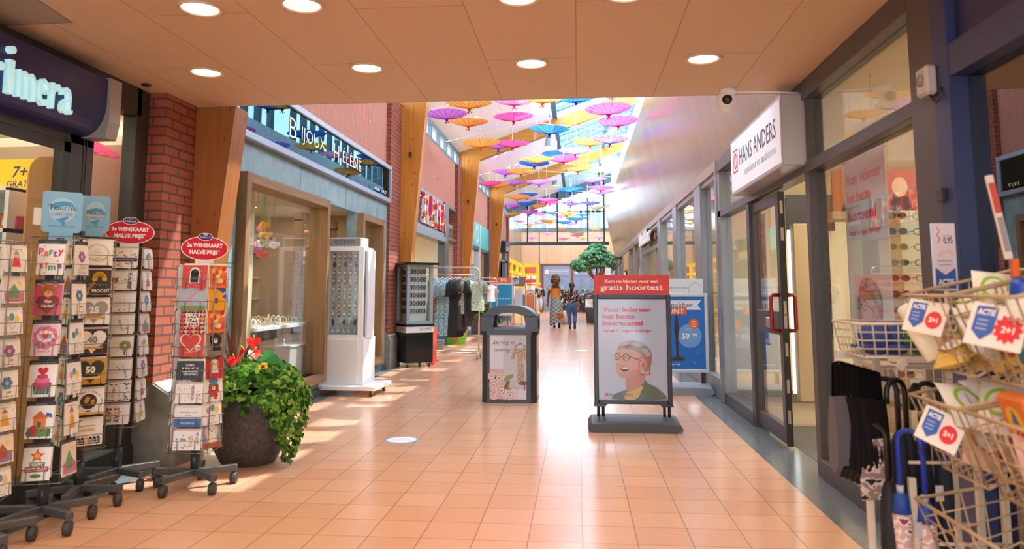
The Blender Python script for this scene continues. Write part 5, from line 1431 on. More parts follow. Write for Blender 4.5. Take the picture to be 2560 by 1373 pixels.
b.poly([(0.315, 0.69), (0.34, 0.69), (0.35, 0.60), (0.36, 0.52), (0.345, 0.40), (0.345, 0.20), (0.36, 0.17), (0.42, 0.15), (0.42, 0.115), (0.25, 0.115), (0.26, 0.15), (0.31, 0.17), (0.315, 0.2), (0.31, 0.4), (0.295, 0.5), (0.305, 0.6)], Mvac, 2)
b.disc(0.49, 0.43, 0.15, mat('#6fa6de'), 1.5, n=28); b.text('59', 0.44, 0.39, 0.07, Mwhite2, 3, bold=0.04); b.text('99', 0.555, 0.42, 0.04, Mwhite2, 3, bold=0.04); b.text('99.99', 0.47, 0.50, 0.025, mat('#bcd6f2'), 3)
b.disc(0.545, 0.58, 0.065, Mor, 3); 
for i, t in enumerate(('alleen', 'deze', 'week')): b.text(t, 0.545, 0.598 - 0.028 * i, 0.02, Mwhite2, 4, bold=0.02)
b.text('VERGULD hoover VSS', 0.06, 0.06, 0.02, Mwhite2, 2, 'l', w=0.3, bold=0.02)
for k in range(26): b.disc(random.uniform(0.05, 0.64), random.uniform(0.05, 0.68), 0.006, (mat('#e9eef4'), Mor, mat('#a8c6ec'))[k % 3], 1.2, n=6)
obj('poster', b, parent=e)
b = MB(); b.box(-0.33, 0.33, -0.005, 0.005, 1.26, 1.45, mat('#dfe6ec', 0.4)); b.page((0, -0.0055, 1.26), (1, 0, 0), (0, 0, 1)); b.text('blokker heeft het in huis', 0.13, 0.06, 0.03, mat('#6a7684'), 1, 'r', w=0.42); b.line([(0.15, 0.0), (0.15, 0.08), (0.23, 0.15), (0.32, 0.08)], 0.004, MR, 1); obj('header', b, parent=e)
# floor stickers
b = MB(); b.page((0, 0, 0.0015), (1, 0, 0), (0, 1, 0)); b.disc(0, 0, 0.145, mat('#7db6dc'), 0, n=40); b.disc(0, 0, 0.125, mat('#eef2f2'), 1, n=40)
b.text('houd 1,5 meter', 0, -0.02, 0.022, mat('#9aa6b0'), 2, w=0.17); b.text('afstand', 0, 0.03, 0.022, mat('#9aa6b0'), 2, w=0.12); obj('floor_sticker', b, (-1.549, 6.54, 0), label='round white and blue distance sticker on the tiled floor', cat='sticker')
b = MB(); b.page((0, 0, 0.0015), (1, 0, 0), (0, 1, 0)); b.disc(0, 0, 0.14, mat('#dfe6ea'), 0, n=32); b.disc(0, 0, 0.12, mat('#f4f5f4'), 1, n=32); obj('floor_sticker', b, (0.05, 16.4, 0), label='far pale floor sticker between the bin and the laughing man stand', cat='sticker')
# ================================================================== GREETING CARD RACKS
Mw = mat('#f3efe8', 0.5)
def K(c): return mat(c, 0.5)
def stars(b, n, cols, h, seed=1, r=0.02, y0=0.05):
    q = random.Random(seed)
    for i in range(n): b.disc(q.uniform(0.06, 0.94), q.uniform(y0, h - 0.05), r * q.uniform(0.6, 1.4), K(cols[i % len(cols)]), 1.2, n=7)
def bear(b, x, y, s, c='#a8552a'):
    for q in (-1, 1): b.disc(x + q * 0.24 * s, y + 0.24 * s, 0.13 * s, K(c), 1); b.disc(x + q * 0.24 * s, y + 0.24 * s, 0.07 * s, K('#c98a50'), 1.4)
    b.disc(x, y, 0.33 * s, K(c), 1.6, ry=0.30 * s); b.disc(x, y - 0.09 * s, 0.16 * s, K('#d9a468'), 2, ry=0.13 * s)
    b.disc(x, y - 0.03 * s, 0.045 * s, K('#c22'), 2.4); [b.disc(x + q * 0.11 * s, y + 0.06 * s, 0.03 * s, K('#221a16'), 2.4) for q in (-1, 1)]
def dog(b, x, y, s, c, c2, bg=None):
    b.poly([(x - 0.3 * s, y - 0.5 * s), (x + 0.3 * s, y - 0.5 * s), (x + 0.2 * s, y), (x - 0.2 * s, y)], K(c), 1)
    for q in (-1, 1): b.disc(x + q * 0.24 * s, y + 0.03 * s, 0.10 * s, K(c2), 1.8, ry=0.22 * s)
    b.disc(x, y + 0.08 * s, 0.24 * s, K(c), 1.5, ry=0.27 * s); b.disc(x, y - 0.02 * s, 0.12 * s, K('#e9e2d6'), 2, ry=0.12 * s); b.disc(x, y + 0.03 * s, 0.05 * s, K('#1c1a1a'), 2.5, ry=0.035 * s)
    for q in (-1, 1): b.disc(x + q * 0.1 * s, y + 0.13 * s, 0.03 * s, K('#1c1a1a'), 2.5)
# each design: description, background, painter(b, h)
D = {}
def design(key, desc, bg='#f3efe8'):
    def deco(f): D[key] = (desc, bg, f); return f
    return deco
@design('party', 'white card with big colourful PARTY TIME lettering')
def _(b, h):
    cs = ['#e0407a', '#e8862a', '#3a9a78', '#8a4aa0', '#d8423a']
    for i, (t, x, y) in enumerate((('P', 0.13, 0.86), ('a', 0.33, 0.80), ('r', 0.50, 0.86), ('t', 0.65, 0.78), ('y', 0.85, 0.88), ('t', 0.2, 0.30), ('i', 0.37, 0.28), ('m', 0.58, 0.22), ('e', 0.85, 0.28))):
        b.text(t, x, y - 0.02, 0.26, K(cs[i % 5]), 2, bold=0.04)
    stars(b, 14, ['#3a9a78', '#e8c03a', '#8a4aa0'], h, 3)
@design('bear', 'pink card with a brown bear holding a heart', '#cf3f74')
def _(b, h):
    b.disc(0.5, 0.45, 0.40, K('#a8552a'), 1, ry=0.45); bear(b, 0.5, 0.95, 0.95); b.heart(0.5, 0.45, 0.95, K('#7a1f22'), 3); b.text('Van', 0.5, 0.50, 0.12, Mw, 4, bold=0.02, shear=0.2); b.text('Harte!', 0.5, 0.32, 0.12, Mw, 4, bold=0.02, shear=0.2)
@design('cloud', 'pale pink card with a heart inside a white cloud', '#e9cdd2')
def _(b, h):
    for k in range(9): b.disc(0.5 + 0.33 * math.cos(k * 0.7), 0.72 + 0.33 * math.sin(k * 0.7), 0.16, K('#d67a96'), 1)
    for k in range(8): b.disc(0.5 + 0.2 * math.cos(k * 0.785), 0.78 + 0.12 * math.sin(k * 0.785), 0.12, Mw, 2)
    b.heart(0.5, 0.78, 0.3, K('#d0202a'), 3); b.text('Liebe', 0.45, 0.32, 0.1, K('#a85a70'), 2); b.text('mutti je', 0.5, 0.15, 0.1, K('#a85a70'), 2)
@design('cake', 'white card with a pink heart-topped cake')
def _(b, h):
    b.poly([(0.25, 0.1), (0.75, 0.1), (0.82, 0.42), (0.18, 0.42)], K('#2f6a66'), 1); [b.rect(0.28 + 0.12 * i, 0.1, 0.03, 0.32, K('#8ac0a8'), 1.4) for i in range(4)]
    b.disc(0.5, 0.50, 0.36, K('#c83a70'), 1.6, ry=0.14); b.disc(0.5, 0.66, 0.28, K('#e07aa0'), 1.8, ry=0.12); b.disc(0.5, 0.80, 0.2, K('#c83a70'), 2, ry=0.1); b.heart(0.5, 1.02, 0.42, K('#c8202a'), 2.4); b.rect(0.3, 0.28, 0.4, 0.05, K('#c8202a'), 2)
@design('house', 'white card with an orange house and a red owl')
def _(b, h):
    b.rect(0.28, 0.35, 0.45, 0.45, K('#e08030'), 1); b.poly([(0.2, 0.78), (0.5, 1.08), (0.8, 0.78)], K('#c8682a'), 1.4); b.rect(0.42, 0.42, 0.14, 0.24, K('#3a6a4a'), 2); b.rect(0.08, 0.08, 0.84, 0.3, K('#5a8a3a'), 1.2)
    b.disc(0.3, 0.32, 0.14, K('#b8303a'), 2, ry=0.2); stars(b, 12, ['#d83a3a', '#e8c83a', '#4a7ac0'], 0.45, 5, 0.04); b.poly([(0.7, 0.85), (0.95, 0.8), (0.92, 0.95), (0.72, 1.0)], K('#3a5aa8'), 2)
@design('bday', 'white card with a red star and HAPPY BIRTHDAY banner')
def _(b, h):
    b.star(0.5, 0.95, 0.28, K('#e0552a'), 1); b.disc(0.5, 0.95, 0.1, K('#e8b83a'), 2); b.rect(0.1, 0.33, 0.85, 0.2, K('#b8202a'), 1.5); b.rect(0.25, 0.53, 0.55, 0.18, K('#4a8a3a'), 1.4)
    b.text('HAPPY', 0.52, 0.56, 0.12, Mw, 3, bold=0.03, w=0.45); b.text('BIRTHDAY', 0.52, 0.37, 0.12, Mw, 3, bold=0.03, w=0.75); b.disc(0.5, 0.18, 0.2, K('#4a8a3a'), 1, ry=0.08)
@design('wreath', 'cream card with a golden wreath around small script')
def _(b, h):
    for k in range(26): b.disc(0.5 + 0.36 * math.cos(k * 0.242), h / 2 + 0.3 * math.sin(k * 0.242), 0.035, K('#d8b878'), 1, n=7)
    for i, t in enumerate(('Beleef', 'geniet nu', 'gezellig', 'samen')): b.text(t, 0.5, h * 0.63 - 0.11 * i, 0.05, K('#b89858'), 2)
@design('proost', 'dark card with a gold popping bottle reading PROOST!', '#3a352c')
def _(b, h):
    for k in range(7): b.disc(0.62 + 0.16 * math.cos(k * 0.5 + 0.1), h * 0.62 + 0.2 * math.sin(k * 0.5 + 0.1), 0.09, K('#d8a02a'), 1, n=9)
    b.poly([(0.05, 0.05), (0.22, 0.04), (0.50, 0.42), (0.42, 0.47)], K('#8a7a4a'), 2); b.disc(0.12, 0.1, 0.16, K('#d8a02a'), 1.5); b.text('PROOST!', 0.66, 0.07, 0.12, Mw, 3, w=0.56, bold=0.02); stars(b, 26, ['#f3efe8'], h, 8, 0.01)
def anniv(n, bg, heart, txt, rib):
    def f(b, h):
        b.heart(0.5, h * 0.55, 1.0, K(heart), 1.5); b.text(n, 0.5, h * 0.45, 0.22, K(txt), 3, bold=0.05); b.rect(0.14, h * 0.2, 0.72, 0.085, K(rib), 2.5); b.text('jaar getrouwd', 0.5, h * 0.2 + 0.025, 0.045, Mw, 3.5, w=0.5); stars(b, 16, ['#d8b060'], h, int(n), 0.014)
    D['a' + n] = ('%s card with a heart and the number %s' % ({'#f3efe8': 'white', '#35302a': 'dark', '#c8982a': 'gold'}[bg], n), bg, f)
anniv('25', '#f3efe8', '#9a9a98', '#f3efe8', '#d8a03a'); anniv('40', '#35302a', '#f0ece4', '#8a8a88', '#c8902a'); anniv('50', '#c8982a', '#33302a', '#f3efe8', '#e8c870')
@design('globe', 'white card with a brown and gold globe')
def _(b, h):
    b.disc(0.5, h * 0.52, 0.27, K('#3a3028'), 1.5); b.poly([(0.34, h * .55), (0.45, h * .72), (0.56, h * .66), (0.5, h * .5), (0.42, h * .42)], K('#c8902a'), 2); b.poly([(0.56, h * .55), (0.70, h * .6), (0.68, h * .42), (0.6, h * .4)], K('#c8902a'), 2); b.rect(0.42, 0.1, 0.16, 0.05, K('#3a3028'), 1); b.rect(0.0, 0.0, 1.0, 0.08, K('#d8a84a'), 1)
    for i, ch in enumerate('MET PENSIOEN > GENIET ERVAN'):
        a = PI * 1.12 - i * PI * 1.24 / 26; b.text(ch, 0.5 + 0.40 * math.cos(a), h * 0.48 + 0.36 * math.sin(a), 0.055, K('#2a2622'), 2, bold=0.02, rot=a - PI / 2)
@design('woning', 'white card with black gables reading een nieuwe WONING')
def _(b, h):
    b.text('een nieuwe', 0.5, h * 0.72, 0.08, K('#b08a3a'), 2, bold=0.01); b.text('WONING', 0.5, h * 0.54, 0.1, K('#b08a3a'), 2, bold=0.01, w=0.55)
    for i in range(7):
        x = 0.06 + 0.127 * i; q = h * (0.34 + 0.05 * ((i * 3) % 3)); b.poly([(x, 0.04), (x + 0.11, 0.04), (x + 0.11, q - 0.06), (x + 0.055, q), (x, q - 0.06)], K('#d8a84a' if i == 3 else '#2a2622'), 1); [b.rect(x + 0.02 + 0.04 * (j % 2), 0.08 + 0.08 * (j // 2), 0.025, 0.045, Mw, 2) for j in range(4)]
@design('leaves', 'white card scattered with coloured leaves and a purple band')
def _(b, h):
    q = random.Random(5)
    for i in range(26): b.disc(q.uniform(0.05, 0.95), q.choice([q.uniform(0.04, h * 0.32), q.uniform(h * 0.62, h - 0.05)]), 0.045, K(['#e86a4a', '#8aa84a', '#e8b83a', '#8a9a9a'][i % 4]), 1, ry=0.03, n=8)
    b.rect(0, h * 0.36, 1, h * 0.2, K('#4a2f6e'), 1.5); b.text('een kaartje voor jou', 0.5, h * 0.43, 0.05, Mw, 2, w=0.7)
@design('knuffel', 'white card with a tiny bear and a sideways KNUFFEL')
def _(b, h):
    bear(b, 0.22, h * 0.5, 0.35); stars(b, 8, ['#d8405a'], h * 0.8, 4, 0.02); b.text('Knuffel', 0.70, h * 0.5, 0.15, K('#1f1c1a'), 2, rot=-PI / 2, bold=0.02, w=0.62)
@design('confetti', 'white card edged with orange and blue confetti')
def _(b, h):
    q = random.Random(9)
    for i in range(20): b.disc(q.uniform(0.03, 0.2), q.uniform(0.05, h - 0.05), 0.03, K(['#e8902a', '#3a5aa8', '#d8405a'][i % 3]), 1, n=6)
    b.text('voor jou', 0.6, h * 0.5, 0.06, K('#d8b890'), 2, rot=-PI / 2); stars(b, 5, ['#e8702a'], 0.2, 2, 0.03)
@design('script', 'pale green card with handwritten words')
def _(b, h):
    b.text('Bedankt', 0.5, h * 0.45, 0.1, K('#6a6a5a'), 2, rot=-1.2, shear=0.3); stars(b, 8, ['#c8d0a0'], h, 6, 0.03)
@design('tree', 'white card with a small green tree')
def _(b, h):
    b.rect(0.70, 0.06, 0.06, 0.25, K('#7a4a3a'), 1)
    for k in range(9): b.disc(0.73 + 0.14 * math.cos(k * 0.7), h * 0.58 + 0.12 * math.sin(k * 0.7), 0.09, K('#b0b86a'), 1.5, n=9)
@design('dots', 'white card with red dots and thin lettering')
def _(b, h):
    stars(b, 16, ['#c85a4a', '#d8907a'], h, 12, 0.022); b.text('Heel veel', 0.7, h * 0.5, 0.06, K('#3a3632'), 2, rot=-1.3); b.text('liefs', 0.55, h * 0.5, 0.06, K('#3a3632'), 2, rot=-1.3)
@design('hello', 'white card framed with dark green leaves reading HELLO')
def _(b, h):
    q = random.Random(7)
    for i in range(34):
        x, y = q.choice([(q.uniform(0, 1), q.uniform(h * 0.85, h)), (q.uniform(0.84, 1), q.uniform(0, h)), (q.uniform(0, 1), q.uniform(0, 0.08))]); b.disc(min(x, 0.95), min(max(y, 0.05), h - 0.05), 0.05, K(['#3a5a3a', '#4a7050', '#a8b090'][i % 3]), 1, ry=0.025, n=8)
    b.text('HELLO', 0.36, h * 0.45, 0.1, K('#3a3632'), 2, rot=-PI / 2); b.text('you are', 0.58, h * 0.45, 0.1, K('#d8a050'), 2, rot=-PI / 2, w=0.5)
@design('safe', 'white card with STAY SAFE in mixed colours')
def _(b, h):
    for t, x, cs in (('STAY', 0.48, ['#c84a3a', '#d8882a', '#c84a3a', '#3a5aa8']), ('SAFE', 0.2, ['#3a5aa8', '#c84a3a', '#d8a83a', '#3a5aa8'])):
        for i, ch in enumerate(t): b.text(ch, x, h * 0.78 - 0.15 * i, 0.17, K(cs[i]), 2, rot=-PI / 2, bold=0.05)
    stars(b, 9, ['#e89a4a'], h, 14, 0.025)
def photo(key, desc, bg, f): D[key] = (desc, bg, f)
photo('puppyframe', 'red glitter card with a puppy in an arched window', '#c8403a', lambda b, h: (stars(b, 40, ['#e07a70', '#e8a8a0'], h, 21, 0.02), b.rect(0.3, 0.2, 0.4, 0.45, Mw, 1.5), b.disc(0.5, 0.65, 0.2, Mw, 1.5), b.rect(0.34, 0.22, 0.32, 0.42, K('#26221f'), 2), b.disc(0.5, 0.62, 0.16, K('#26221f'), 2), dog(b, 0.5, 0.45, 0.42, '#f0e8da', '#8a5a3a')))
photo('balloon', 'pale sky card with a drifting pink balloon string', '#a8b4c4', lambda b, h: (b.rect(0, 0, 1, 0.2, K('#6a8a4a'), 1), b.line([(0.15, 0.25), (0.4, 0.55), (0.7, 0.85)], 0.09, K('#e08a8a'), 1.5), b.disc(0.78, 0.9, 0.1, K('#e05a3a'), 2), b.disc(0.3, 0.9, 0.2, K('#d0d6de'), 1.2, ry=0.06)))
photo('likelove', 'dark card of hearts reading LIKE I LOVE YOU', '#2e2a28', lambda b, h: ([b.heart(0.1 + 0.16 * (i % 6), 0.08 + 0.17 * (i // 6), 0.2, K(['#e8583a', '#e8a02a', '#d83a6a', '#f0b0a0'][(i * 3) % 4]), 1) for i in range(36) if not (1 < i % 6 < 4 and 1 < i // 6 < 5)], [b.text(t, 0.5, 0.68 - 0.19 * i, 0.15, Mw, 3, bold=0.05, w=0.55) for i, t in enumerate(('LIKE I', 'LOVE', 'YOU'))]))
photo('redheart', 'red card with a glowing heart drawn in light', '#c83a2e', lambda b, h: (b.heart(0.45, 0.6, 0.95, K('#f0d0b0'), 1), b.heart(0.45, 0.6, 0.80, K('#c83a2e'), 2), b.disc(0.78, 0.35, 0.12, K('#e8d8cc'), 3), b.line([(0.2, 0.15), (0.8, 0.22)], 0.02, K('#e8a890'), 2)))
photo('blacktext', 'black card with small white capital lettering', '#26272b', lambda b, h: [b.text(t, 0.5, h * 0.72 - 0.11 * i, 0.07, Mw, 2, bold=0.02) for i, t in enumerate(('SORRY.', 'IK BEN HET JE', 'VERJAARDAG', 'VERGETEN'))])
photo('woohoo', 'white card with sideways coloured letters and stars', '#f1ede6', lambda b, h: ([b.text(ch, 0.58, h * 0.82 - 0.085 * i, 0.1, K(['#6a4a9a', '#e0902a', '#d84a6a', '#3a8a6a'][i % 4]), 2, rot=-PI / 2, bold=0.04) for i, ch in enumerate('WOEHOE')], stars(b, 14, ['#e8b04a', '#8ac0d8', '#d87aa0'], h, 17, 0.022)))
photo('blueband', 'white card with a blue band along the bottom', '#efebe4', lambda b, h: (b.rect(0, 0, 1, h * 0.42, K('#3a6aa8'), 1), b.text('Man Oudvrouw', 0.5, h * 0.16, 0.06, Mw, 2, w=0.5), b.text('Vriendschap op zijn', 0.5, h * 0.72, 0.055, K('#4a4642'), 2, w=0.65), b.text('mooist', 0.5, h * 0.58, 0.055, K('#4a4642'), 2)))
photo('missyou', 'white card with leaves and sideways MISS YOU', '#f0ede8', lambda b, h: (b.text('MISS', 0.80, h * 0.6, 0.12, K('#6a6e78'), 2, rot=-PI / 2), b.text('YOU', 0.58, h * 0.5, 0.14, K('#e0a86a'), 2, rot=-PI / 2, bold=0.02), stars(b, 16, ['#a8b8c8', '#8a9ab0'], h, 23, 0.04)))
photo('flowers', 'card of red and yellow flowers', '#e8743a', lambda b, h: ([b.disc(random.Random(i).uniform(0.1, 0.9), random.Random(i + 90).uniform(0.1, h - 0.1), 0.12, K(['#d8302a', '#f0c04a', '#e85a3a', '#f8e0b0'][i % 4]), 1 + 0.05 * i, n=9) for i in range(22)]))
photo('yellowblue', 'yellow card with a blue flower and a ladybird', '#f0a824', lambda b, h: (b.poly([(0.45, h), (0.8, h * 0.75), (1, h * 0.85), (1, h)], K('#3a5ab0'), 1), b.poly([(0.75, h * 0.6), (1, h * 0.45), (1, h * 0.75)], K('#3a5ab0'), 1), b.disc(0.42, 0.45, 0.12, K('#4a2a1a'), 2), b.disc(0.42, 0.45, 0.09, K('#8a3a1a'), 2.4)))
photo('blackdog', 'card with a black and tan spaniel', '#8a7a68', lambda b, h: dog(b, 0.5, 0.7, 0.95, '#2a2422', '#1e1a18'))
photo('terrier', 'red card with a laughing terrier', '#b8302e', lambda b, h: (dog(b, 0.5, 0.62, 0.75, '#e8dccb', '#c07a3a'), b.rect(0.1, h - 0.16, 0.7, 0.1, K('#4a3a3a'), 2)))
photo('beanie', 'white card of a dog in a blue beanie', '#efe9e0', lambda b, h: (dog(b, 0.5, 0.62, 0.8, '#b0622e', '#8a4a26'), b.disc(0.5, 0.93, 0.25, K('#4a86c0'), 3, ry=0.14), b.rect(0.2, 0.38, 0.6, 0.14, K('#c8262e'), 3), b.rect(0.52, 0.1, 0.16, 0.3, K('#c8262e'), 3)))
photo('whitedog', 'grey card with a shaggy white puppy', '#8f8a90', lambda b, h: (dog(b, 0.5, 0.72, 1.05, '#e8e2d8', '#d0c8bc'), b.rect(0, 0, 1, 0.25, K('#a85a3a'), 2.6)))
photo('pregnant', 'green card with a lady in a red dress', '#3f6a3c', lambda b, h: (b.disc(0.5, h * 0.85, 0.09, K('#e0b090'), 2), b.poly([(0.42, h * 0.75), (0.6, h * 0.75), (0.72, h * 0.5), (0.62, h * 0.25), (0.38, h * 0.25), (0.36, h * 0.5)], K('#c8202e'), 1.5), b.rect(0.42, 0.04, 0.06, h * 0.22, K('#e0b090'), 1), b.rect(0.54, 0.04, 0.06, h * 0.22, K('#e0b090'), 1)))
photo('yellowframe', 'cream card in a pale yellow border', '#efdf9a', lambda b, h: (b.rect(0.07, 0.07, 0.86, h - 0.14, K('#f2ece0'), 1), b.disc(0.5, h * 0.45, 0.18, K('#e8d070'), 2), b.ring(0.5, h * 0.5, 0.3, 0.02, K('#d8d2c4'), 2)))
photo('bags', 'russet card with white handbag drawings', '#8f4628', lambda b, h: [(b.disc(0.35 + 0.35 * (i % 2), h * 0.3 + 0.38 * (i // 2), 0.14, Mw, 1, ry=0.1), b.ring(0.35 + 0.35 * (i % 2), h * 0.42 + 0.38 * (i // 2), 0.08, 0.02, Mw, 1)) for i in range(4)])
photo('penguin', 'golden card with a black and white penguin', '#c8962e', lambda b, h: (b.disc(0.5, h * 0.42, 0.3, K('#2a2624'), 1, ry=0.36), b.disc(0.5, h * 0.36, 0.2, Mw, 2, ry=0.26), b.text('MAMMA', 0.5, h * 0.84, 0.1, Mw, 2, w=0.8)))
photo('intern', 'pale blue card with dark handwriting', '#cfd8da', lambda b, h: (b.text('in', 0.5, h * 0.6, 0.2, K('#3a5a6a'), 2, bold=0.02), b.text('zon', 0.5, h * 0.28, 0.2, K('#3a5a6a'), 2, bold=0.02)))
photo('pinkcard', 'pink card with a curved border', '#e0b4a4', lambda b, h: (b.frame2(0.06, 0.06, 0.88, h - 0.12, 0.03, K('#c88a7a'), 1), b.disc(0.5, h * 0.5, 0.2, K('#edd2c6'), 1)))
photo('hurray', 'yellow edged card with red capital lettering', '#efe1a8', lambda b, h: (b.rect(0.06, 0.06, 0.88, h - 0.12, K('#f4efe2'), 1), b.text('TEY', 0.5, h * 0.55, 0.16, K('#b8503a'), 2, bold=0.03), b.text('BORN', 0.5, h * 0.25, 0.16, K('#b8503a'), 2, bold=0.03)))
for i, (bg, c) in enumerate((('#f2ede4', '#d84a4a'), ('#efe6d6', '#4a7ab0'), ('#f4efe8', '#e08aa0'), ('#e6dccb', '#6a9a6a'), ('#f1e8da', '#d8a03a'), ('#e9dfd6', '#8a5aa0'), ('#f0eae2', '#3a8a8a'), ('#ecdcc8', '#b85a3a'))):
    def f(b, h, i=i, c=c):
        q = random.Random(i * 7); c2 = ('#e0a050', '#7aa890', '#d87a9a', '#6a86b8', '#c8b040', '#a86a4a', '#9a80b8', '#50a0a8')[(i * 3 + 1) % 8]
        if i % 4 == 0:
            b.poly([(0.3, h * .2), (0.7, h * .2), (0.62, h * .6), (0.38, h * .6)], K(c), 1); b.disc(0.5, h * .7, 0.13, K('#e3b795'), 2); b.poly([(0.36, h * .72), (0.5, h * .9), (0.64, h * .72)], K(c2), 2.5)
        elif i % 4 == 1:
            for k in range(6): b.disc(0.5 + 0.16 * math.cos(k * 1.05), h * .62 + 0.16 * math.sin(k * 1.05), 0.1, K(c), 1, n=10)
            b.disc(0.5, h * .62, 0.08, K(c2), 2); b.line([(0.5, h * .5), (0.46, h * .1)], 0.03, K('#5a8a4a'), 0.8); b.disc(0.6, h * .25, 0.1, K('#7aa85a'), 0.9, ry=0.04)
        elif i % 4 == 2:
            for k in range(3): b.disc(0.28 + 0.22 * k, h * (.62 + .1 * (k % 2)), 0.12, K((c, c2, '#e8c860')[k]), 1, ry=0.15); b.line([(0.28 + 0.22 * k, h * (.55 + .1 * (k % 2))), (0.5, h * .16)], 0.012, K('#8a8078'), 0.8)
        else:
            b.rect(0.08, h * .08, 0.84, h * .34, K(c2), 0.8); b.poly([(0.2, h * .4), (0.5, h * .8), (0.8, h * .4)], K(c), 1); b.rect(0.3, h * .2, 0.4, h * .22, K(c), 1); b.disc(0.75, h * .8, 0.1, K('#f0c860'), 1)
        stars(b, 8, [c, c2, '#d8b060'], h, i, 0.018); b.text(('Hoera', 'Proficiat', 'Liefs', 'Feest', 'Gefeliciteerd', 'Zomaar', 'Beterschap', 'Dank je')[i], 0.5, h * (0.06 if i % 4 else 0.9), 0.06, K('#4a4440'), 3, w=0.5)
    D['g%d' % i] = ('%s card with a %s motif' % (('white', 'cream', 'white', 'beige', 'cream', 'pale', 'white', 'sand')[i], ('red', 'blue', 'pink', 'green', 'gold', 'violet', 'teal', 'rust')[i]), bg, f)
Mrk = mat('#5f5f5e', 0.4, 0.4); Mwire = mat('#86847f', 0.35, 0.7); Mblackstrip = mat('#1f1c1b', 0.5); Mcast = mat('#3a3634', 0.5)
def place(hub, a, x, y):
    return (hub[0] + x * math.cos(a) - y * math.sin(a), hub[1] + x * math.sin(a) + y * math.cos(a))
def rack(hub, rz, name, label, faces, z0, z1, off=0.115, strips=False):
    e = empty('card_rack', (hub[0], hub[1], 0), rz, label=label, cat='card rack', group='revolving card racks')
    b = MB(); b.cyl((0, 0, 0.10), (0, 0, z1), 0.02, Mrk, n=12); b.cyl((0, 0, 0.1), (0, 0, 0.25), 0.028, Mdark2, n=12); obj('pole', b, parent=e)
    for k in range(5):
        a = k * 2 * PI / 5 + 0.5
        b = MB(); b.box(0, 0.27, -0.02, 0.02, 0.085, 0.125, Mrk, 0.003); b.T = Matrix(); b.v = [(x * math.cos(a) - y * math.sin(a), x * math.sin(a) + y * math.cos(a), z) for x, y, z in b.v]; obj('leg', b, parent=e)
        cx, cy_ = 0.25 * math.cos(a), 0.25 * math.sin(a)
        b = MB(); b.tube([(cx - 0.021, cy_, 0.038), (cx - 0.017, cy_, 0.038), (cx + 0.017, cy_, 0.038), (cx + 0.021, cy_, 0.038)], [0.028, 0.038, 0.038, 0.028], Mcast, 16); b.cyl((cx, cy_, 0.05), (cx, cy_, 0.088), 0.008, Mrk, n=8)
        obj('caster', b, parent=e)
    wb = MB()
    for x in (-1, 1):
        for y in (-1, 1):
            wb.cyl((x * (off - 0.01), y * (off - 0.01), z0 - 0.03), (x * (off - 0.01), y * (off - 0.01), z1), 0.003, Mwire, n=5)
    for z in (z0 - 0.02, (z0 + z1) / 2, z1): wb.tube([(-off, -off, z), (off, -off, z), (off, off, z), (-off, off, z)], 0.003, Mwire, 5, closed=True)
    for fi, keys, w, h in faces:
        fa = math.radians(fi); n = len(keys); step = (z1 - z0) / n
        for r, key in enumerate(keys):
            z = z1 - step * (r + 1) + 0.005
            if isinstance(key, tuple): key, w_, h_ = key
            else: w_, h_ = w, h
            # pocket wires
            def L(x, y, zz): 
                return (x * math.cos(fa) - y * math.sin(fa), x * math.sin(fa) + y * math.cos(fa), zz)
            yo = -off - 0.035
            wb.tube([L(-w_ / 2 - 0.006, -off, z + 0.06), L(-w_ / 2 - 0.006, yo, z + 0.06), L(w_ / 2 + 0.006, yo, z + 0.06), L(w_ / 2 + 0.006, -off, z + 0.06)], 0.0022, Mwire, 5)
            for q in (-0.32, 0.32): wb.tube([L(q * w_, yo, z + 0.06), L(q * w_, yo, z - 0.004), L(q * w_, -off, z - 0.006)], 0.0022, Mwire, 5)
            if strips:
                sb = MB(); sb.box(-w_ / 2 - 0.004, w_ / 2 + 0.004, -off - 0.004, -off - 0.002, z + h_ * 0.5, z + h_ + 0.024, Mblackstrip); sb.page((0, -off - 0.0045, z + h_ + 0.006), (1, 0, 0), (0, 0, 1)); sb.text(('FELICITATIE', 'FELICITATIE', '25 JAAR GETROUWD', '40 JAAR GETROUWD', 'PENSIOEN', 'NIEUWE WONING', 'FELICITATIE', 'LIEFS')[r % 8], 0, 0, 0.009, mat('#9a938c'), 1)
                o = obj('divider_card', sb, parent=e); o.rotation_euler = (0, 0, fa)
            desc, bg, fn = D[key]
            a = rz + fa
            for lay, (yy, tilt) in enumerate(((-off - 0.026, 0.10), (-off - 0.012, 0.05))):
                cb = MB(); cb.T = Matrix.Rotation(-tilt, 4, 'X')
                m_ = mat(bg, 0.45); edge = mat('#efe9df', 0.5)
                cb.box(-w_ / 2, w_ / 2, 0, 0.006, 0, h_, edge if lay == 0 else mat(('#e9e0d2', '#dcd3c6', '#efe6da', '#e4d3c8')[(r + int(fi)) % 4], 0.5))
                if lay == 0:
                    cb.page((-w_ / 2, -0.0003, 0), (w_, 0, 0), (0, 0, w_)); cb.rect(0, 0, 1, h_ / w_, m_, 0); fn(cb, h_ / w_)
                px, py = place(hub, a, (0.004 if lay else 0), yy)
                side = 'front' if fi == 0 else ('side' if fi > 0 else 'other side')
                lab = ('%s, %s row, %s of %s' % (desc, ORD[r], side, name)) if lay == 0 else 'card behind the front one, %s row, %s of the %s' % (ORD[r], side, name)
                obj('greeting_card', cb, (px, py, z + (0.0 if lay == 0 else 0.012)), a, label=lab, cat='greeting card', group='greeting cards in the racks')
    obj('wire_pocket', wb, parent=e)
    return e
gen = ['g0', 'g3', 'g2', 'g5', 'g1', 'g4', 'g7', 'g6']
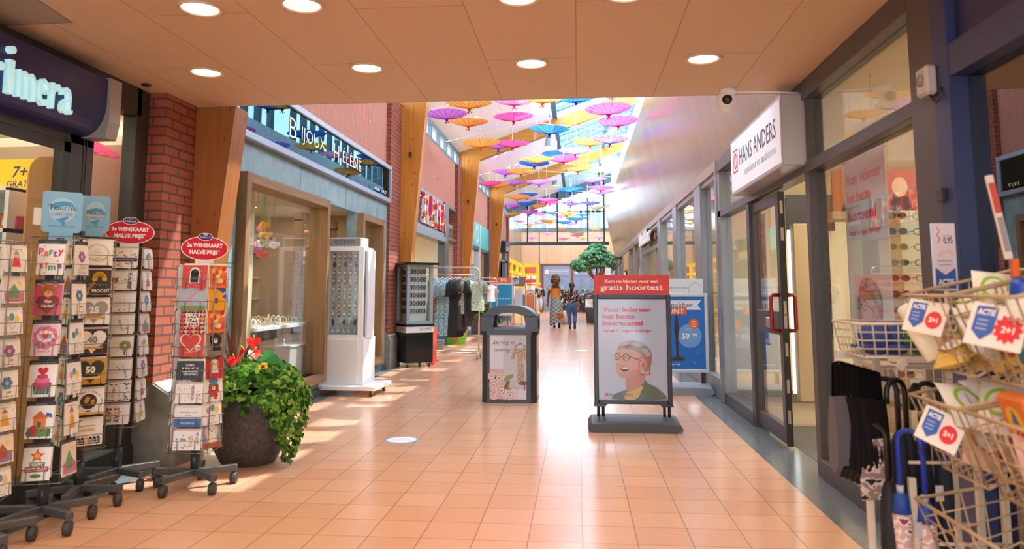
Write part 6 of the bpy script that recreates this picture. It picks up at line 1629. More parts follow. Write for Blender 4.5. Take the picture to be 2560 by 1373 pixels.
rA = rack((-3.02, 3.60), 0.35, 'yellow rack', 'card rack half out of view with mostly yellow and cream cards', [(0, ['pregnant', 'yellowframe', 'bags', 'penguin', 'intern', 'pinkcard', 'hurray', 'yellowframe'], 0.135, 0.125), (62, gen, 0.13, 0.125)], 0.27, 1.55)
rB = rack((-2.955, 3.99), 0.33, 'bear rack', 'card rack with tall birthday cards under the larger blue placard', [(0, ['party', 'bear', 'cloud', 'cake', 'house', 'bday'], 0.135, 0.17), (75, ['g5', 'g1', 'g6', 'g2', 'g4', 'g3'], 0.13, 0.17)], 0.28, 1.60, strips=True)
rC = rack((-3.05, 4.42), 0.80, 'gold rack', 'card rack with gold and black anniversary cards under the smaller blue placard', [(0, ['wreath', 'proost', 'a25', 'a40', 'a50', 'globe', 'woning'], 0.168, 0.15), (-80, ['g4', 'g7', 'g4', 'g7', 'g4', 'g1', 'g4'], 0.168, 0.15)], 0.37, 1.63, off=0.115, strips=True)
rD = rack((-3.09, 4.86), 0.35, 'pillar rack', 'card rack with white landscape cards in front of the brick pillar', [(0, ['leaves', 'knuffel', 'confetti', 'script', 'tree', 'dots', 'hello', 'safe'], 0.165, 0.125), (80, ['g6', 'g0', 'g1', 'g3', 'g2', 'g5', 'g0', 'g4'], 0.14, 0.125)], 0.42, 1.59)
rE = rack((-2.545, 4.86), 0.12, 'ivy rack', 'card rack with dog and heart cards beside the ivy pot', [(0, ['puppyframe', 'balloon', 'likelove', 'redheart', ('blacktext', 0.175, 0.12), ('woohoo', 0.175, 0.12), ('blueband', 0.175, 0.12), ('missyou', 0.175, 0.12)], 0.16, 0.15), (58, ['flowers', 'yellowblue', 'flowers', 'blackdog', 'terrier', 'beanie', 'g2', 'whitedog'], 0.142, 0.15), (-80, ['g3', 'g6', 'g1', 'g5', 'g4', 'g0', 'g7', 'g3'], 0.13, 0.145)], 0.27, 1.46, off=0.135)
def placard(e, z, w, h, yaw, lean=0.0):
    b = MB(); b.T = Matrix.Rotation(yaw, 4, 'Z') @ Matrix.Rotation(lean, 4, 'Y')
    r = 0.018; P = []
    for cx, cz, a0 in ((w / 2 - r, h - r, 0), (-w / 2 + r, h - r, PI / 2), (-w / 2 + r, r, PI), (w / 2 - r, r, 1.5 * PI)):
        P += [(cx + r * math.cos(a0 + t * PI / 8), z + cz + r * math.sin(a0 + t * PI / 8)) for t in range(5)]
    b.prism(P, 1, -0.004, 0.0, mat('#86bcdc', 0.4)); b.box(-w * 0.3, w * 0.3, -0.0035, 0, z - 0.05, z + 0.01, mat('#86bcdc', 0.4)); b.page((0, -0.0043, z), (w, 0, 0), (0, 0, w)); k = h / w
    Mlb = mat('#4f9cc8', 0.4); b.disc(0.0, 0.55 * k, 0.34, mat('#a9d2e8', 0.4), 0.5, ry=0.3 * k)
    b.poly([(-0.28, 0.72), (-0.22, 0.84), (0.0, 0.90), (0.2, 0.88), (0.28, 0.80), (0.27, 0.70), (0.2, 0.77), (0.05, 0.76), (-0.1, 0.72), (-0.2, 0.66)], Mlb, 1); b.poly([(-0.16, 0.36), (0.0, 0.42), (0.12, 0.48), (0.17, 0.42), (0.06, 0.33), (0.08, 0.22), (0.03, 0.18), (-0.02, 0.28)], Mlb, 1)
    b.text('Touch\u00e9', 0, 0.64, 0.15, mat('#22262e'), 2, w=0.7, bold=-0.004); b.frame2(-0.32, 0.47, 0.64, 0.11, 0.006, mat('#c88a9a'), 1.5); b.text('CARDS\u00ae', 0, 0.49, 0.07, mat('#55606e'), 2, w=0.56); b.text('de kaart die je raakt', 0, 0.16, 0.05, mat('#3a4450'), 2, w=0.66)
    obj('placard', b, parent=e, label='blue rounded placard on top of the rack')
placard(rB, 1.63, 0.20, 0.235, 0.45); placard(rC, 1.67, 0.165, 0.225, -0.05)
def ovalsign(e, z, yaw, s=1.0):
    b = MB(); b.T = Matrix.Rotation(yaw, 4, 'Z'); Mre = mat('#d0223c', 0.4); Mpu = mat('#3b3478', 0.4)
    P = [(0.155 * s * math.cos(t * PI / 20), z + 0.083 * s * math.sin(t * PI / 20)) for t in range(40)]
    b.prism(P, 1, -0.004, 0, Mw); b.box(-0.06, 0.06, -0.003, 0, z - 0.16, z - 0.06, Mw); b.page((0, -0.0043, z), (1, 0, 0), (0, 0, 1)); b.disc(0, 0, 0.149 * s, Mre, 1, ry=0.077 * s, n=40)
    b.disc(0, 0.079 * s, 0.049 * s, Mw, 2, ry=0.027 * s, n=28); b.disc(0, 0.079 * s, 0.045 * s, Mpu, 2.6, ry=0.023 * s, n=28); b.text('Hallmark', 0, 0.07 * s, 0.014 * s, Mw, 3.2, w=0.07 * s, shear=0.2); b.poly([(-0.012, 0.09), (0.012, 0.09), (0.015, 0.098), (0, 0.093), (-0.015, 0.098)], Mw, 3.2)
    b.text('2e WENSKAART', 0, 0.008 * s, 0.026 * s, Mw, 2, bold=0.05, w=0.235 * s); b.text('HALVE PRIJS*', 0, -0.038 * s, 0.026 * s, Mw, 2, bold=0.05, w=0.20 * s); obj('oval_sign', b, parent=e, label='red oval sign offering a second card at half price')
ovalsign(rD, 1.70, 0.35); ovalsign(rE, 1.585, 0.62)

# ================================================================== IVY POT
def ivy_leaf(mb, p, n, s, m, rnd):
    n = Vector(n).normalized(); t = n.cross(Vector((rnd.uniform(-1, 1), rnd.uniform(-1, 1), rnd.uniform(-0.4, 1)))).normalized(); u = n.cross(t)
    pts = [(0, -0.5), (0.28, -0.52), (0.5, -0.12), (0.24, 0.0), (0.30, 0.34), (0, 0.62), (-0.30, 0.34), (-0.24, 0.0), (-0.5, -0.12), (-0.28, -0.52)]
    p = Vector(p)
    mb.add([p + t * (x * s) + u * (y * s) + n * (-0.25 * s * abs(x)) for x, y in pts], [(0, 1, 2, 3, 5), (3, 4, 5), (0, 5, 7, 8, 9), (5, 6, 7)], m)
Mlv = [sheet_mat(c, 0.35) for c in ('#3f6b2c', '#57892f', '#74a33a', '#2f5524', '#97b85a', '#6d8a4c')]
rnd = random.Random(11)
e = empty('ivy_planter', (-2.52, 5.62, 0), label='round dark stone pot overflowing with ivy and red anthuriums', cat='potted plant')
b = MB(); b.lathe([(0.0, 0.0), (0.19, 0.0), (0.205, 0.015), (0.265, 0.13), (0.315, 0.27), (0.345, 0.42), (0.352, 0.50), (0.345, 0.51), (0.32, 0.505), (0.31, 0.42), (0.0, 0.42)], speckle_mat('pot_stone', '#3b3937', '#56524f', 40, 0.65), n=40); obj('pot', b, parent=e)
b = MB(); b.lathe([(0.31, 0.44), (0.0, 0.46)], mat('#2f261e', 0.9), n=24); obj('soil', b, parent=e)
b = MB()
for i in range(1500):
    a = rnd.uniform(0, 2 * PI); q = math.sqrt(rnd.uniform(0, 1)) * 0.40
    x, y = q * math.cos(a), q * math.sin(a); z = 0.50 + 0.21 * (1 - (q / 0.42) ** 2) + rnd.uniform(-0.05, 0.06) + (0.05 if x > 0 else -0.02)
    ivy_leaf(b, (x, y, z), (x * 1.6, y * 1.6 - 0.25, 0.6), rnd.uniform(0.03, 0.06), Mlv[i % 6], rnd)
for i in range(700):
    a = rnd.gauss(-0.45, 0.45); d = rnd.uniform(0, 1) ** 1.3
    r_ = 0.37 + 0.07 * math.sin(d * 3) + rnd.uniform(-0.02, 0.04)
    lim = 0.50 * math.exp(-((a + 0.35) / 0.42) ** 2)
    ivy_leaf(b, (r_ * math.cos(a), r_ * math.sin(a), 0.53 - d * lim), (math.cos(a), math.sin(a), 0.3), rnd.uniform(0.028, 0.052), Mlv[(i * 5) % 6], rnd)
obj('ivy', b, parent=e, kind='stuff')
b = MB()
for a, l in ((-0.35, 0.50), (-0.25, 0.42), (-0.5, 0.44), (-0.1, 0.36), (-0.8, 0.25), (-1.3, 0.12)):
    pts = [((0.36 + 0.03 * math.sin(k)) * math.cos(a + 0.04 * math.sin(2.0 * k)), (0.36 + 0.03 * math.sin(k)) * math.sin(a + 0.04 * math.sin(2.0 * k)), 0.54 - l * k / 8) for k in range(9)]
    b.tube(pts, 0.003, mat('#6a5a34'), 5)
    for p in pts[3:]: ivy_leaf(b, (p[0] + 0.02, p[1] - 0.01, p[2]), (math.cos(a), math.sin(a), 0.3), 0.04, Mlv[rnd.randrange(6)], rnd)
obj('trailing_stem', b, parent=e)
for i, (x, y, z, s, rz) in enumerate(((0.03, -0.05, 0.90, 0.06, 0.3), (-0.02, -0.12, 0.83, 0.055, -0.8), (0.08, -0.14, 0.82, 0.055, 0.8), (-0.06, -0.18, 0.77, 0.055, 0.0), (-0.16, -0.2, 0.72, 0.045, -0.5))):
    b = MB(); b.T = Matrix.Translation((x, y, z)) @ Matrix.Rotation(rz, 4, 'Z') @ Matrix.Rotation(0.9, 4, 'X')
    P = [(s * 0.058 * 16 * math.sin(t) ** 3, s * 0.07 * (13 * math.cos(t) - 5 * math.cos(2 * t) - 2 * math.cos(3 * t) - math.cos(4 * t)) * 0.85) for t in [2 * PI * k / 20 for k in range(20)]]
    b.add([(0, 0, 0.006)] + [(px, py, 0.25 * abs(px)) for px, py in P], [(0, 1 + k, 1 + (k + 1) % 20) for k in range(20)], mat('#e01414', 0.25)); b.tube([(0, 0.02, 0.005), (0, 0.03, 0.05)], 0.006, mat('#f0c040'), 8)
    b.T = Matrix(); b.tube([(x, y, z), (x * 0.7, y * 0.6, 0.6), (x * 0.5, y * 0.5, 0.48)], 0.004, mat('#5a8a3a'), 5); obj('anthurium_flower', b, parent=e)
b = MB()
for i in range(11):
    a = rnd.uniform(0, 6.3); h = rnd.uniform(0.28, 0.52); o_ = rnd.uniform(0.06, 0.22)
    x, y = -0.12, -0.02; w = 0.013
    dx, dy = o_ * math.cos(a), o_ * math.sin(a)
    c = [mat('#7a3f38', 0.5), mat('#a5a08c', 0.5), mat('#8a5a44', 0.5)][i % 3]
    V = [(x - w, y, 0.55), (x + w, y, 0.55), (x + dx * 0.5 + w, y + dy * 0.5, 0.55 + h * 0.6), (x + dx * 0.5 - w, y + dy * 0.5, 0.55 + h * 0.6), (x + dx, y + dy, 0.55 + h)]
    b.add(V, [(0, 1, 2, 3), (3, 2, 4)], c)
obj('spiky_leaf', b, parent=e, kind='stuff')
b = MB()
for i in range(3): ivy_leaf(b, (0.16 + 0.03 * i, -0.12 + 0.02 * i, 0.78 - 0.04 * i), (0.3, -1, 0.4), 0.15, sheet_mat('#4f9a5a', 0.3), rnd)
obj('broad_leaf', b, parent=e)
b = MB()
for k in range(12): b.ell((0.17 + 0.025 * math.cos(k), -0.18 + 0.02 * math.sin(k * 1.7), 0.73 + 0.02 * math.sin(k)), 0.013, mat('#f2b51e'), 6, 4)
obj('yellow_flower', b, parent=e)
# ================================================================== CLOTHES RAILS AND THE FAR SHOP GOODS
Mchr = mat('#cfcac4', 0.2, 0.8)
def clothes_rail(loc, w, h, lab, rz=0.0, hang=1.60):
    e = empty('clothes_rail', loc, rz, label=lab, cat='clothes rail')
    b = MB(); r = 0.016
    pts = [(-w / 2, 0, 0.12), (-w / 2, 0, h - 0.1), (-w / 2 + 0.03, 0, h - 0.03), (-w / 2 + 0.1, 0, h), (w / 2 - 0.1, 0, h), (w / 2 - 0.03, 0, h - 0.03), (w / 2, 0, h - 0.1), (w / 2, 0, 0.12)]
    b.tube(pts, r, Mchr, 10); b.tube([(-w / 2, 0, hang), (w / 2, 0, hang)], 0.012, Mchr, 8); obj('frame', b, parent=e)
    b = MB(); b.tube([(-w / 2, -0.22, 0.13), (w / 2, -0.22, 0.13)], r, Mchr, 8); b.tube([(-w / 2, 0.22, 0.13), (w / 2, 0.22, 0.13)], r, Mchr, 8)
    for s in (-1, 1): b.tube([(s * w / 2, -0.24, 0.13), (s * w / 2, 0.24, 0.13)], r, Mchr, 8)
    obj('base_frame', b, parent=e)
    for s in (-1, 1):
        for t in (-1, 1):
            b = MB(); b.tube([(s * w / 2 - 0.012, t * 0.23, 0.04), (s * w / 2 + 0.012, t * 0.23, 0.04)], 0.038, mat('#77787a', 0.4), 12); b.cyl((s * w / 2, t * 0.23, 0.05), (s * w / 2, t * 0.23, 0.13), 0.012, Mchr, n=8); obj('caster', b, parent=e)
    return e
def garment(name, loc, rz, L, m, lab, grp, sleeve=0.0, top=0.19, hem=0.20, waist=None, dep=0.055, legs=False, hm='#e8e4da', cat='clothing', seed=1):
    """hangs from its hanger: loc is the bar point"""
    e = empty(name, loc, rz, label=lab, cat=cat, group=grp)
    rnd = random.Random(seed)
    def sheath(x0, z0, z1, w0, w1, d0, d1, folds=5):
        vs, fs = [], []; n, rings = 28, 9
        for j in range(rings):
            t = j / (rings - 1); w_ = w0 + (w1 - w0) * t; d_ = d0 + (d1 - d0) * t
            if waist and not legs: w_ *= 1 - (1 - waist) * math.exp(-((t - 0.38) / 0.18) ** 2)
            for k in range(n):
                a = 2 * PI * k / n; f = 1 + 0.16 * t * math.sin(folds * a + seed) + 0.05 * math.sin(9 * a + j)
                sq = 0.6
                ca, sa = math.cos(a), math.sin(a)
                vs.append((x0 + w_ * math.copysign(abs(ca) ** sq, ca), d_ * f * math.copysign(abs(sa) ** sq, sa), z0 + (z1 - z0) * t))
        for j in range(rings - 1):
            for k in range(n):
                l = (k + 1) % n; fs.append((j * n + k, (j + 1) * n + k, (j + 1) * n + l, j * n + l))
        fs.append(tuple(range(n)))
        return vs, fs
    b = MB()
    if legs:
        for s in (-1, 1):
            v, f = sheath(s * top * 0.42, -0.13, -0.13 - L, top * 0.5, hem * 0.5, dep, dep * 0.8); b.add(v, f, m, True)
    else:
        v, f = sheath(0, -0.13, -0.13 - L, top, hem, dep, dep * 1.25); b.add(v, f, m, True)
        b.add([(-top, -dep * 0.6, -0.13), (top, -dep * 0.6, -0.13), (0.06, -dep * 0.4, -0.075), (-0.06, -dep * 0.4, -0.075), (-top, dep * 0.6, -0.13), (top, dep * 0.6, -0.13), (0.06, dep * 0.4, -0.085), (-0.06, dep * 0.4, -0.085)], [(0, 1, 2, 3), (7, 6, 5, 4), (0, 3, 7, 4), (1, 5, 6, 2)], m)
    obj('fabric', b, parent=e)
    if sleeve:
        for s in (-1, 1):
            b = MB(); b.tube([(s * top * 0.8, 0, -0.14), (s * (top + 0.04), 0, -0.2), (s * (top + 0.05), -0.005, -0.14 - sleeve)], [0.05, 0.062, 0.08], m, 10); obj('sleeve', b, parent=e)
    b = MB(); b.tube([(0.0, 0, 0.0), (0.018, 0, 0.012), (0.0, 0, 0.026), (-0.018, 0, 0.008)], 0.003, Mchr, 5); b.tube([(0, 0, 0.0), (0, 0, -0.06)], 0.003, Mchr, 5); b.tube([(-top * 0.9, 0, -0.12), (0, 0, -0.055), (top * 0.9, 0, -0.12)], 0.007, mat(hm, 0.5), 6); obj('hanger', b, parent=e)
    return e
clothes_rail((-2.50, 14.2, 0), 1.20, 1.74, 'chrome clothes rail hung with printed and black dresses outside the store')
Pgrey = print_mat('grey_speckle', ['#3f4a4a', '#6d7a78'], (70, 70, 70)); Pleo = print_mat('leopard_brown', ['#6b4530', '#b98a62', '#3a261a'], (60, 60, 60), 0.42)
Pblue = print_mat('blue_speckle', ['#2f3f48', '#9fc6cf'], (75, 75, 75), 0.44); Pgrn = print_mat('green_leaf_print', ['#7f8f7a', '#c9d6bd', '#6a5f52'], (65, 65, 65), 0.44)
Pblk = mat('#1f2228', 0.85); Ppk = print_mat('pink_floral', ['#b87aa8', '#ead2de'], (60, 60, 60), 0.46); Pbrn = mat('#3c3434', 0.85)
G = 'garments on the chrome rail'
def at_rail(u): return (u - 1446) * 14.2 / 1850 + 0.005
items = [(1080, 0.95, Pgrey, 0, 0.15, 0.17, 'long dark grey speckled skirt at the tower end of the rail', False, 1.2), (1093, 1.12, Pleo, 0, 0.15, 0.15, 'brown leopard print trousers on the rail', True, 1.2),
         (1105, 1.14, Pblue, 0.28, 0.17, 0.2, 'blue speckled maxi dress beside the leopard trousers', False, 0.75), (1117, 1.16, Pblue, 0.30, 0.17, 0.2, 'middle one of three blue speckled maxi dresses', False, 0.8), (1128, 1.15, Pblue, 0.26, 0.17, 0.19, 'blue speckled maxi dress next to the black dresses', False, 1.0),
         (1137, 1.18, Pblk, 0.28, 0.17, 0.2, 'black dress nearest the blue dresses', False, 1.1), (1143, 1.16, Pblk, 0.26, 0.17, 0.2, 'second black dress from the blue dresses', False, 1.2), (1149, 1.10, Pblk, 0.24, 0.17, 0.19, 'third black dress from the blue dresses', False, 1.25), (1154, 1.05, Pbrn, 0.2, 0.16, 0.18, 'dark brown dress behind the green print top', False, 1.3),
         (1164, 0.74, Pgrn, 0.22, 0.17, 0.19, 'green leaf print top beside the dark dresses', False, 0.8), (1173, 0.98, Pbrn, 0, 0.15, 0.16, 'dark trousers hanging below the print tops', True, 1.2), (1181, 0.72, Pblk, 0.22, 0.17, 0.18, 'black short top between two print tops', False, 1.2), (1191, 0.68, Pgrn, 0.2, 0.17, 0.18, 'green leaf print top at the post end of the rail', False, 0.85)]
for i, (u, L, m, sl, tp, hm_, lab, lg, rz) in enumerate(items):
    garment('trousers' if lg else ('skirt' if i == 0 else ('top' if L < 0.8 else 'dress')), (at_rail(u), 14.2, 1.60), rz, L - 0.12, m, lab, G, sl, tp, hm_, 0.82, 0.05, lg, seed=i + 2)
# second rail with children's clothes
clothes_rail((-2.55, 19.2, 0), 0.9, 1.62, 'farther chrome rail with small colourful clothes by the second pillar', hang=1.52)
for i, (x, L, c, sl) in enumerate(((-2.92, 0.9, Ppk, 0), (-2.76, 0.42, mat('#2f3644', 0.8), 0.15), (-2.62, 0.40, mat('#e07a5a', 0.8), 0.18), (-2.5, 0.42, mat('#d9e0c8', 0.8), 0.16), (-2.38, 0.44, mat('#7aa6a4', 0.8), 0.18), (-2.26, 0.38, mat('#e8e2ea', 0.8), 0.15))):
    garment('top' if sl else 'dress', (x, 19.2, 1.52), 0.9, L, c, '%s garment on a pink hanger on the farther rail' % ('pink floral', 'navy', 'coral', 'pale green', 'teal', 'white')[i], 'small clothes on the farther rail', sl, 0.13, 0.14, None, 0.04, hm='#e8405a', seed=i + 30)
# storage crates
def crate(loc, w, d, h, c, lidc, lab, logo=False):
    e = empty('storage_crate', loc, 0.06, label=lab, cat='crate'); b = MB(); t = 0.85; m = mat(c, 0.45)
    vs = [(-w / 2 * t, -d / 2 * t, 0), (w / 2 * t, -d / 2 * t, 0), (w / 2 * t, d / 2 * t, 0), (-w / 2 * t, d / 2 * t, 0), (-w / 2, -d / 2, h), (w / 2, -d / 2, h), (w / 2, d / 2, h), (-w / 2, d / 2, h)]
    b.add(vs, [(3, 2, 1, 0), (0, 1, 5, 4), (1, 2, 6, 5), (2, 3, 7, 6), (3, 0, 4, 7)], m); b.box(-w / 2 - 0.012, w / 2 + 0.012, -d / 2 - 0.012, d / 2 + 0.012, h - 0.035, h, m, 0.004); obj('body', b, parent=e)
    if lidc: b = MB(); b.box(-w / 2 - 0.005, w / 2 + 0.005, -d / 2 - 0.005, d / 2 + 0.005, h, h + 0.04, mat(lidc, 0.45), 0.006); obj('lid', b, parent=e)
    if logo:
        b = MB(); b.T = Matrix.Translation((0.02, -d / 2 * 0.93 - 0.012, h * 0.3)) @ Matrix.Rotation(0.0, 4, 'X'); b.box(-0.05, 0.05, 0, 0.02, 0, 0.09, mat('#d8322a')); b.page((0, -0.001, 0.03), (1, 0, 0), (0, 0, 1)); b.text('HEMA', 0, 0, 0.028, Mwhite2, 1, w=0.08, bold=0.02); obj('logo_badge', b, parent=e)
crate((-3.02, 18.2, 0), 0.54, 0.38, 0.25, '#86c02c', '#e8742a', 'bright green crate with an orange lid under the dresses', True)
crate((-3.06, 15.9, 0), 0.34, 0.3, 0.20, '#8d857c', '#3a7fa8', 'grey crate with a blue lid behind the leopard trousers')
b = MB(); b.box(-0.02, 0.02, -0.25, 0.25, 0.0, 0.62, mat('#e2452c', 0.4)); b.box(-0.06, 0.06, -0.27, 0.27, 0, 0.03, mat('#e2452c', 0.4)); obj('advert_stand', b, (-2.62, 13.35, 0), label='narrow red upright board beside the black watch tower', cat='sign board')
# planter at the second pillar
e = empty('fern_planter', (-2.88, 21.4, 0), label='dark square planter with a bushy green fern behind the clothes rail', cat='potted plant')
b = MB(); b.prism([(-0.17, 0), (0.17, 0), (0.21, 0.5), (-0.21, 0.5)], 1, -0.2, 0.2, mat('#55565a', 0.6)); obj('pot', b, parent=e)
b = MB(); rnd = random.Random(4)
for i in range(60):
    a = rnd.uniform(0, 6.3); r_ = rnd.uniform(0.1, 0.42); h = rnd.uniform(0.05, 0.42); p = [(r_ * t * math.cos(a), r_ * t * math.sin(a), 0.5 + h * math.sin(t * 2.2)) for t in (0, 0.25, 0.5, 0.75, 1)]
    for (x, y, z) in p[1:]:
        for k in range(3): ivy_leaf(b, (x + rnd.uniform(-.03, .03), y + rnd.uniform(-.03, .03), z + rnd.uniform(-.02, .02)), (math.cos(a), math.sin(a), 0.8), 0.075, Mlv[rnd.randrange(5)], rnd)
obj('fern_leaves', b, parent=e, kind='stuff')
# poster stands and banners outside the far shops
def small_stand(loc, w, z0, z1, c, lab, draw, frame='#cfd3d8'):
    e = empty('poster_stand', loc, label=lab, cat='poster stand')
    b = MB(); b.box(-w / 2, w / 2, -0.02, 0.02, z0, z1, mat(frame, 0.4), 0.008); b.box(-0.3, 0.3, -0.2, 0.2, 0, 0.06, mat('#8d9298', 0.5), 0.02); b.box(-0.2, -0.17, -0.015, 0.015, 0.05, z0, Mgrey); b.box(0.17, 0.2, -0.015, 0.015, 0.05, z0, Mgrey); obj('frame', b, parent=e)
    b = MB(); b.page((-w / 2 + 0.035, -0.021, z0 + 0.035), (1, 0, 0), (0, 0, 1)); b.rect(0, 0, w - 0.07, z1 - z0 - 0.07, mat(c, 0.45), 1); draw(b, w - 0.07, z1 - z0 - 0.07); obj('poster', b, parent=e)
def d1(b, w, h):
    b.rect(0, 0, w, 0.16, mat('#e9e9ea'), 2); b.rect(0, h - 0.32, 0.17, 0.32, mat('#e8503a'), 2); b.text('sale', 0.085, h - 0.2, 0.07, Mwhite2, 3, w=0.14, bold=0.02); b.text('nearing ready!', w * 0.62, h * 0.52, 0.05, Mwhite2, 2, w=w * 0.6, shear=0.2)
small_stand((-2.27, 22.0, 0), 0.68, 0.55, 1.50, '#1f9ac8', 'silver poster stand with a blue sale poster', d1)
small_stand((-2.05, 24.6, 0), 0.42, 0.6, 1.32, '#c9c9d2', 'small pale poster stand beside the blue sale poster', lambda b, w, h: b.poly([(0, h * 0.1), (0.1, h * 0.5), (0.05, h * 0.9), (0, h * 0.95)], mat('#e0409a'), 2))
small_stand((-1.72, 27.0, 0), 0.30, 0.6, 1.32, '#e8dfcc', 'cream poster stand with orange patches near the jeans', lambda b, w, h: [b.disc(w * 0.5, h * 0.72, 0.05, mat('#e89a3a'), 2), b.disc(w * 0.6, h * 0.45, 0.07, mat('#e8a04a'), 2), b.rect(w * 0.2, h * 0.12, w * 0.6, 0.06, mat('#5a4a4a'), 2), b.disc(w * 0.2, h * 0.12, 0.04, mat('#e8b03a'), 3)])
e = empty('rail_banner', (-2.37, 24.0, 0), label='orange 20% banner with a face in a sun hat above the blue sale poster', cat='banner')
b = MB(); b.cyl((-0.3, 0.0, 0), (-0.3, 0.0, 1.55), 0.012, Mchr, n=8); b.cyl((0.3, 0, 0), (0.3, 0, 1.55), 0.012, Mchr, n=8); b.box(-0.4, 0.4, -0.15, 0.15, 0, 0.03, Mgrey); obj('stand', b, parent=e)
b = MB(); b.box(-0.46, 0.46, -0.015, 0.0, 1.50, 1.72, mat('#ef6a2c')); b.page((0, -0.016, 1.5), (1, 0, 0), (0, 0, 1)); b.text('20%', -0.05, 0.09, 0.09, Mwhite2, 2, bold=0.03); b.text('op alle zonnebrillen', -0.05, 0.035, 0.025, Mwhite2, 2, w=0.3); b.rect(0.2, 0, 0.26, 0.22, mat('#b9c6d2'), 1)
b.disc(0.33, 0.10, 0.055, mat('#dba98c'), 2, ry=0.07); b.poly([(0.22, 0.14), (0.30, 0.2), (0.38, 0.2), (0.45, 0.13), (0.33, 0.15)], mat('#4a342c'), 3); b.rect(0.285, 0.10, 0.09, 0.022, mat('#3a2a26'), 3); obj('banner_print', b, parent=e)
clothes_rail((-1.95, 25.8, 0), 0.7, 1.35, 'far clothes rail with jeans near the yellow shop', hang=1.28)
for i, (x, c, lg) in enumerate(((-2.2, '#22344f', True), (-2.08, '#2b4060', True), (-1.96, '#1f2f48', True), (-1.84, '#5f82a8', True), (-1.74, '#e09a5a', False), (-1.66, '#c97a4a', False))):
    garment('jeans' if lg else 'top', (x, 25.8, 1.28), 0.8, 0.55, mat(c, 0.85), '%s hanging on the far rail near the yellow shop' % ('dark navy jeans', 'mid navy jeans', 'blackish blue jeans', 'light blue jeans', 'orange top', 'rust top')[i], 'clothes on the far rail', 0, 0.14, 0.15, None, 0.05, lg, seed=i + 50)
e = empty('hanging_board', (-2.2, 27.5, 1.45), label='grey chalkboard sign near the yellow shop front', cat='sign'); b = MB(); b.box(-0.22, 0.22, 0, 0.02, 0, 0.34, mat('#777b7c')); b.cyl((-0.2, 0.01, -1.45), (-0.2, 0.01, 0), 0.012, Mchr, n=6); b.cyl((0.2, 0.01, -1.45), (0.2, 0.01, 0), 0.012, Mchr, n=6); obj('board', b, parent=e)
# sandstone boulder
b = MB(); b.ell((0, 0, 0.26), (0.24, 0.3, 0.27), speckle_mat('sandstone', '#c9a884', '#e2c7a4', 12, 0.8), 14, 10); rnd = random.Random(2)
b.v = [(x * (1 + rnd.uniform(-.12, .12)), y * (1 + rnd.uniform(-.12, .12)), max(0, z * (1 + rnd.uniform(-.1, .1)))) for x, y, z in b.v]; b.smooth = [False] * len(b.smooth); obj('boulder', b, (-0.56, 28.9, 0), label='pale sandstone boulder between the two walking women', cat='rock')
# flower stand
e = empty('flower_stand', (0.15, 44.9, 0), label='dark tiered stand with potted flowers before the end wall posters', cat='plant stand')
b = MB()
for i in range(3): b.box(-1.3, 1.6, -0.35 + 0.3 * i, -0.05 + 0.3 * i, 0, 0.12 + 0.42 * i, mat('#3a3c3f', 0.6), 0.01)
obj('tier', b, parent=e)
rnd = random.Random(6)
for i in range(3):
    for j in range(9):
        if i == 0 and j in (4,): continue
        c = ['#e05a2a', '#e887b0', '#f0f0ec', '#e84a7a', '#d8d0c4', '#f0a0b8'][(i * 2 + j) % 6]
        x, y, z = -1.15 + 0.32 * j, -0.2 + 0.3 * i, 0.12 + 0.42 * i
        p = empty('flower_pot', (0.15 + x, 44.9 + y, z), label='potted flower on the %s tier of the far stand, %s along' % (('lowest', 'middle', 'top')[i], ORD[j]), cat='potted plant', group='potted flowers on the far stand')
        b = MB(); b.lathe([(0, 0), (0.06, 0), (0.085, 0.14), (0.0, 0.14)], mat(c if j % 3 == 0 else '#e9e6e0', 0.5), n=10); obj('pot', b, parent=p)
        b = MB()
        for k in range(14): b.ell((rnd.uniform(-.1, .1), rnd.uniform(-.1, .1), 0.18 + rnd.uniform(0, .18)), 0.05, mat(('#4f8a3c', '#3a6a34', c)[k % 3], 0.8), 5, 4)
        obj('plant_leaves', b, parent=p, kind='stuff')
# indoor tree
e = empty('indoor_tree', (0.70, 30.0, 0), label='indoor tree with a bushy green crown behind the laughing man stand', cat='tree')
b = MB(); b.lathe([(0, 0), (0.38, 0), (0.45, 0.6), (0.4, 0.62), (0, 0.55)], mat('#4a4a4c', 0.6), n=20); obj('planter', b, parent=e)
b = MB(); b.tube([(0, 0, 0.5), (0.03, 0, 1.2), (-0.02, 0, 1.75)], [0.08, 0.06, 0.055], mat('#a5713f', 0.8, noise=0.2), 10)
rnd = random.Random(9); tips = []
for k in range(9):
    a = k * 0.7; r_ = rnd.uniform(0.35, 0.7); z = rnd.uniform(2.2, 2.75); tips.append((r_ * math.cos(a), r_ * math.sin(a) * 0.8, z)); b.tube([(-0.02, 0, 1.72), (r_ * 0.5 * math.cos(a), r_ * 0.4 * math.sin(a), 1.95), tips[-1]], [0.045, 0.03, 0.01], mat('#a5713f', 0.8, noise=0.2), 7)
obj('trunk', b, parent=e)
b = MB(); Mtr = [sheet_mat(c, 0.35) for c in ('#5a9a6c', '#7ab888', '#46825a', '#94c898', '#a8d8a6')]
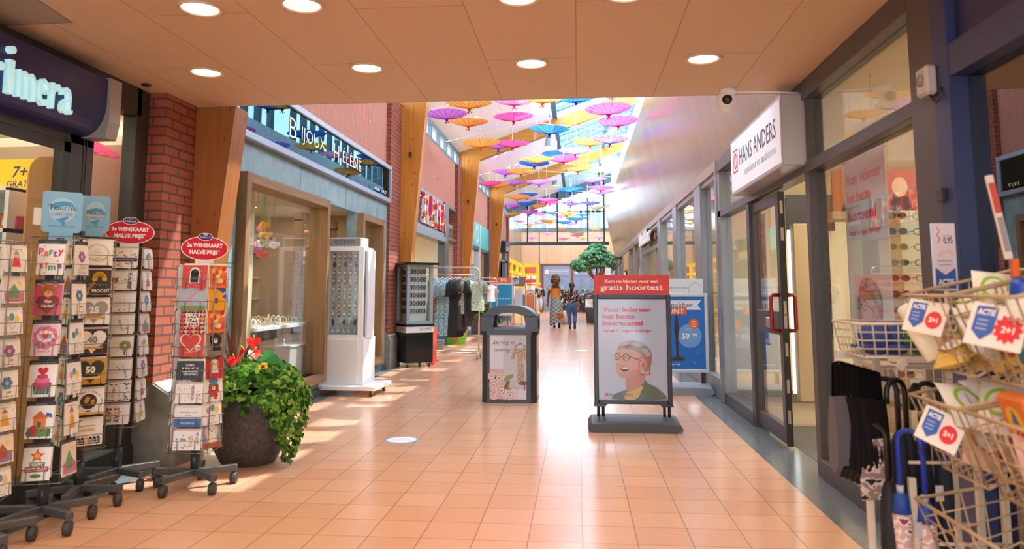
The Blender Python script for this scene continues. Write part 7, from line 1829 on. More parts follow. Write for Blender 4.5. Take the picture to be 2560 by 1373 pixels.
for i in range(2600):
    u_, v_ = rnd.uniform(0, 2 * PI), rnd.uniform(-1, 1); q = rnd.uniform(0.45, 1) ** 0.5
    cl = rnd.choice(((0, 0, 2.62, 0.62, 0.5), (-0.55, 0, 2.32, 0.5, 0.32), (0.5, 0, 2.45, 0.42, 0.42), (0.05, 0, 2.95, 0.42, 0.26), (-0.25, 0.1, 2.5, 0.5, 0.4)))
    s = math.sqrt(1 - v_ * v_); n_ = (s * math.cos(u_), s * math.sin(u_), v_)
    ivy_leaf(b, (cl[0] + cl[3] * q * n_[0], cl[1] + cl[3] * q * n_[1], cl[2] + cl[4] * q * n_[2]), (n_[0], n_[1], n_[2] + 0.4), rnd.uniform(0.07, 0.12), Mtr[i % 5], rnd)
obj('crown', b, parent=e, kind='stuff')
# ================================================================== PEOPLE
def skin_obj(name, J, E, m, parent, levels=2, root=0, extra=None):
    """J: list of (x,y,z,r[,r2]); E: joints to connect; a continuous tapered skin as a plain mesh"""
    me = bpy.data.meshes.new(name)
    me.from_pydata([j[:3] for j in J], E, [])
    o = bpy.data.objects.new(name, me); COL.objects.link(o)
    o.modifiers.new('skin', 'SKIN'); s = o.modifiers.new('sub', 'SUBSURF'); s.levels = s.render_levels = levels
    for i, j in enumerate(J):
        sv = me.skin_vertices[0].data[i]; sv.radius = (j[3], j[4] if len(j) > 4 else j[3]); sv.use_root = (i == root)
    dg = bpy.context.evaluated_depsgraph_get(); nm = bpy.data.meshes.new_from_object(o.evaluated_get(dg))
    bpy.data.objects.remove(o); bpy.data.meshes.remove(me)
    nm.name = name; nm.materials.clear(); nm.materials.append(m)
    nm.polygons.foreach_set('use_smooth', [True] * len(nm.polygons))
    o = bpy.data.objects.new(name, nm); COL.objects.link(o); o.parent = parent
    return o
def hand(J, E, wrist, d, side, s=1.0):
    """palm, four curled fingers and a thumb added to the skeleton lists; d = direction the hand points"""
    w = Vector(J[wrist][:3]); d = Vector(d).normalized(); a = Vector((0, 1, 0)); a = (a - d * a.dot(d)).normalized(); n = d.cross(a) * side
    k = len(J); J.append((*(w + d * 0.055 * s), 0.030 * s, 0.018 * s)); E.append((wrist, k))
    J.append((*(w + d * 0.095 * s), 0.036 * s, 0.014 * s)); E.append((k, k + 1)); kn = k + 1
    for i, (o_, l) in enumerate(((-0.03, 0.075), (-0.010, 0.085), (0.010, 0.08), (0.03, 0.062))):
        q = len(J); b0 = w + d * 0.105 * s + a * o_ * s
        J.append((*b0, 0.010 * s)); J.append((*(b0 + d * l * 0.55 * s + n * 0.012 * s), 0.009 * s)); J.append((*(b0 + d * l * s + n * 0.035 * s), 0.0075 * s)); E += [(kn, q), (q, q + 1), (q + 1, q + 2)]
    q = len(J); J.append((*(w + d * 0.06 * s - a * 0.035 * s), 0.012 * s)); J.append((*(w + d * 0.095 * s - a * 0.055 * s + n * 0.015 * s), 0.010 * s)); E += [(k, q), (q, q + 1)]
def shoe(parent, x, y, z, m, pitch=0.0, dr=1, name='shoe', L=0.25):
    b = MB(); b.T = Matrix.Translation((x, y, z)) @ Matrix.Rotation(pitch * dr, 4, 'X')
    vs, fs = [], []; prof = [(-0.08, 0.032, 0.075), (-0.04, 0.038, 0.085), (0.02, 0.038, 0.075), (0.09, 0.045, 0.05), (0.14, 0.042, 0.035), (0.17, 0.02, 0.02)]
    n = 10
    for (yy, w, h) in prof:
        for k in range(n):
            a = 2 * PI * k / n; vs.append((w * math.cos(a), dr * yy * L / 0.25, max(0.0, h * 0.5 + h * 0.55 * math.sin(a))))
    for i in range(len(prof) - 1):
        for k in range(n): fs.append((i * n + k, i * n + (k + 1) % n, (i + 1) * n + (k + 1) % n, (i + 1) * n + k))
    fs += [tuple(range(n)), tuple((len(prof) - 1) * n + k for k in range(n))]
    b.add(vs, fs, m, True); b.box(-0.04, 0.04, -0.085 if dr > 0 else -0.165, 0.165 if dr > 0 else 0.085, -0.012, 0.012, mat('#2a211c', 0.7), 0.006); obj(name, b, parent=parent)
def face(b, c, s, fwd, skin, glasses=False):
    """simple features on the front of a head centred at c"""
    x, y, z = c; f = fwd
    b.ell((x, y + f * 0.092 * s, z - 0.012 * s), (0.013 * s, 0.018 * s, 0.022 * s), skin, 8, 6)
    for q in (-1, 1):
        b.ell((x + q * 0.033 * s, y + f * 0.082 * s, z + 0.015 * s), (0.013 * s, 0.007 * s, 0.008 * s), mat('#f4f0ea', 0.3), 8, 6); b.ell((x + q * 0.033 * s, y + f * 0.087 * s, z + 0.015 * s), (0.006 * s, 0.004 * s, 0.006 * s), mat('#3a2a22', 0.3), 6, 5)
        b.box(x + q * 0.033 * s - 0.016 * s, x + q * 0.033 * s + 0.016 * s, y + f * 0.082 * s - 0.004, y + f * 0.082 * s + 0.004, z + 0.034 * s, z + 0.040 * s, mat('#8a6a44'))
    b.ell((x, y + f * 0.085 * s, z - 0.05 * s), (0.024 * s, 0.008 * s, 0.007 * s), mat('#a8564e', 0.5), 8, 5)
def head(b, c, s, skin):
    x, y, z = c
    b.ell((x, y, z), (0.076 * s, 0.092 * s, 0.112 * s), skin, 18, 14); b.ell((x, y + 0.0, z - 0.055 * s), (0.056 * s, 0.07 * s, 0.06 * s), skin, 14, 10)
    for q in (-1, 1): b.ell((x + q * 0.077 * s, y, z - 0.005 * s), (0.012 * s, 0.022 * s, 0.03 * s), skin, 8, 6)
# ---- woman in the patterned maxi dress, walking away
Sk1 = mat('#6a4030', 0.6); Sk2 = mat('#a06a4c', 0.6); Sk3 = mat('#d9a184', 0.6)
e = empty('person', (-0.80, 26.2, 0), label='person in a blue and orange checked maxi dress walking away holding a phone', cat='person')
J = [(0, 0, 0.98, 0.13, 0.10), (0, 0.0, 1.18, 0.115, 0.09), (0, 0.01, 1.38, 0.15, 0.09), (0, 0.02, 1.50, 0.06), (0, 0.02, 1.57, 0.055), (0, 0.035, 1.66, 0.085, 0.095), (0, 0.035, 1.73, 0.075, 0.085),
     (-0.09, 0, 0.88, 0.10), (-0.07, -0.06, 0.48, 0.058), (-0.05, -0.03, 0.10, 0.036), (0.09, 0, 0.88, 0.10), (0.08, 0.10, 0.48, 0.058), (0.11, -0.10, 0.16, 0.036),
     (-0.19, 0, 1.42, 0.055), (-0.245, -0.02, 1.15, 0.045), (-0.27, 0.03, 0.90, 0.03), (0.19, 0, 1.42, 0.055), (0.245, -0.02, 1.16, 0.045), (0.20, 0.14, 1.0, 0.03)]
E_ = [(0, 1), (1, 2), (2, 3), (3, 4), (4, 5), (5, 6), (0, 7), (7, 8), (8, 9), (0, 10), (10, 11), (11, 12), (2, 13), (13, 14), (14, 15), (2, 16), (16, 17), (17, 18)]
hand(J, E_, 15, (-0.1, 0.1, -1), 1); hand(J, E_, 18, (-0.2, 0.6, -0.4), -1)
skin_obj('body', J, E_, Sk1, e)
b = MB(); face(b, (0, 0.035, 1.67), 1.0, 1, Sk1); obj('face', b, parent=e)
# dress with a checked print
m, nt, bs = new_mat('checked_dress'); tc = nt.nodes.new('ShaderNodeTexCoord'); sp = nt.nodes.new('ShaderNodeSeparateXYZ'); nt.links.new(tc.outputs['UV'], sp.inputs[0])
ck = nt.nodes.new('ShaderNodeTexChecker'); ck.inputs['Scale'].default_value = 1; ck.inputs[1].default_value = lin('#0f7fc4'); ck.inputs[2].default_value = lin('#d9a04a'); mp = nt.nodes.new('ShaderNodeMapping'); mp.inputs['Scale'].default_value = (14, 15, 1); nt.links.new(tc.outputs['UV'], mp.inputs[0]); nt.links.new(mp.outputs[0], ck.inputs[0]); nt.links.new(ck.outputs[0], bs.inputs['Base Color']); bs.inputs['Roughness'].default_value = 0.8
Mdress = m; Mor2 = print_mat('orange_smock', ['#d8741c', '#e8912e'], (40, 10, 90)); Mstr = print_mat('orange_stripe', ['#e88a1e', '#7a2a1a'], (10, 10, 60), 0.5)
def dress_mesh():
    vs, fs, uv = [], [], []; n = 40; R_ = [(1.06, 0.165, 0.12), (0.9, 0.19, 0.15), (0.7, 0.215, 0.19), (0.5, 0.235, 0.22), (0.32, 0.25, 0.235), (0.17, 0.255, 0.24)]
    for j, (z, rx, ry) in enumerate(R_):
        for k in range(n):
            a = 2 * PI * k / n; f = 1 + 0.05 * (j / 5) * math.sin(7 * a); zz = z - (0.10 if j == 5 and math.cos(a) < -0.5 else 0)
            vs.append((rx * f * math.cos(a) + 0.01 * j, ry * f * math.sin(a), zz))
    for j in range(len(R_) - 1):
        for k in range(n): fs.append((j * n + k, (j + 1) * n + k, (j + 1) * n + (k + 1) % n, j * n + (k + 1) % n))
    me = bpy.data.meshes.new('dress'); me.from_pydata(vs, [], fs); ul = me.uv_layers.new(name='print')
    for p in me.polygons:
        for li, vi in zip(p.loop_indices, p.vertices):
            k = vi % n
            kk = k if not (k == 0 and any(v % n == n - 1 for v in p.vertices)) else n
            ul.data[li].uv = (kk / n, vs[vi][2])
        p.use_smooth = True
    me.materials.append(Mdress); me.materials.append(Mstr)
    for p in me.polygons:
        c = p.center
        if c.z < 0.42 and c.x < -0.17: p.material_index = 1
        if 0.30 < c.z < 0.46 and c.x > 0.03 and c.y < 0: p.material_index = 1
    return me
o = bpy.data.objects.new('dress', dress_mesh()); COL.objects.link(o); o.parent = e
b = MB(); 
b.lathe([(0.17, 1.06), (0.155, 1.16), (0.165, 1.30), (0.175, 1.375)], Mor2, n=24, sy=0.72); obj('bodice', b, parent=e)
for s in (-1, 1):
    b = MB(); b.tube([(s * 0.13, 0, 1.43), (s * 0.20, 0, 1.41), (s * 0.235, -0.01, 1.28)], [0.07, 0.10, 0.085], print_mat('sleeve_print%d' % s, ['#0f7fc4', '#e8d9a0', '#d9a04a'], (22, 22, 22), 0.47), 12); obj('puff_sleeve', b, parent=e)
b = MB(); rnd = random.Random(3); Mh = [mat(c, 0.8) for c in ('#6a4530', '#523424', '#8a6040', '#a07a54')]
for i in range(150):
    a, v = rnd.uniform(0, 6.3), rnd.uniform(-0.9, 1); s = math.sqrt(1 - v * v); x, y, z = 0.15 * s * math.cos(a), 0.15 * s * math.sin(a) - 0.015, 1.66 + 0.18 * v
    if y > 0.075 and z < 1.72: continue
    b.ell((x, y, z), (0.032, 0.032, 0.034), Mh[i % 4], 7, 5)
obj('curly_hair', b, parent=e)
shoe(e, -0.05, -0.02, 0.02, mat('#3a2a22', 0.6), 0, 1, 'sandal'); shoe(e, 0.12, -0.12, 0.12, mat('#3a2a22', 0.6), -0.9, 1, 'sandal')
o = obj('mobile_phone', MB().box(-0.005, 0.005, -0.035, 0.035, -0.07, 0.07, mat('#141416', 0.2), 0.003), (-1.10, 26.27, 0.80), 0.2, label='black mobile phone in the hand of the person in the maxi dress', cat='phone')
# ---- woman in the floral blouse and jeans, walking away
e = empty('person', (-0.235, 25.5, 0), label='person with a dark ponytail in a floral blouse and blue jeans walking away', cat='person')
J = [(0, 0, 0.84, 0.13, 0.11), (0, 0, 1.0, 0.115, 0.09), (0.01, 0, 1.18, 0.14, 0.09), (0.01, 0.01, 1.29, 0.055), (0.01, 0.015, 1.34, 0.05), (0.01, 0.03, 1.43, 0.078, 0.088), (0.01, 0.03, 1.49, 0.068, 0.08),
     (-0.085, 0, 0.76, 0.105), (-0.075, 0.05, 0.42, 0.062), (-0.06, 0.0, 0.09, 0.042), (0.085, 0, 0.76, 0.105), (0.105, 0.08, 0.42, 0.062), (0.10, -0.14, 0.17, 0.042),
     (-0.17, 0, 1.23, 0.05), (-0.24, 0.0, 1.02, 0.042), (-0.14, 0.14, 0.95, 0.028), (0.18, 0, 1.23, 0.05), (0.235, 0.0, 1.0, 0.042), (0.16, 0.15, 0.93, 0.028)]
E_ = [(0, 1), (1, 2), (2, 3), (3, 4), (4, 5), (5, 6), (0, 7), (7, 8), (8, 9), (0, 10), (10, 11), (11, 12), (2, 13), (13, 14), (14, 15), (2, 16), (16, 17), (17, 18)]
hand(J, E_, 15, (0.3, 0.8, -0.1), 1); hand(J, E_, 18, (-0.3, 0.8, -0.1), -1)
skin_obj('body', J, E_, Sk2, e)
b = MB(); face(b, (0.01, 0.03, 1.44), 0.95, 1, Sk2); obj('face', b, parent=e)
Mden = mat('#3f5f8f', 0.85, noise=0.25)
JJ = [(0, 0, 0.86, 0.155, 0.125), (-0.09, -0.01, 0.74, 0.125), (-0.08, 0.05, 0.42, 0.082), (-0.062, 0.0, 0.10, 0.062), (0.09, -0.01, 0.74, 0.125), (0.108, 0.08, 0.42, 0.082), (0.10, -0.13, 0.19, 0.062), (0, 0, 0.92, 0.145, 0.11)]
skin_obj('jeans', JJ, [(7, 0), (0, 1), (1, 2), (2, 3), (0, 4), (4, 5), (5, 6)], Mden, e)
Mflo = print_mat('floral_blouse', ['#22201f', '#d9a8a0', '#efe6dc'], (24, 24, 24), 0.56)
JJ = [(0.01, -0.005, 0.74, 0.165, 0.14), (0.01, 0, 1.02, 0.145, 0.115), (0.01, 0, 1.19, 0.155, 0.105), (0.01, 0, 1.27, 0.08), (-0.17, 0, 1.22, 0.07), (-0.245, 0.0, 1.03, 0.072), (-0.16, 0.12, 0.95, 0.055), (0.18, 0, 1.22, 0.07), (0.24, 0.0, 1.01, 0.072), (0.17, 0.13, 0.94, 0.055)]
skin_obj('blouse', JJ, [(0, 1), (1, 2), (2, 3), (2, 4), (4, 5), (5, 6), (2, 7), (7, 8), (8, 9)], Mflo, e)
b = MB(); Mdh = mat('#2e1d1a', 0.6); b.ell((0.01, 0.005, 1.465), (0.098, 0.105, 0.105), Mdh, 16, 12); b.ell((0.02, -0.10, 1.46), (0.04, 0.035, 0.04), Mdh, 10, 8); b.tube([(0.02, -0.12, 1.46), (0.0, -0.14, 1.36), (-0.01, -0.12, 1.22), (-0.01, -0.12, 1.12)], [0.03, 0.05, 0.045, 0.012], Mdh, 10); obj('hair', b, parent=e)
shoe(e, -0.06, 0.0, 0.015, mat('#1c1a1a', 0.6), 0, 1); shoe(e, 0.10, -0.17, 0.14, mat('#1c1a1a', 0.6), -0.95, 1)
# ---- person with short fair hair coming this way
e = empty('person', (-2.25, 43.0, 0), label='fair-haired person in a black jacket and pale jeans walking this way', cat='person')
J = [(0, 0, 0.92, 0.12, 0.10), (0, 0, 1.10, 0.115, 0.09), (0, 0, 1.32, 0.15, 0.10), (0, -0.01, 1.45, 0.058), (0, -0.015, 1.52, 0.055), (0.02, -0.05, 1.60, 0.08, 0.09), (0.02, -0.05, 1.66, 0.07, 0.08),
     (-0.09, 0, 0.84, 0.095), (-0.08, -0.03, 0.47, 0.06), (-0.06, 0.0, 0.09, 0.04), (0.09, 0, 0.84, 0.095), (0.12, -0.15, 0.50, 0.06), (0.10, -0.12, 0.15, 0.04),
     (-0.20, 0, 1.38, 0.058), (-0.25, 0.0, 1.12, 0.045), (-0.20, -0.16, 0.98, 0.03), (0.20, 0, 1.38, 0.058), (0.26, 0.04, 1.12, 0.045), (0.27, 0.06, 0.88, 0.03)]
E_ = [(0, 1), (1, 2), (2, 3), (3, 4), (4, 5), (5, 6), (0, 7), (7, 8), (8, 9), (0, 10), (10, 11), (11, 12), (2, 13), (13, 14), (14, 15), (2, 16), (16, 17), (17, 18)]
hand(J, E_, 15, (0.4, -0.6, -0.4), 1); hand(J, E_, 18, (0, -0.1, -1), -1)
skin_obj('body', J, E_, Sk3, e)
b = MB(); face(b, (0.02, -0.05, 1.605), 1.0, -1, Sk3); obj('face', b, parent=e)
JJ = [(0, 0.01, 0.86, 0.15, 0.12), (0, 0, 1.12, 0.155, 0.12), (0, 0, 1.33, 0.17, 0.12), (0, 0, 1.44, 0.085), (-0.20, 0, 1.37, 0.082), (-0.255, 0.0, 1.12, 0.07), (-0.215, -0.12, 1.01, 0.055), (0.20, 0, 1.37, 0.082), (0.265, 0.04, 1.12, 0.07), (0.275, 0.055, 0.93, 0.055)]
skin_obj('jacket', JJ, [(0, 1), (1, 2), (2, 3), (2, 4), (4, 5), (5, 6), (2, 7), (7, 8), (8, 9)], mat('#202124', 0.6), e)
JJ = [(0, 0, 0.96, 0.14, 0.11), (-0.09, 0, 0.82, 0.11), (-0.08, -0.03, 0.47, 0.078), (-0.06, 0.0, 0.12, 0.055), (0.09, 0, 0.82, 0.11), (0.12, -0.15, 0.50, 0.078), (0.10, -0.12, 0.30, 0.06)]
skin_obj('jeans', JJ, [(0, 1), (1, 2), (2, 3), (0, 4), (4, 5), (5, 6)], mat('#a9bcc8', 0.85), e)
b = MB(); b.ell((0.02, -0.025, 1.655), (0.092, 0.095, 0.088), mat('#d9b070', 0.7), 14, 10); obj('hair', b, parent=e)
b = MB(); b.ell((0, -0.075, 1.15), (0.085, 0.085, 0.27), mat('#6e7062', 0.8), 12, 8); obj('shirt', b, parent=e)
b = MB(); b.box(-0.10, 0.08, -0.21, -0.13, 0.90, 1.04, mat('#1b1b1c', 0.6), 0.02); b.tube([(-0.08, -0.15, 1.03), (-0.02, -0.16, 1.25), (0.07, -0.06, 1.45)], 0.012, mat('#d9d4c8', 0.7), 6); obj('shoulder_bag', b, parent=e)
shoe(e, -0.06, 0.0, 0.015, mat('#e6e4e0', 0.6), 0, -1); shoe(e, 0.10, -0.14, 0.06, mat('#22211f', 0.6), 0.3, -1)
# ================================================================== WIRE STANDS IN FRONT OF THE NAVY SHOP
Mcr = mat('#b8a07c', 0.4); Mcr2 = mat('#d9cbb4', 0.45)
def wire_basket(name, C, lab, n=(6, 5, 4), r=0.0032, label_grp=None, m=None):
    """C: bottom corners then rim corners, each front-far, front-near, back-near, back-far (world)"""
    m = m or Mcr; b = MB(); C = [Vector(c) for c in C]; o0 = sum(C[:4], Vector()) / 4
    C = [c - o0 for c in C]; B_, R_ = C[:4], C[4:]
    b.tube(R_, r * 1.7, m, 6, closed=True); b.tube(B_, r * 1.3, m, 6, closed=True)
    for s in range(4):
        t_ = (s + 1) % 4; k = n[0] if s % 2 == 0 else n[1]
        for i in range(k + 1):
            f = i / k; b.cyl(B_[s].lerp(B_[t_], f), R_[s].lerp(R_[t_], f), r * 0.8, m, n=5)
        for j in range(1, n[2]):
            f = j / n[2]; b.cyl(B_[s].lerp(R_[s], f), B_[t_].lerp(R_[t_], f), r * 0.8, m, n=5)
    for i in range(1, n[0]):
        f = i / n[0]; b.cyl(B_[0].lerp(B_[1], f), B_[3].lerp(B_[2], f), r * 0.8, m, n=5)
    return obj(name, b, o0, label=lab, cat='wire basket')
def soft_pack(loc, sx, sy, sz, c, c2, rot, lab, grp='packs in the wire baskets', name='wipes_pack'):
    b = MB(); b.T = Matrix.Rotation(rot[2], 4, 'Z') @ Matrix.Rotation(rot[1], 4, 'Y') @ Matrix.Rotation(rot[0], 4, 'X')
    m = mat(c, 0.35); nx, ny = 8, 6; V = [[], []]
    for s in (0, 1):
        for i in range(nx + 1):
            for j in range(ny + 1):
                x, y = -1 + 2 * i / nx, -1 + 2 * j / ny; V[s].append((x * sx / 2, y * sy / 2, (1 if s else -1) * sz / 2 * ((1 - abs(x) ** 3) * (1 - abs(y) ** 3)) ** 0.5))
    F = []
    for i in range(nx):
        for j in range(ny):
            a = i * (ny + 1) + j; F.append((a, a + ny + 1, a + ny + 2, a + 1))
    b.add(V[1], F, m, True); b.add(V[0], [f[::-1] for f in F], m, True)
    b.page((0, 0, sz / 2 + 0.001), (sx, 0, 0), (0, sx, 0)); b.disc(0, 0, 0.27, mat(c2, 0.4), 0, ry=0.22); b.disc(0, 0, 0.20, mat('#f4f2ec', 0.4), 1, ry=0.16); b.text('zwitsal', 0, -0.03, 0.07, mat('#3a5aa0'), 2, w=0.26, shear=0.2)
    b.page((0, 0, -sz / 2 - 0.001), (sx, 0, 0), (0, -sx, 0)); b.disc(0, 0, 0.27, mat(c2, 0.4), 0, ry=0.22)
    return obj(name, b, loc, label=lab, cat='packet', group=grp)
def price_card(loc, yaw, tilt, s, lab, burst=False):
    b = MB(); b.T = Matrix.Rotation(yaw, 4, 'Z') @ Matrix.Rotation(tilt, 4, 'Y') @ Matrix.Rotation(-0.35, 4, 'X'); b.box(-s / 2, s / 2, 0, 0.003, -s * 0.38, s * 0.38, mat('#efe6dc', 0.35), 0.001); b.page((0, -0.0006, 0), (s, 0, 0), (0, 0, s))
    Mpb = mat('#3a62b0', 0.4); b.poly([(-0.40, 0.32), (-0.02, 0.32), (-0.02, -0.12), (-0.21, -0.28), (-0.40, -0.12)], Mpb, 1); b.text('ACTIE', -0.21, 0.17, 0.1, Mwhite2, 2, w=0.32, bold=0.04)
    for i in range(3): b.rect(-0.34, 0.06 - 0.08 * i, 0.2, 0.03, mat('#9ab0dc'), 2)
    if burst: b.star(0.22, -0.02, 0.27, mat('#e0343c', 0.4), 1, 12, 0.75)
    else: b.disc(0.22, -0.04, 0.20, mat('#dc3a44', 0.4), 1)
    b.text('2+1', 0.22, -0.09, 0.11, Mwhite2, 2, bold=0.04, w=0.22)
    obj('price_card', b, loc, label=lab, cat='price card')
# stand carrying the big tilted baskets
e = empty('basket_stand', (1.36, 2.1, 0), label='cream metal stand carrying tilted wire baskets against the navy shop window', cat='display stand')
for i, (x, y) in enumerate(((0.0, 0.33), (0.0, -0.62), (-0.03, -0.05))):
    b = MB(); b.box(x - 0.014, x + 0.014, y - 0.014, y + 0.014, 0.0, 1.33, Mcr2, 0.003); obj('upright', b, parent=e)
b = MB(); b.box(-0.35, 0.03, 0.30, 0.34, 0.0, 0.03, Mcr2); b.box(-0.35, 0.03, -0.64, -0.60, 0, 0.03, Mcr2); b.box(-0.03, 0.03, -0.62, 0.33, 0.0, 0.03, Mcr2); obj('foot_frame', b, parent=e)
b = MB(); b.box(-0.02, 0.015, 0.12, 0.17, 0.55, 1.37, mat('#d8502a', 0.45), 0.004); b.box(-0.02, 0.015, 0.165, 0.19, 1.30, 1.36, mat('#d8502a', 0.45)); obj('orange_post', b, parent=e)
def bk(y1, y0, zf, zb, dz, lab, xo=0.0):
    C = [(1.06 + xo, y1 - 0.02, zf - dz), (1.06 + xo, y0 + 0.02, zf - dz), (1.26 + xo, y0 + 0.02, zb - dz + 0.03), (1.26 + xo, y1 - 0.02, zb - dz + 0.03), (0.985 + xo, y1, zf), (0.985 + xo, y0, zf), (1.30 + xo, y0, zb), (1.30 + xo, y1, zb)]
    return wire_basket('wire_basket', C, lab)
bk(2.36, 2.10, 1.285, 1.36, 0.215, 'tilted cream wire basket of wipes and yellow packets, top row nearest the glass door')
bk(2.07, 1.78, 1.285, 1.36, 0.215, 'tilted cream wire basket with a teal box and wipes, top row nearest the viewer')
bk(2.36, 2.08, 0.99, 1.06, 0.205, 'tilted cream wire basket of wipes, middle row above the empty basket')
bk(2.05, 1.72, 0.99, 1.05, 0.205, 'tilted cream wire basket with an orange pouch and blue cap, middle row')
bk(2.36, 1.74, 0.69, 0.75, 0.2, 'nearly empty cream wire basket, bottom row')
rnd = random.Random(8)
W = '#ece8dc'; GR = '#9ccb4a'
packs = [((1.12, 2.23, 1.255), '#ece8dc', GR, 'white wipes pack lying on top in the glass side upper basket'), ((1.20, 2.28, 1.29), '#ece8dc', GR, 'white wipes pack at the back of the glass side upper basket'), ((1.09, 2.17, 1.18), '#ece8dc', GR, 'white wipes pack standing behind the price card, upper basket'), ((1.16, 2.17, 1.13), '#e5b84e', '#c8433a', 'yellow packet low in the glass side upper basket'), ((1.08, 2.27, 1.12), '#e8c05a', '#b8802a', 'yellow packet at the front corner of the glass side upper basket'), ((1.17, 2.29, 1.14), '#e5b84e', '#8a5a3a', 'yellow packet at the back corner of the glass side upper basket'),
         ((1.13, 1.97, 1.27), '#ece8dc', GR, 'white wipes pack on top of the viewer side upper basket'), ((1.20, 1.90, 1.28), '#ece8dc', GR, 'white wipes pack at the back of the viewer side upper basket'), ((1.12, 1.86, 1.14), '#e8c05a', '#c85a3a', 'yellow packet low in the viewer side upper basket'),
         ((1.08, 2.24, 0.975), '#ece8dc', GR, 'white wipes pack at the front of the middle basket'), ((1.17, 2.26, 1.0), '#ece8dc', GR, 'white wipes pack at the back of the middle basket'), ((1.13, 2.15, 0.985), '#ece8dc', GR, 'white wipes pack on top of the middle basket beside the orange pouch'), ((1.10, 2.2, 0.87), '#dcb894', '#c87a4a', 'peach packet low in the middle basket'), ((1.17, 2.16, 0.86), '#e0c4a4', '#b85a3a', 'peach packet at the back bottom of the middle basket'), ((1.09, 1.92, 0.88), '#d8a8a0', '#c8433a', 'pink packet low in the orange pouch basket')]
for i, (p, c, c2, lab) in enumerate(packs):
    soft_pack(p, 0.17, 0.10, 0.05, c, c2, (rnd.uniform(-0.5, 0.5), rnd.uniform(-0.9, -0.2), rnd.uniform(-0.4, 0.6) + 1.3), lab)
b = MB(); b.box(-0.035, 0.035, -0.06, 0.06, 0, 0.11, mat('#2f8a8a', 0.4), 0.006); b.page((-0.0355, 0.06, 0), (0, -1, 0), (0, 0, 1)); b.rect(0.02, 0.03, 0.08, 0.05, mat('#d9e6e2'), 1); obj('carton', b, (1.12, 1.95, 1.12), -0.4, label='teal carton in the viewer side upper basket', cat='box')
def bottle(loc, c, cap, lab, tilt=0.3):
    e = empty('bottle', loc, label=lab, cat='bottle'); e.rotation_euler = (tilt, -0.2, 0.4)
    b = MB(); b.lathe([(0, 0), (0.035, 0.003), (0.037, 0.10), (0.03, 0.125), (0.02, 0.135), (0, 0.136)], mat(c, 0.3), n=18, sx=1.2, sy=0.75); obj('bottle_body', b, parent=e)
    b = MB(); b.lathe([(0.027, 0.128), (0.028, 0.17), (0.022, 0.178), (0, 0.18)], mat(cap, 0.35), n=18); obj('cap', b, parent=e)
bottle((1.12, 2.03, 1.16), '#e9ecec', '#1f4fb0', 'white bottle with a dark blue cap in the viewer side upper basket'); bottle((1.09, 1.86, 0.86), '#c9d2da', '#2f7fc8', 'pale bottle with a bright blue cap in the orange pouch basket', 0.7); bottle((1.05, 2.3, 1.10), '#efe3c4', '#efe9da', 'cream bottle leaning in the front corner of the upper basket', -0.5)
b = MB(); b.T = Matrix.Rotation(-0.3, 4, 'Y'); b.box(-0.02, 0.02, -0.06, 0.06, 0, 0.15, mat('#e87a2a', 0.4), 0.008); b.page((-0.0205, 0.06, 0), (0, -1, 0), (0, 0, 1)); b.disc(0.06, 0.09, 0.035, mat('#f0c040'), 1); b.poly([(0.045, 0.08), (0.06, 0.12), (0.075, 0.08)], mat('#3a6a9a'), 2); b.text('LION', 0.06, 0.045, 0.02, mat('#c8262e'), 2, bold=0.03); obj('pouch', b, (1.12, 1.98, 0.90), label='orange pouch in the middle row basket nearest the viewer', cat='packet')
price_card((0.972, 2.20, 1.225), -1.1, 0.12, 0.125, 'small white ACTIE price card with a red circle on the upper basket'); price_card((0.985, 1.87, 1.215), -1.1, 0.12, 0.14, 'larger white ACTIE price card with a red burst on the upper basket', True); price_card((0.975, 2.16, 0.925), -1.1, 0.25, 0.125, 'white ACTIE price card with a red circle on the middle basket')
# acrylic 0,95 sign and price rod
b = MB(); b.box(-0.043, 0.043, -0.002, 0.002, 0, 0.235, mat('#dfe0ea', 0.2), 0.001); b.page((-0.043, -0.0024, 0), (1, 0, 0), (0, 0, 1)); b.rect(0.008, 0.008, 0.07, 0.22, mat('#ecd9d4', 0.4), 1); b.poly([(0.008, 0.008), (0.078, 0.008), (0.078, 0.08), (0.043, 0.055), (0.008, 0.08)], mat('#3f5fa0', 0.4), 2)
b.text('ACTIE', 0.043, 0.022, 0.018, Mwhite2, 3, bold=0.04, w=0.055); b.text('0,95', 0.058, 0.165, 0.022, mat('#2a2430'), 2, bold=0.02, w=0.032); b.line([(0.04, 0.192), (0.074, 0.192)], 0.001, mat('#2a2430'), 2); b.line([(0.02, 0.222), (0.03, 0.205), (0.02, 0.195), (0.03, 0.18), (0.022, 0.165)], 0.003, mat('#d8303a'), 2)
b.text('TROEPZUIGER', 0.043, 0.10, 0.007, mat('#3a3440'), 2, w=0.055); b.text('aanbieding', 0.043, 0.088, 0.006, mat('#3a3440'), 2, w=0.04)
for k in range(9): a = 0.35 + k * PI / 10; b.line([(0.05 + 0.018 * math.cos(a), 0.115 + 0.018 * math.sin(a)), (0.05 + 0.03 * math.cos(a), 0.115 + 0.03 * math.sin(a))], 0.0015, mat('#e0645a'), 2)
b.cyl((0, 0.002, -0.21), (0, 0.002, 0.0), 0.006, Mcr2, n=8); obj('price_sign', b, (1.268, 2.70, 1.298), 0.1, label='upright acrylic price sign reading 0,95 ACTIE above the upper baskets', cat='price sign')
e = empty('price_rod', (1.11, 2.0, 1.30), label='tilted clear price holder on an orange clip above the upper baskets', cat='price sign')
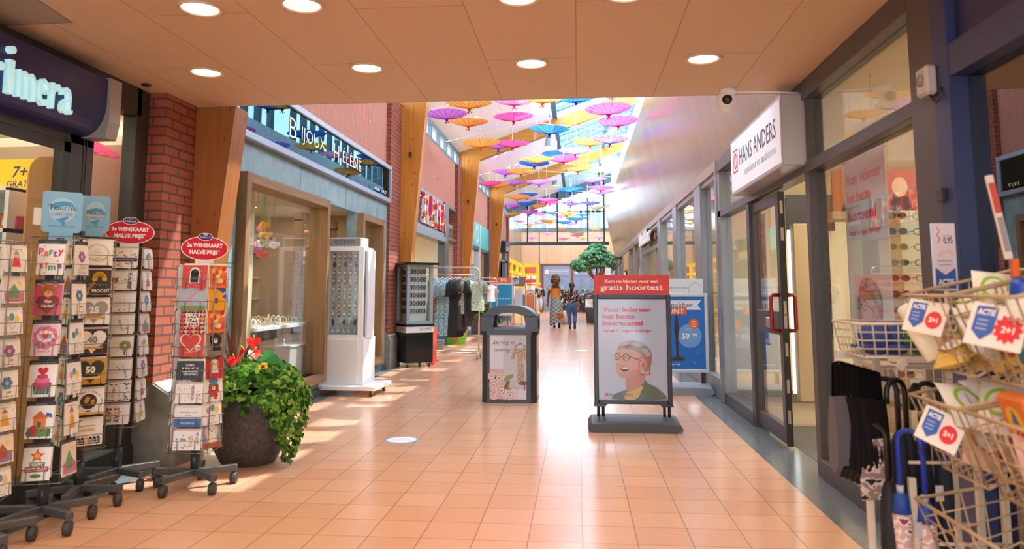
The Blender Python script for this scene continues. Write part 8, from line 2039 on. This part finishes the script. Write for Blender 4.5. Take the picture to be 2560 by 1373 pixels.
b = MB(); b.T = Matrix.Rotation(-0.16, 4, 'Y'); b.box(-0.010, 0.010, -0.004, 0.004, 0.08, 0.30, mat('#d9cdbb', 0.2), 0.002); b.box(-0.008, 0.008, -0.0045, 0.0045, 0.20, 0.28, mat('#c04a44', 0.4)); b.box(-0.007, 0.007, -0.0047, 0.0047, 0.10, 0.19, mat('#8f8a88', 0.4)); obj('holder', b, parent=e)
b = MB(); b.box(-0.008, 0.008, -0.008, 0.008, 0.02, 0.08, mat('#e0662a', 0.4), 0.002); obj('clip', b, parent=e)
# umbrella and bag stand
e = empty('umbrella_stand', (1.12, 2.78, 0), label='cream metal stand holding umbrellas and black bags before the optician glass', cat='display stand')
for i, (x, y, z) in enumerate(((-0.03, 0.1, 1.08), (-0.12, -0.02, 0.68), (-0.075, -0.06, 0.68), (-0.02, -0.12, 0.68), (0.30, 0.1, 1.08), (0.28, -0.10, 0.74))):
    b = MB(); b.box(x - 0.011, x + 0.011, y - 0.011, y + 0.011, 0, z, Mcr2, 0.002); obj('upright', b, parent=e)
b = MB()
for z in (0.47, 0.73): b.tube([(-0.03, -0.13, z), (0.29, -0.11, z)], 0.006, Mcr2, 6); b.tube([(-0.03, 0.1, z), (0.3, 0.1, z)], 0.006, Mcr2, 6)
b.tube([(-0.13, -0.02, 0.6), (-0.02, -0.12, 0.6)], 0.006, Mcr2, 6); b.box(-0.17, -0.02, 0.09, 0.115, 1.05, 1.08, Mcr2); b.box(-0.13, 0.3, -0.13, 0.11, 0.03, 0.045, Mcr2); obj('stand_frame', b, parent=e)
wire_basket('wire_basket', [(0.985, 2.93, 1.07), (0.985, 2.70, 1.07), (1.33, 2.70, 1.07), (1.33, 2.93, 1.07), (0.965, 2.95, 1.185), (0.965, 2.68, 1.185), (1.35, 2.68, 1.185), (1.35, 2.95, 1.185)], 'flat cream wire basket of caps and melon purses on the umbrella stand', n=(6, 9, 4), m=Mcr2)
for i, (x, c, lab) in enumerate(((1.06, '#27407f', 'navy blue cap in the flat wire basket'), (1.12, '#2a4688', 'blue folded cap beside the navy one in the flat basket'))):
    b = MB(); b.ell((0, 0, 0.05), (0.055, 0.07, 0.062), mat(c, 0.7), 14, 10); b.ell((-0.045, 0.0, 0.025), (0.05, 0.055, 0.01), mat(c, 0.7), 12, 6); obj('cap', b, (x, 2.80, 1.078), 0.4 + i, label=lab, cat='cap')
for i, (x, y, lab) in enumerate(((1.19, 2.76, 'round red melon purse with a green rim in the flat basket'), (1.24, 2.82, 'second melon purse behind the first in the flat basket'))):
    b = MB(); b.T = Matrix.Rotation(-0.5, 4, 'Y') @ Matrix.Rotation(0.3, 4, 'Z'); b.lathe([(0, -0.012), (0.055, -0.012), (0.066, 0), (0.055, 0.012), (0, 0.012)], mat('#1f7a3f', 0.5), n=24); b.v = [(x_, z_, y_ + 0.066) for x_, y_, z_ in b.v]; b.T = Matrix(); b.page((0, -0.0125, 0.066), (1, 0, 0), (0, 0, 1)); b.disc(0, 0, 0.056, mat('#e8d83a'), 0.5); b.disc(0, 0, 0.05, mat('#d8303a'), 1.2); [b.disc(0.03 * math.cos(k), 0.03 * math.sin(k), 0.005, mat('#2a1a1a'), 2, n=6) for k in range(6)]
    obj('melon_purse', b, (x, y, 1.075), label=lab, cat='purse')
b = MB(); b.box(-0.03, 0.03, -0.01, 0.01, 0, 0.07, mat('#e8a0a0', 0.5), 0.003); b.page((-0.03, -0.0105, 0), (1, 0, 0), (0, 0, 1)); b.rect(0.005, 0.01, 0.05, 0.025, mat('#f2e2d8'), 1); obj('carded_toy', b, (1.30, 2.74, 1.075), label='small pink carded item at the end of the flat wire basket', cat='toy')
# hanging black bags
def crook(e, x, y, z, m, s=1.0, yaw=0.0):
    b = MB(); pts = [(0, 0, -0.16), (0, 0, 0.0)] + [(-0.045 * s + 0.045 * s * math.cos(t * PI / 7), 0, 0.045 * s * math.sin(t * PI / 7)) for t in range(1, 8)] + [(-0.09 * s, 0, -0.035)]
    b.T = Matrix.Translation((x, y, z)) @ Matrix.Rotation(yaw, 4, 'Z'); b.tube(pts, 0.0095, m, 10); obj('crook_handle', b, parent=e)
for i in range(7):
    u = i / 6; x0, y0 = 0.885 + 0.125 * u, 2.66 + 0.05 * u
    e = empty('carrier_bag', (x0, y0, 0), 0.45 - 0.1 * u, label='tall black carrier bag on the umbrella stand, %s from the open door' % ORD[i], cat='bag', group='black bags on the umbrella stand')
    m = mat('#5c585a' if i == 0 else '#141315', 0.42 if i == 0 else 0.3)  # first black bag greyer: light on its angled face put into the colour
    b = MB(); w = 0.085; z1, z0 = 0.945 - 0.025 * (i % 2) - 0.02 * u, 0.69 - 0.01 * i
    vs = []
    for j in range(9):
        f = j / 8; z = z1 + (z0 - z1) * f; t = 0.008 + 0.014 * math.sin(f * 2.6)
        if j == 8: t = 0.002
        vs += [(-w / 2, -t, z), (0, -t * 1.2, z - 0.006 * f), (w / 2, -t, z), (w / 2, t, z), (0, t, z), (-w / 2, t, z)]
    b.add(vs, [(j * 6 + k, (j + 1) * 6 + k, (j + 1) * 6 + (k + 1) % 6, j * 6 + (k + 1) % 6) for j in range(8) for k in range(6)] + [tuple(48 + k for k in range(6))], m, False); obj('bag_body', b, parent=e)
    b = MB(); hz = 1.06 - 0.006 * i
    for s in (-1, 1): b.add([(-0.035, s * 0.008, z1 - 0.02), (-0.015, s * 0.008, z1 - 0.02), (-0.008, s * 0.005, hz), (-0.03, s * 0.005, hz - 0.008), (0.035, s * 0.008, z1 - 0.02), (0.015, s * 0.008, z1 - 0.02), (0.008, s * 0.005, hz), (0.03, s * 0.005, hz - 0.008)], [(0, 1, 2, 3), (3, 2, 6, 7), (7, 6, 5, 4), (3, 2, 1, 0), (7, 6, 2, 3), (4, 5, 6, 7)], mat('#0f0e10', 0.18))
    obj('bag_handle', b, parent=e)
b = MB(); b.box(-0.05, 0.05, -0.006, 0.006, 0.60, 0.80, print_mat('white_black_pattern', ['#8f7a72', '#d9c0b0', '#1a1618'], (35, 35, 55), 0.5), 0.003); obj('carrier_bag', b, (0.985, 2.68, 0), 0.35, label='patterned pinkish bag hanging behind the black carrier bags', cat='bag')
b = MB(); b.T = Matrix.Rotation(0.7, 4, 'Y'); b.box(-0.014, 0.014, -0.002, 0.002, -0.02, 0.02, mat('#d9cfc0', 0.5)); obj('price_tag', b, (1.09, 2.66, 1.05), 0.2, label='small white price tag hanging below the flat wire basket', cat='tag')
# umbrellas
UM = [(1.035, 2.69, 0.80, '#2b1f18', '#17181b', 'umbrella with a dark brown crook handle beside the black bags', 0.0), (1.10, 2.74, 0.95, '#161616', '#1b1f29', 'umbrella with the tallest black crook, middle of the stand', 0.1), (1.135, 2.76, 0.945, '#161616', '#1b1f29', 'umbrella with a black crook just behind the tallest one', 0.5), (1.20, 2.80, 0.925, '#161616', '#20242e', 'black umbrella at the back of the stand', 0.9), (1.26, 2.79, 0.93, '#161616', '#20242e', 'black umbrella nearest the tilted baskets', 0.2), (1.18, 2.68, 0.60, '#14161c', '#232834', 'dark folded umbrella with a white tag between the blue handles', 0.0)]
for i, (x, y, z, hc, bc, lab, yaw) in enumerate(UM):
    e = empty('umbrella', (0, 0, 0), label=lab, cat='umbrella', group='umbrellas in the stand'); e.location = (x, y, 0)
    crook(e, 0, 0, z, mat(hc, 0.35), 1.0, yaw)
    b = MB(); b.tube([(0, 0, z - 0.14), (0, 0, z - 0.17), (0, 0, z - 0.35), (0, 0, 0.10)], [0.014, 0.027, 0.032, 0.008], mat(bc, 0.7), 9); obj('folded_canopy', b, parent=e)
    b = MB(); b.cyl((0, 0, 0.05), (0, 0, 0.11), 0.005, Msil, n=8); obj('tip', b, parent=e)
Mfu = print_mat('floral_umbrella', ['#c9a49a', '#e8d8d0', '#8a3a44', ], (50, 50, 50), 0.5)
for i, (x, y, z, yaw, lab) in enumerate(((1.062, 2.66, 0.80, 2.4, 'floral umbrella with a blue handle beside the brown crook'), (1.135, 2.65, 0.775, 3.1, 'floral umbrella with a hooked blue handle in the middle of the stand'))):
    e = empty('umbrella', (x, y, 0), label=lab, cat='umbrella', group='umbrellas in the stand')
    crook(e, 0, 0, z, mat('#1f3fa8', 0.35), 0.8, yaw)
    b = MB(); b.cyl((0, 0, z - 0.17), (0, 0, z - 0.145), 0.012, mat('#b9bcc4', 0.3)); b.tube([(0, 0, z - 0.17), (0, 0, z - 0.18), (0, 0, z - 0.24)], [0.018, 0.024, 0.031], mat('#1f4a9c', 0.6), 12); obj('collar', b, parent=e)
    b = MB(); b.tube([(0, 0, z - 0.235), (0.004, 0, z - 0.33), (0, 0.0, z - 0.5), (0, 0, 0.08)], [0.031, 0.028, 0.027, 0.010], Mfu, 12); obj('folded_canopy', b, parent=e)
for i, (x, y, z) in enumerate(((1.178, 2.64, 0.66), (1.10, 2.63, 0.545))):
    b = MB(); b.box(-0.013, 0.013, -0.001, 0.001, -0.05, 0.0, mat('#c9c6c0', 0.5)); obj('price_tag', b, (x, y, z), 0.1, label=('white tag hanging on a dark umbrella beside the hooked blue handle', 'white tag low between the floral umbrellas')[i], cat='tag')
# pale wire table with a white tray behind
e = empty('wire_table', (1.34, 3.25, 0), label='pale wire mesh table behind the umbrellas against the optician glass', cat='table')
b = MB(); b.box(-0.14, 0.14, -0.1, 0.1, 0.985, 1.0, mat('#b9aa9a', 0.5)); obj('tabletop', b, parent=e)
b = MB()
for i in range(9): b.cyl((-0.14 + 0.035 * i, -0.1, 0.80), (-0.14 + 0.035 * i, -0.1, 0.99), 0.002, Mcr2, n=5)
for i in range(6): b.cyl((-0.14, -0.1, 0.80 + 0.037 * i), (0.14, -0.1, 0.80 + 0.037 * i), 0.002, Mcr2, n=5)
obj('wire_front', b, parent=e)
for s in (-1, 1):
    for t in (-1, 1): b = MB(); b.box(s * 0.13 - 0.01, s * 0.13 + 0.01, t * 0.09 - 0.01, t * 0.09 + 0.01, 0, 0.985, Mcr2); obj('leg', b, parent=e)
b = MB(); b.box(-0.07, 0.07, -0.05, 0.05, 0, 0.03, mat('#e4dcd2', 0.4), 0.008); b.box(-0.06, 0.06, -0.04, 0.04, 0.03, 0.045, mat('#efe8de', 0.4), 0.006); obj('tray', b, (1.36, 3.24, 1.0), label='white plastic tray lying on the wire mesh table', cat='tray')
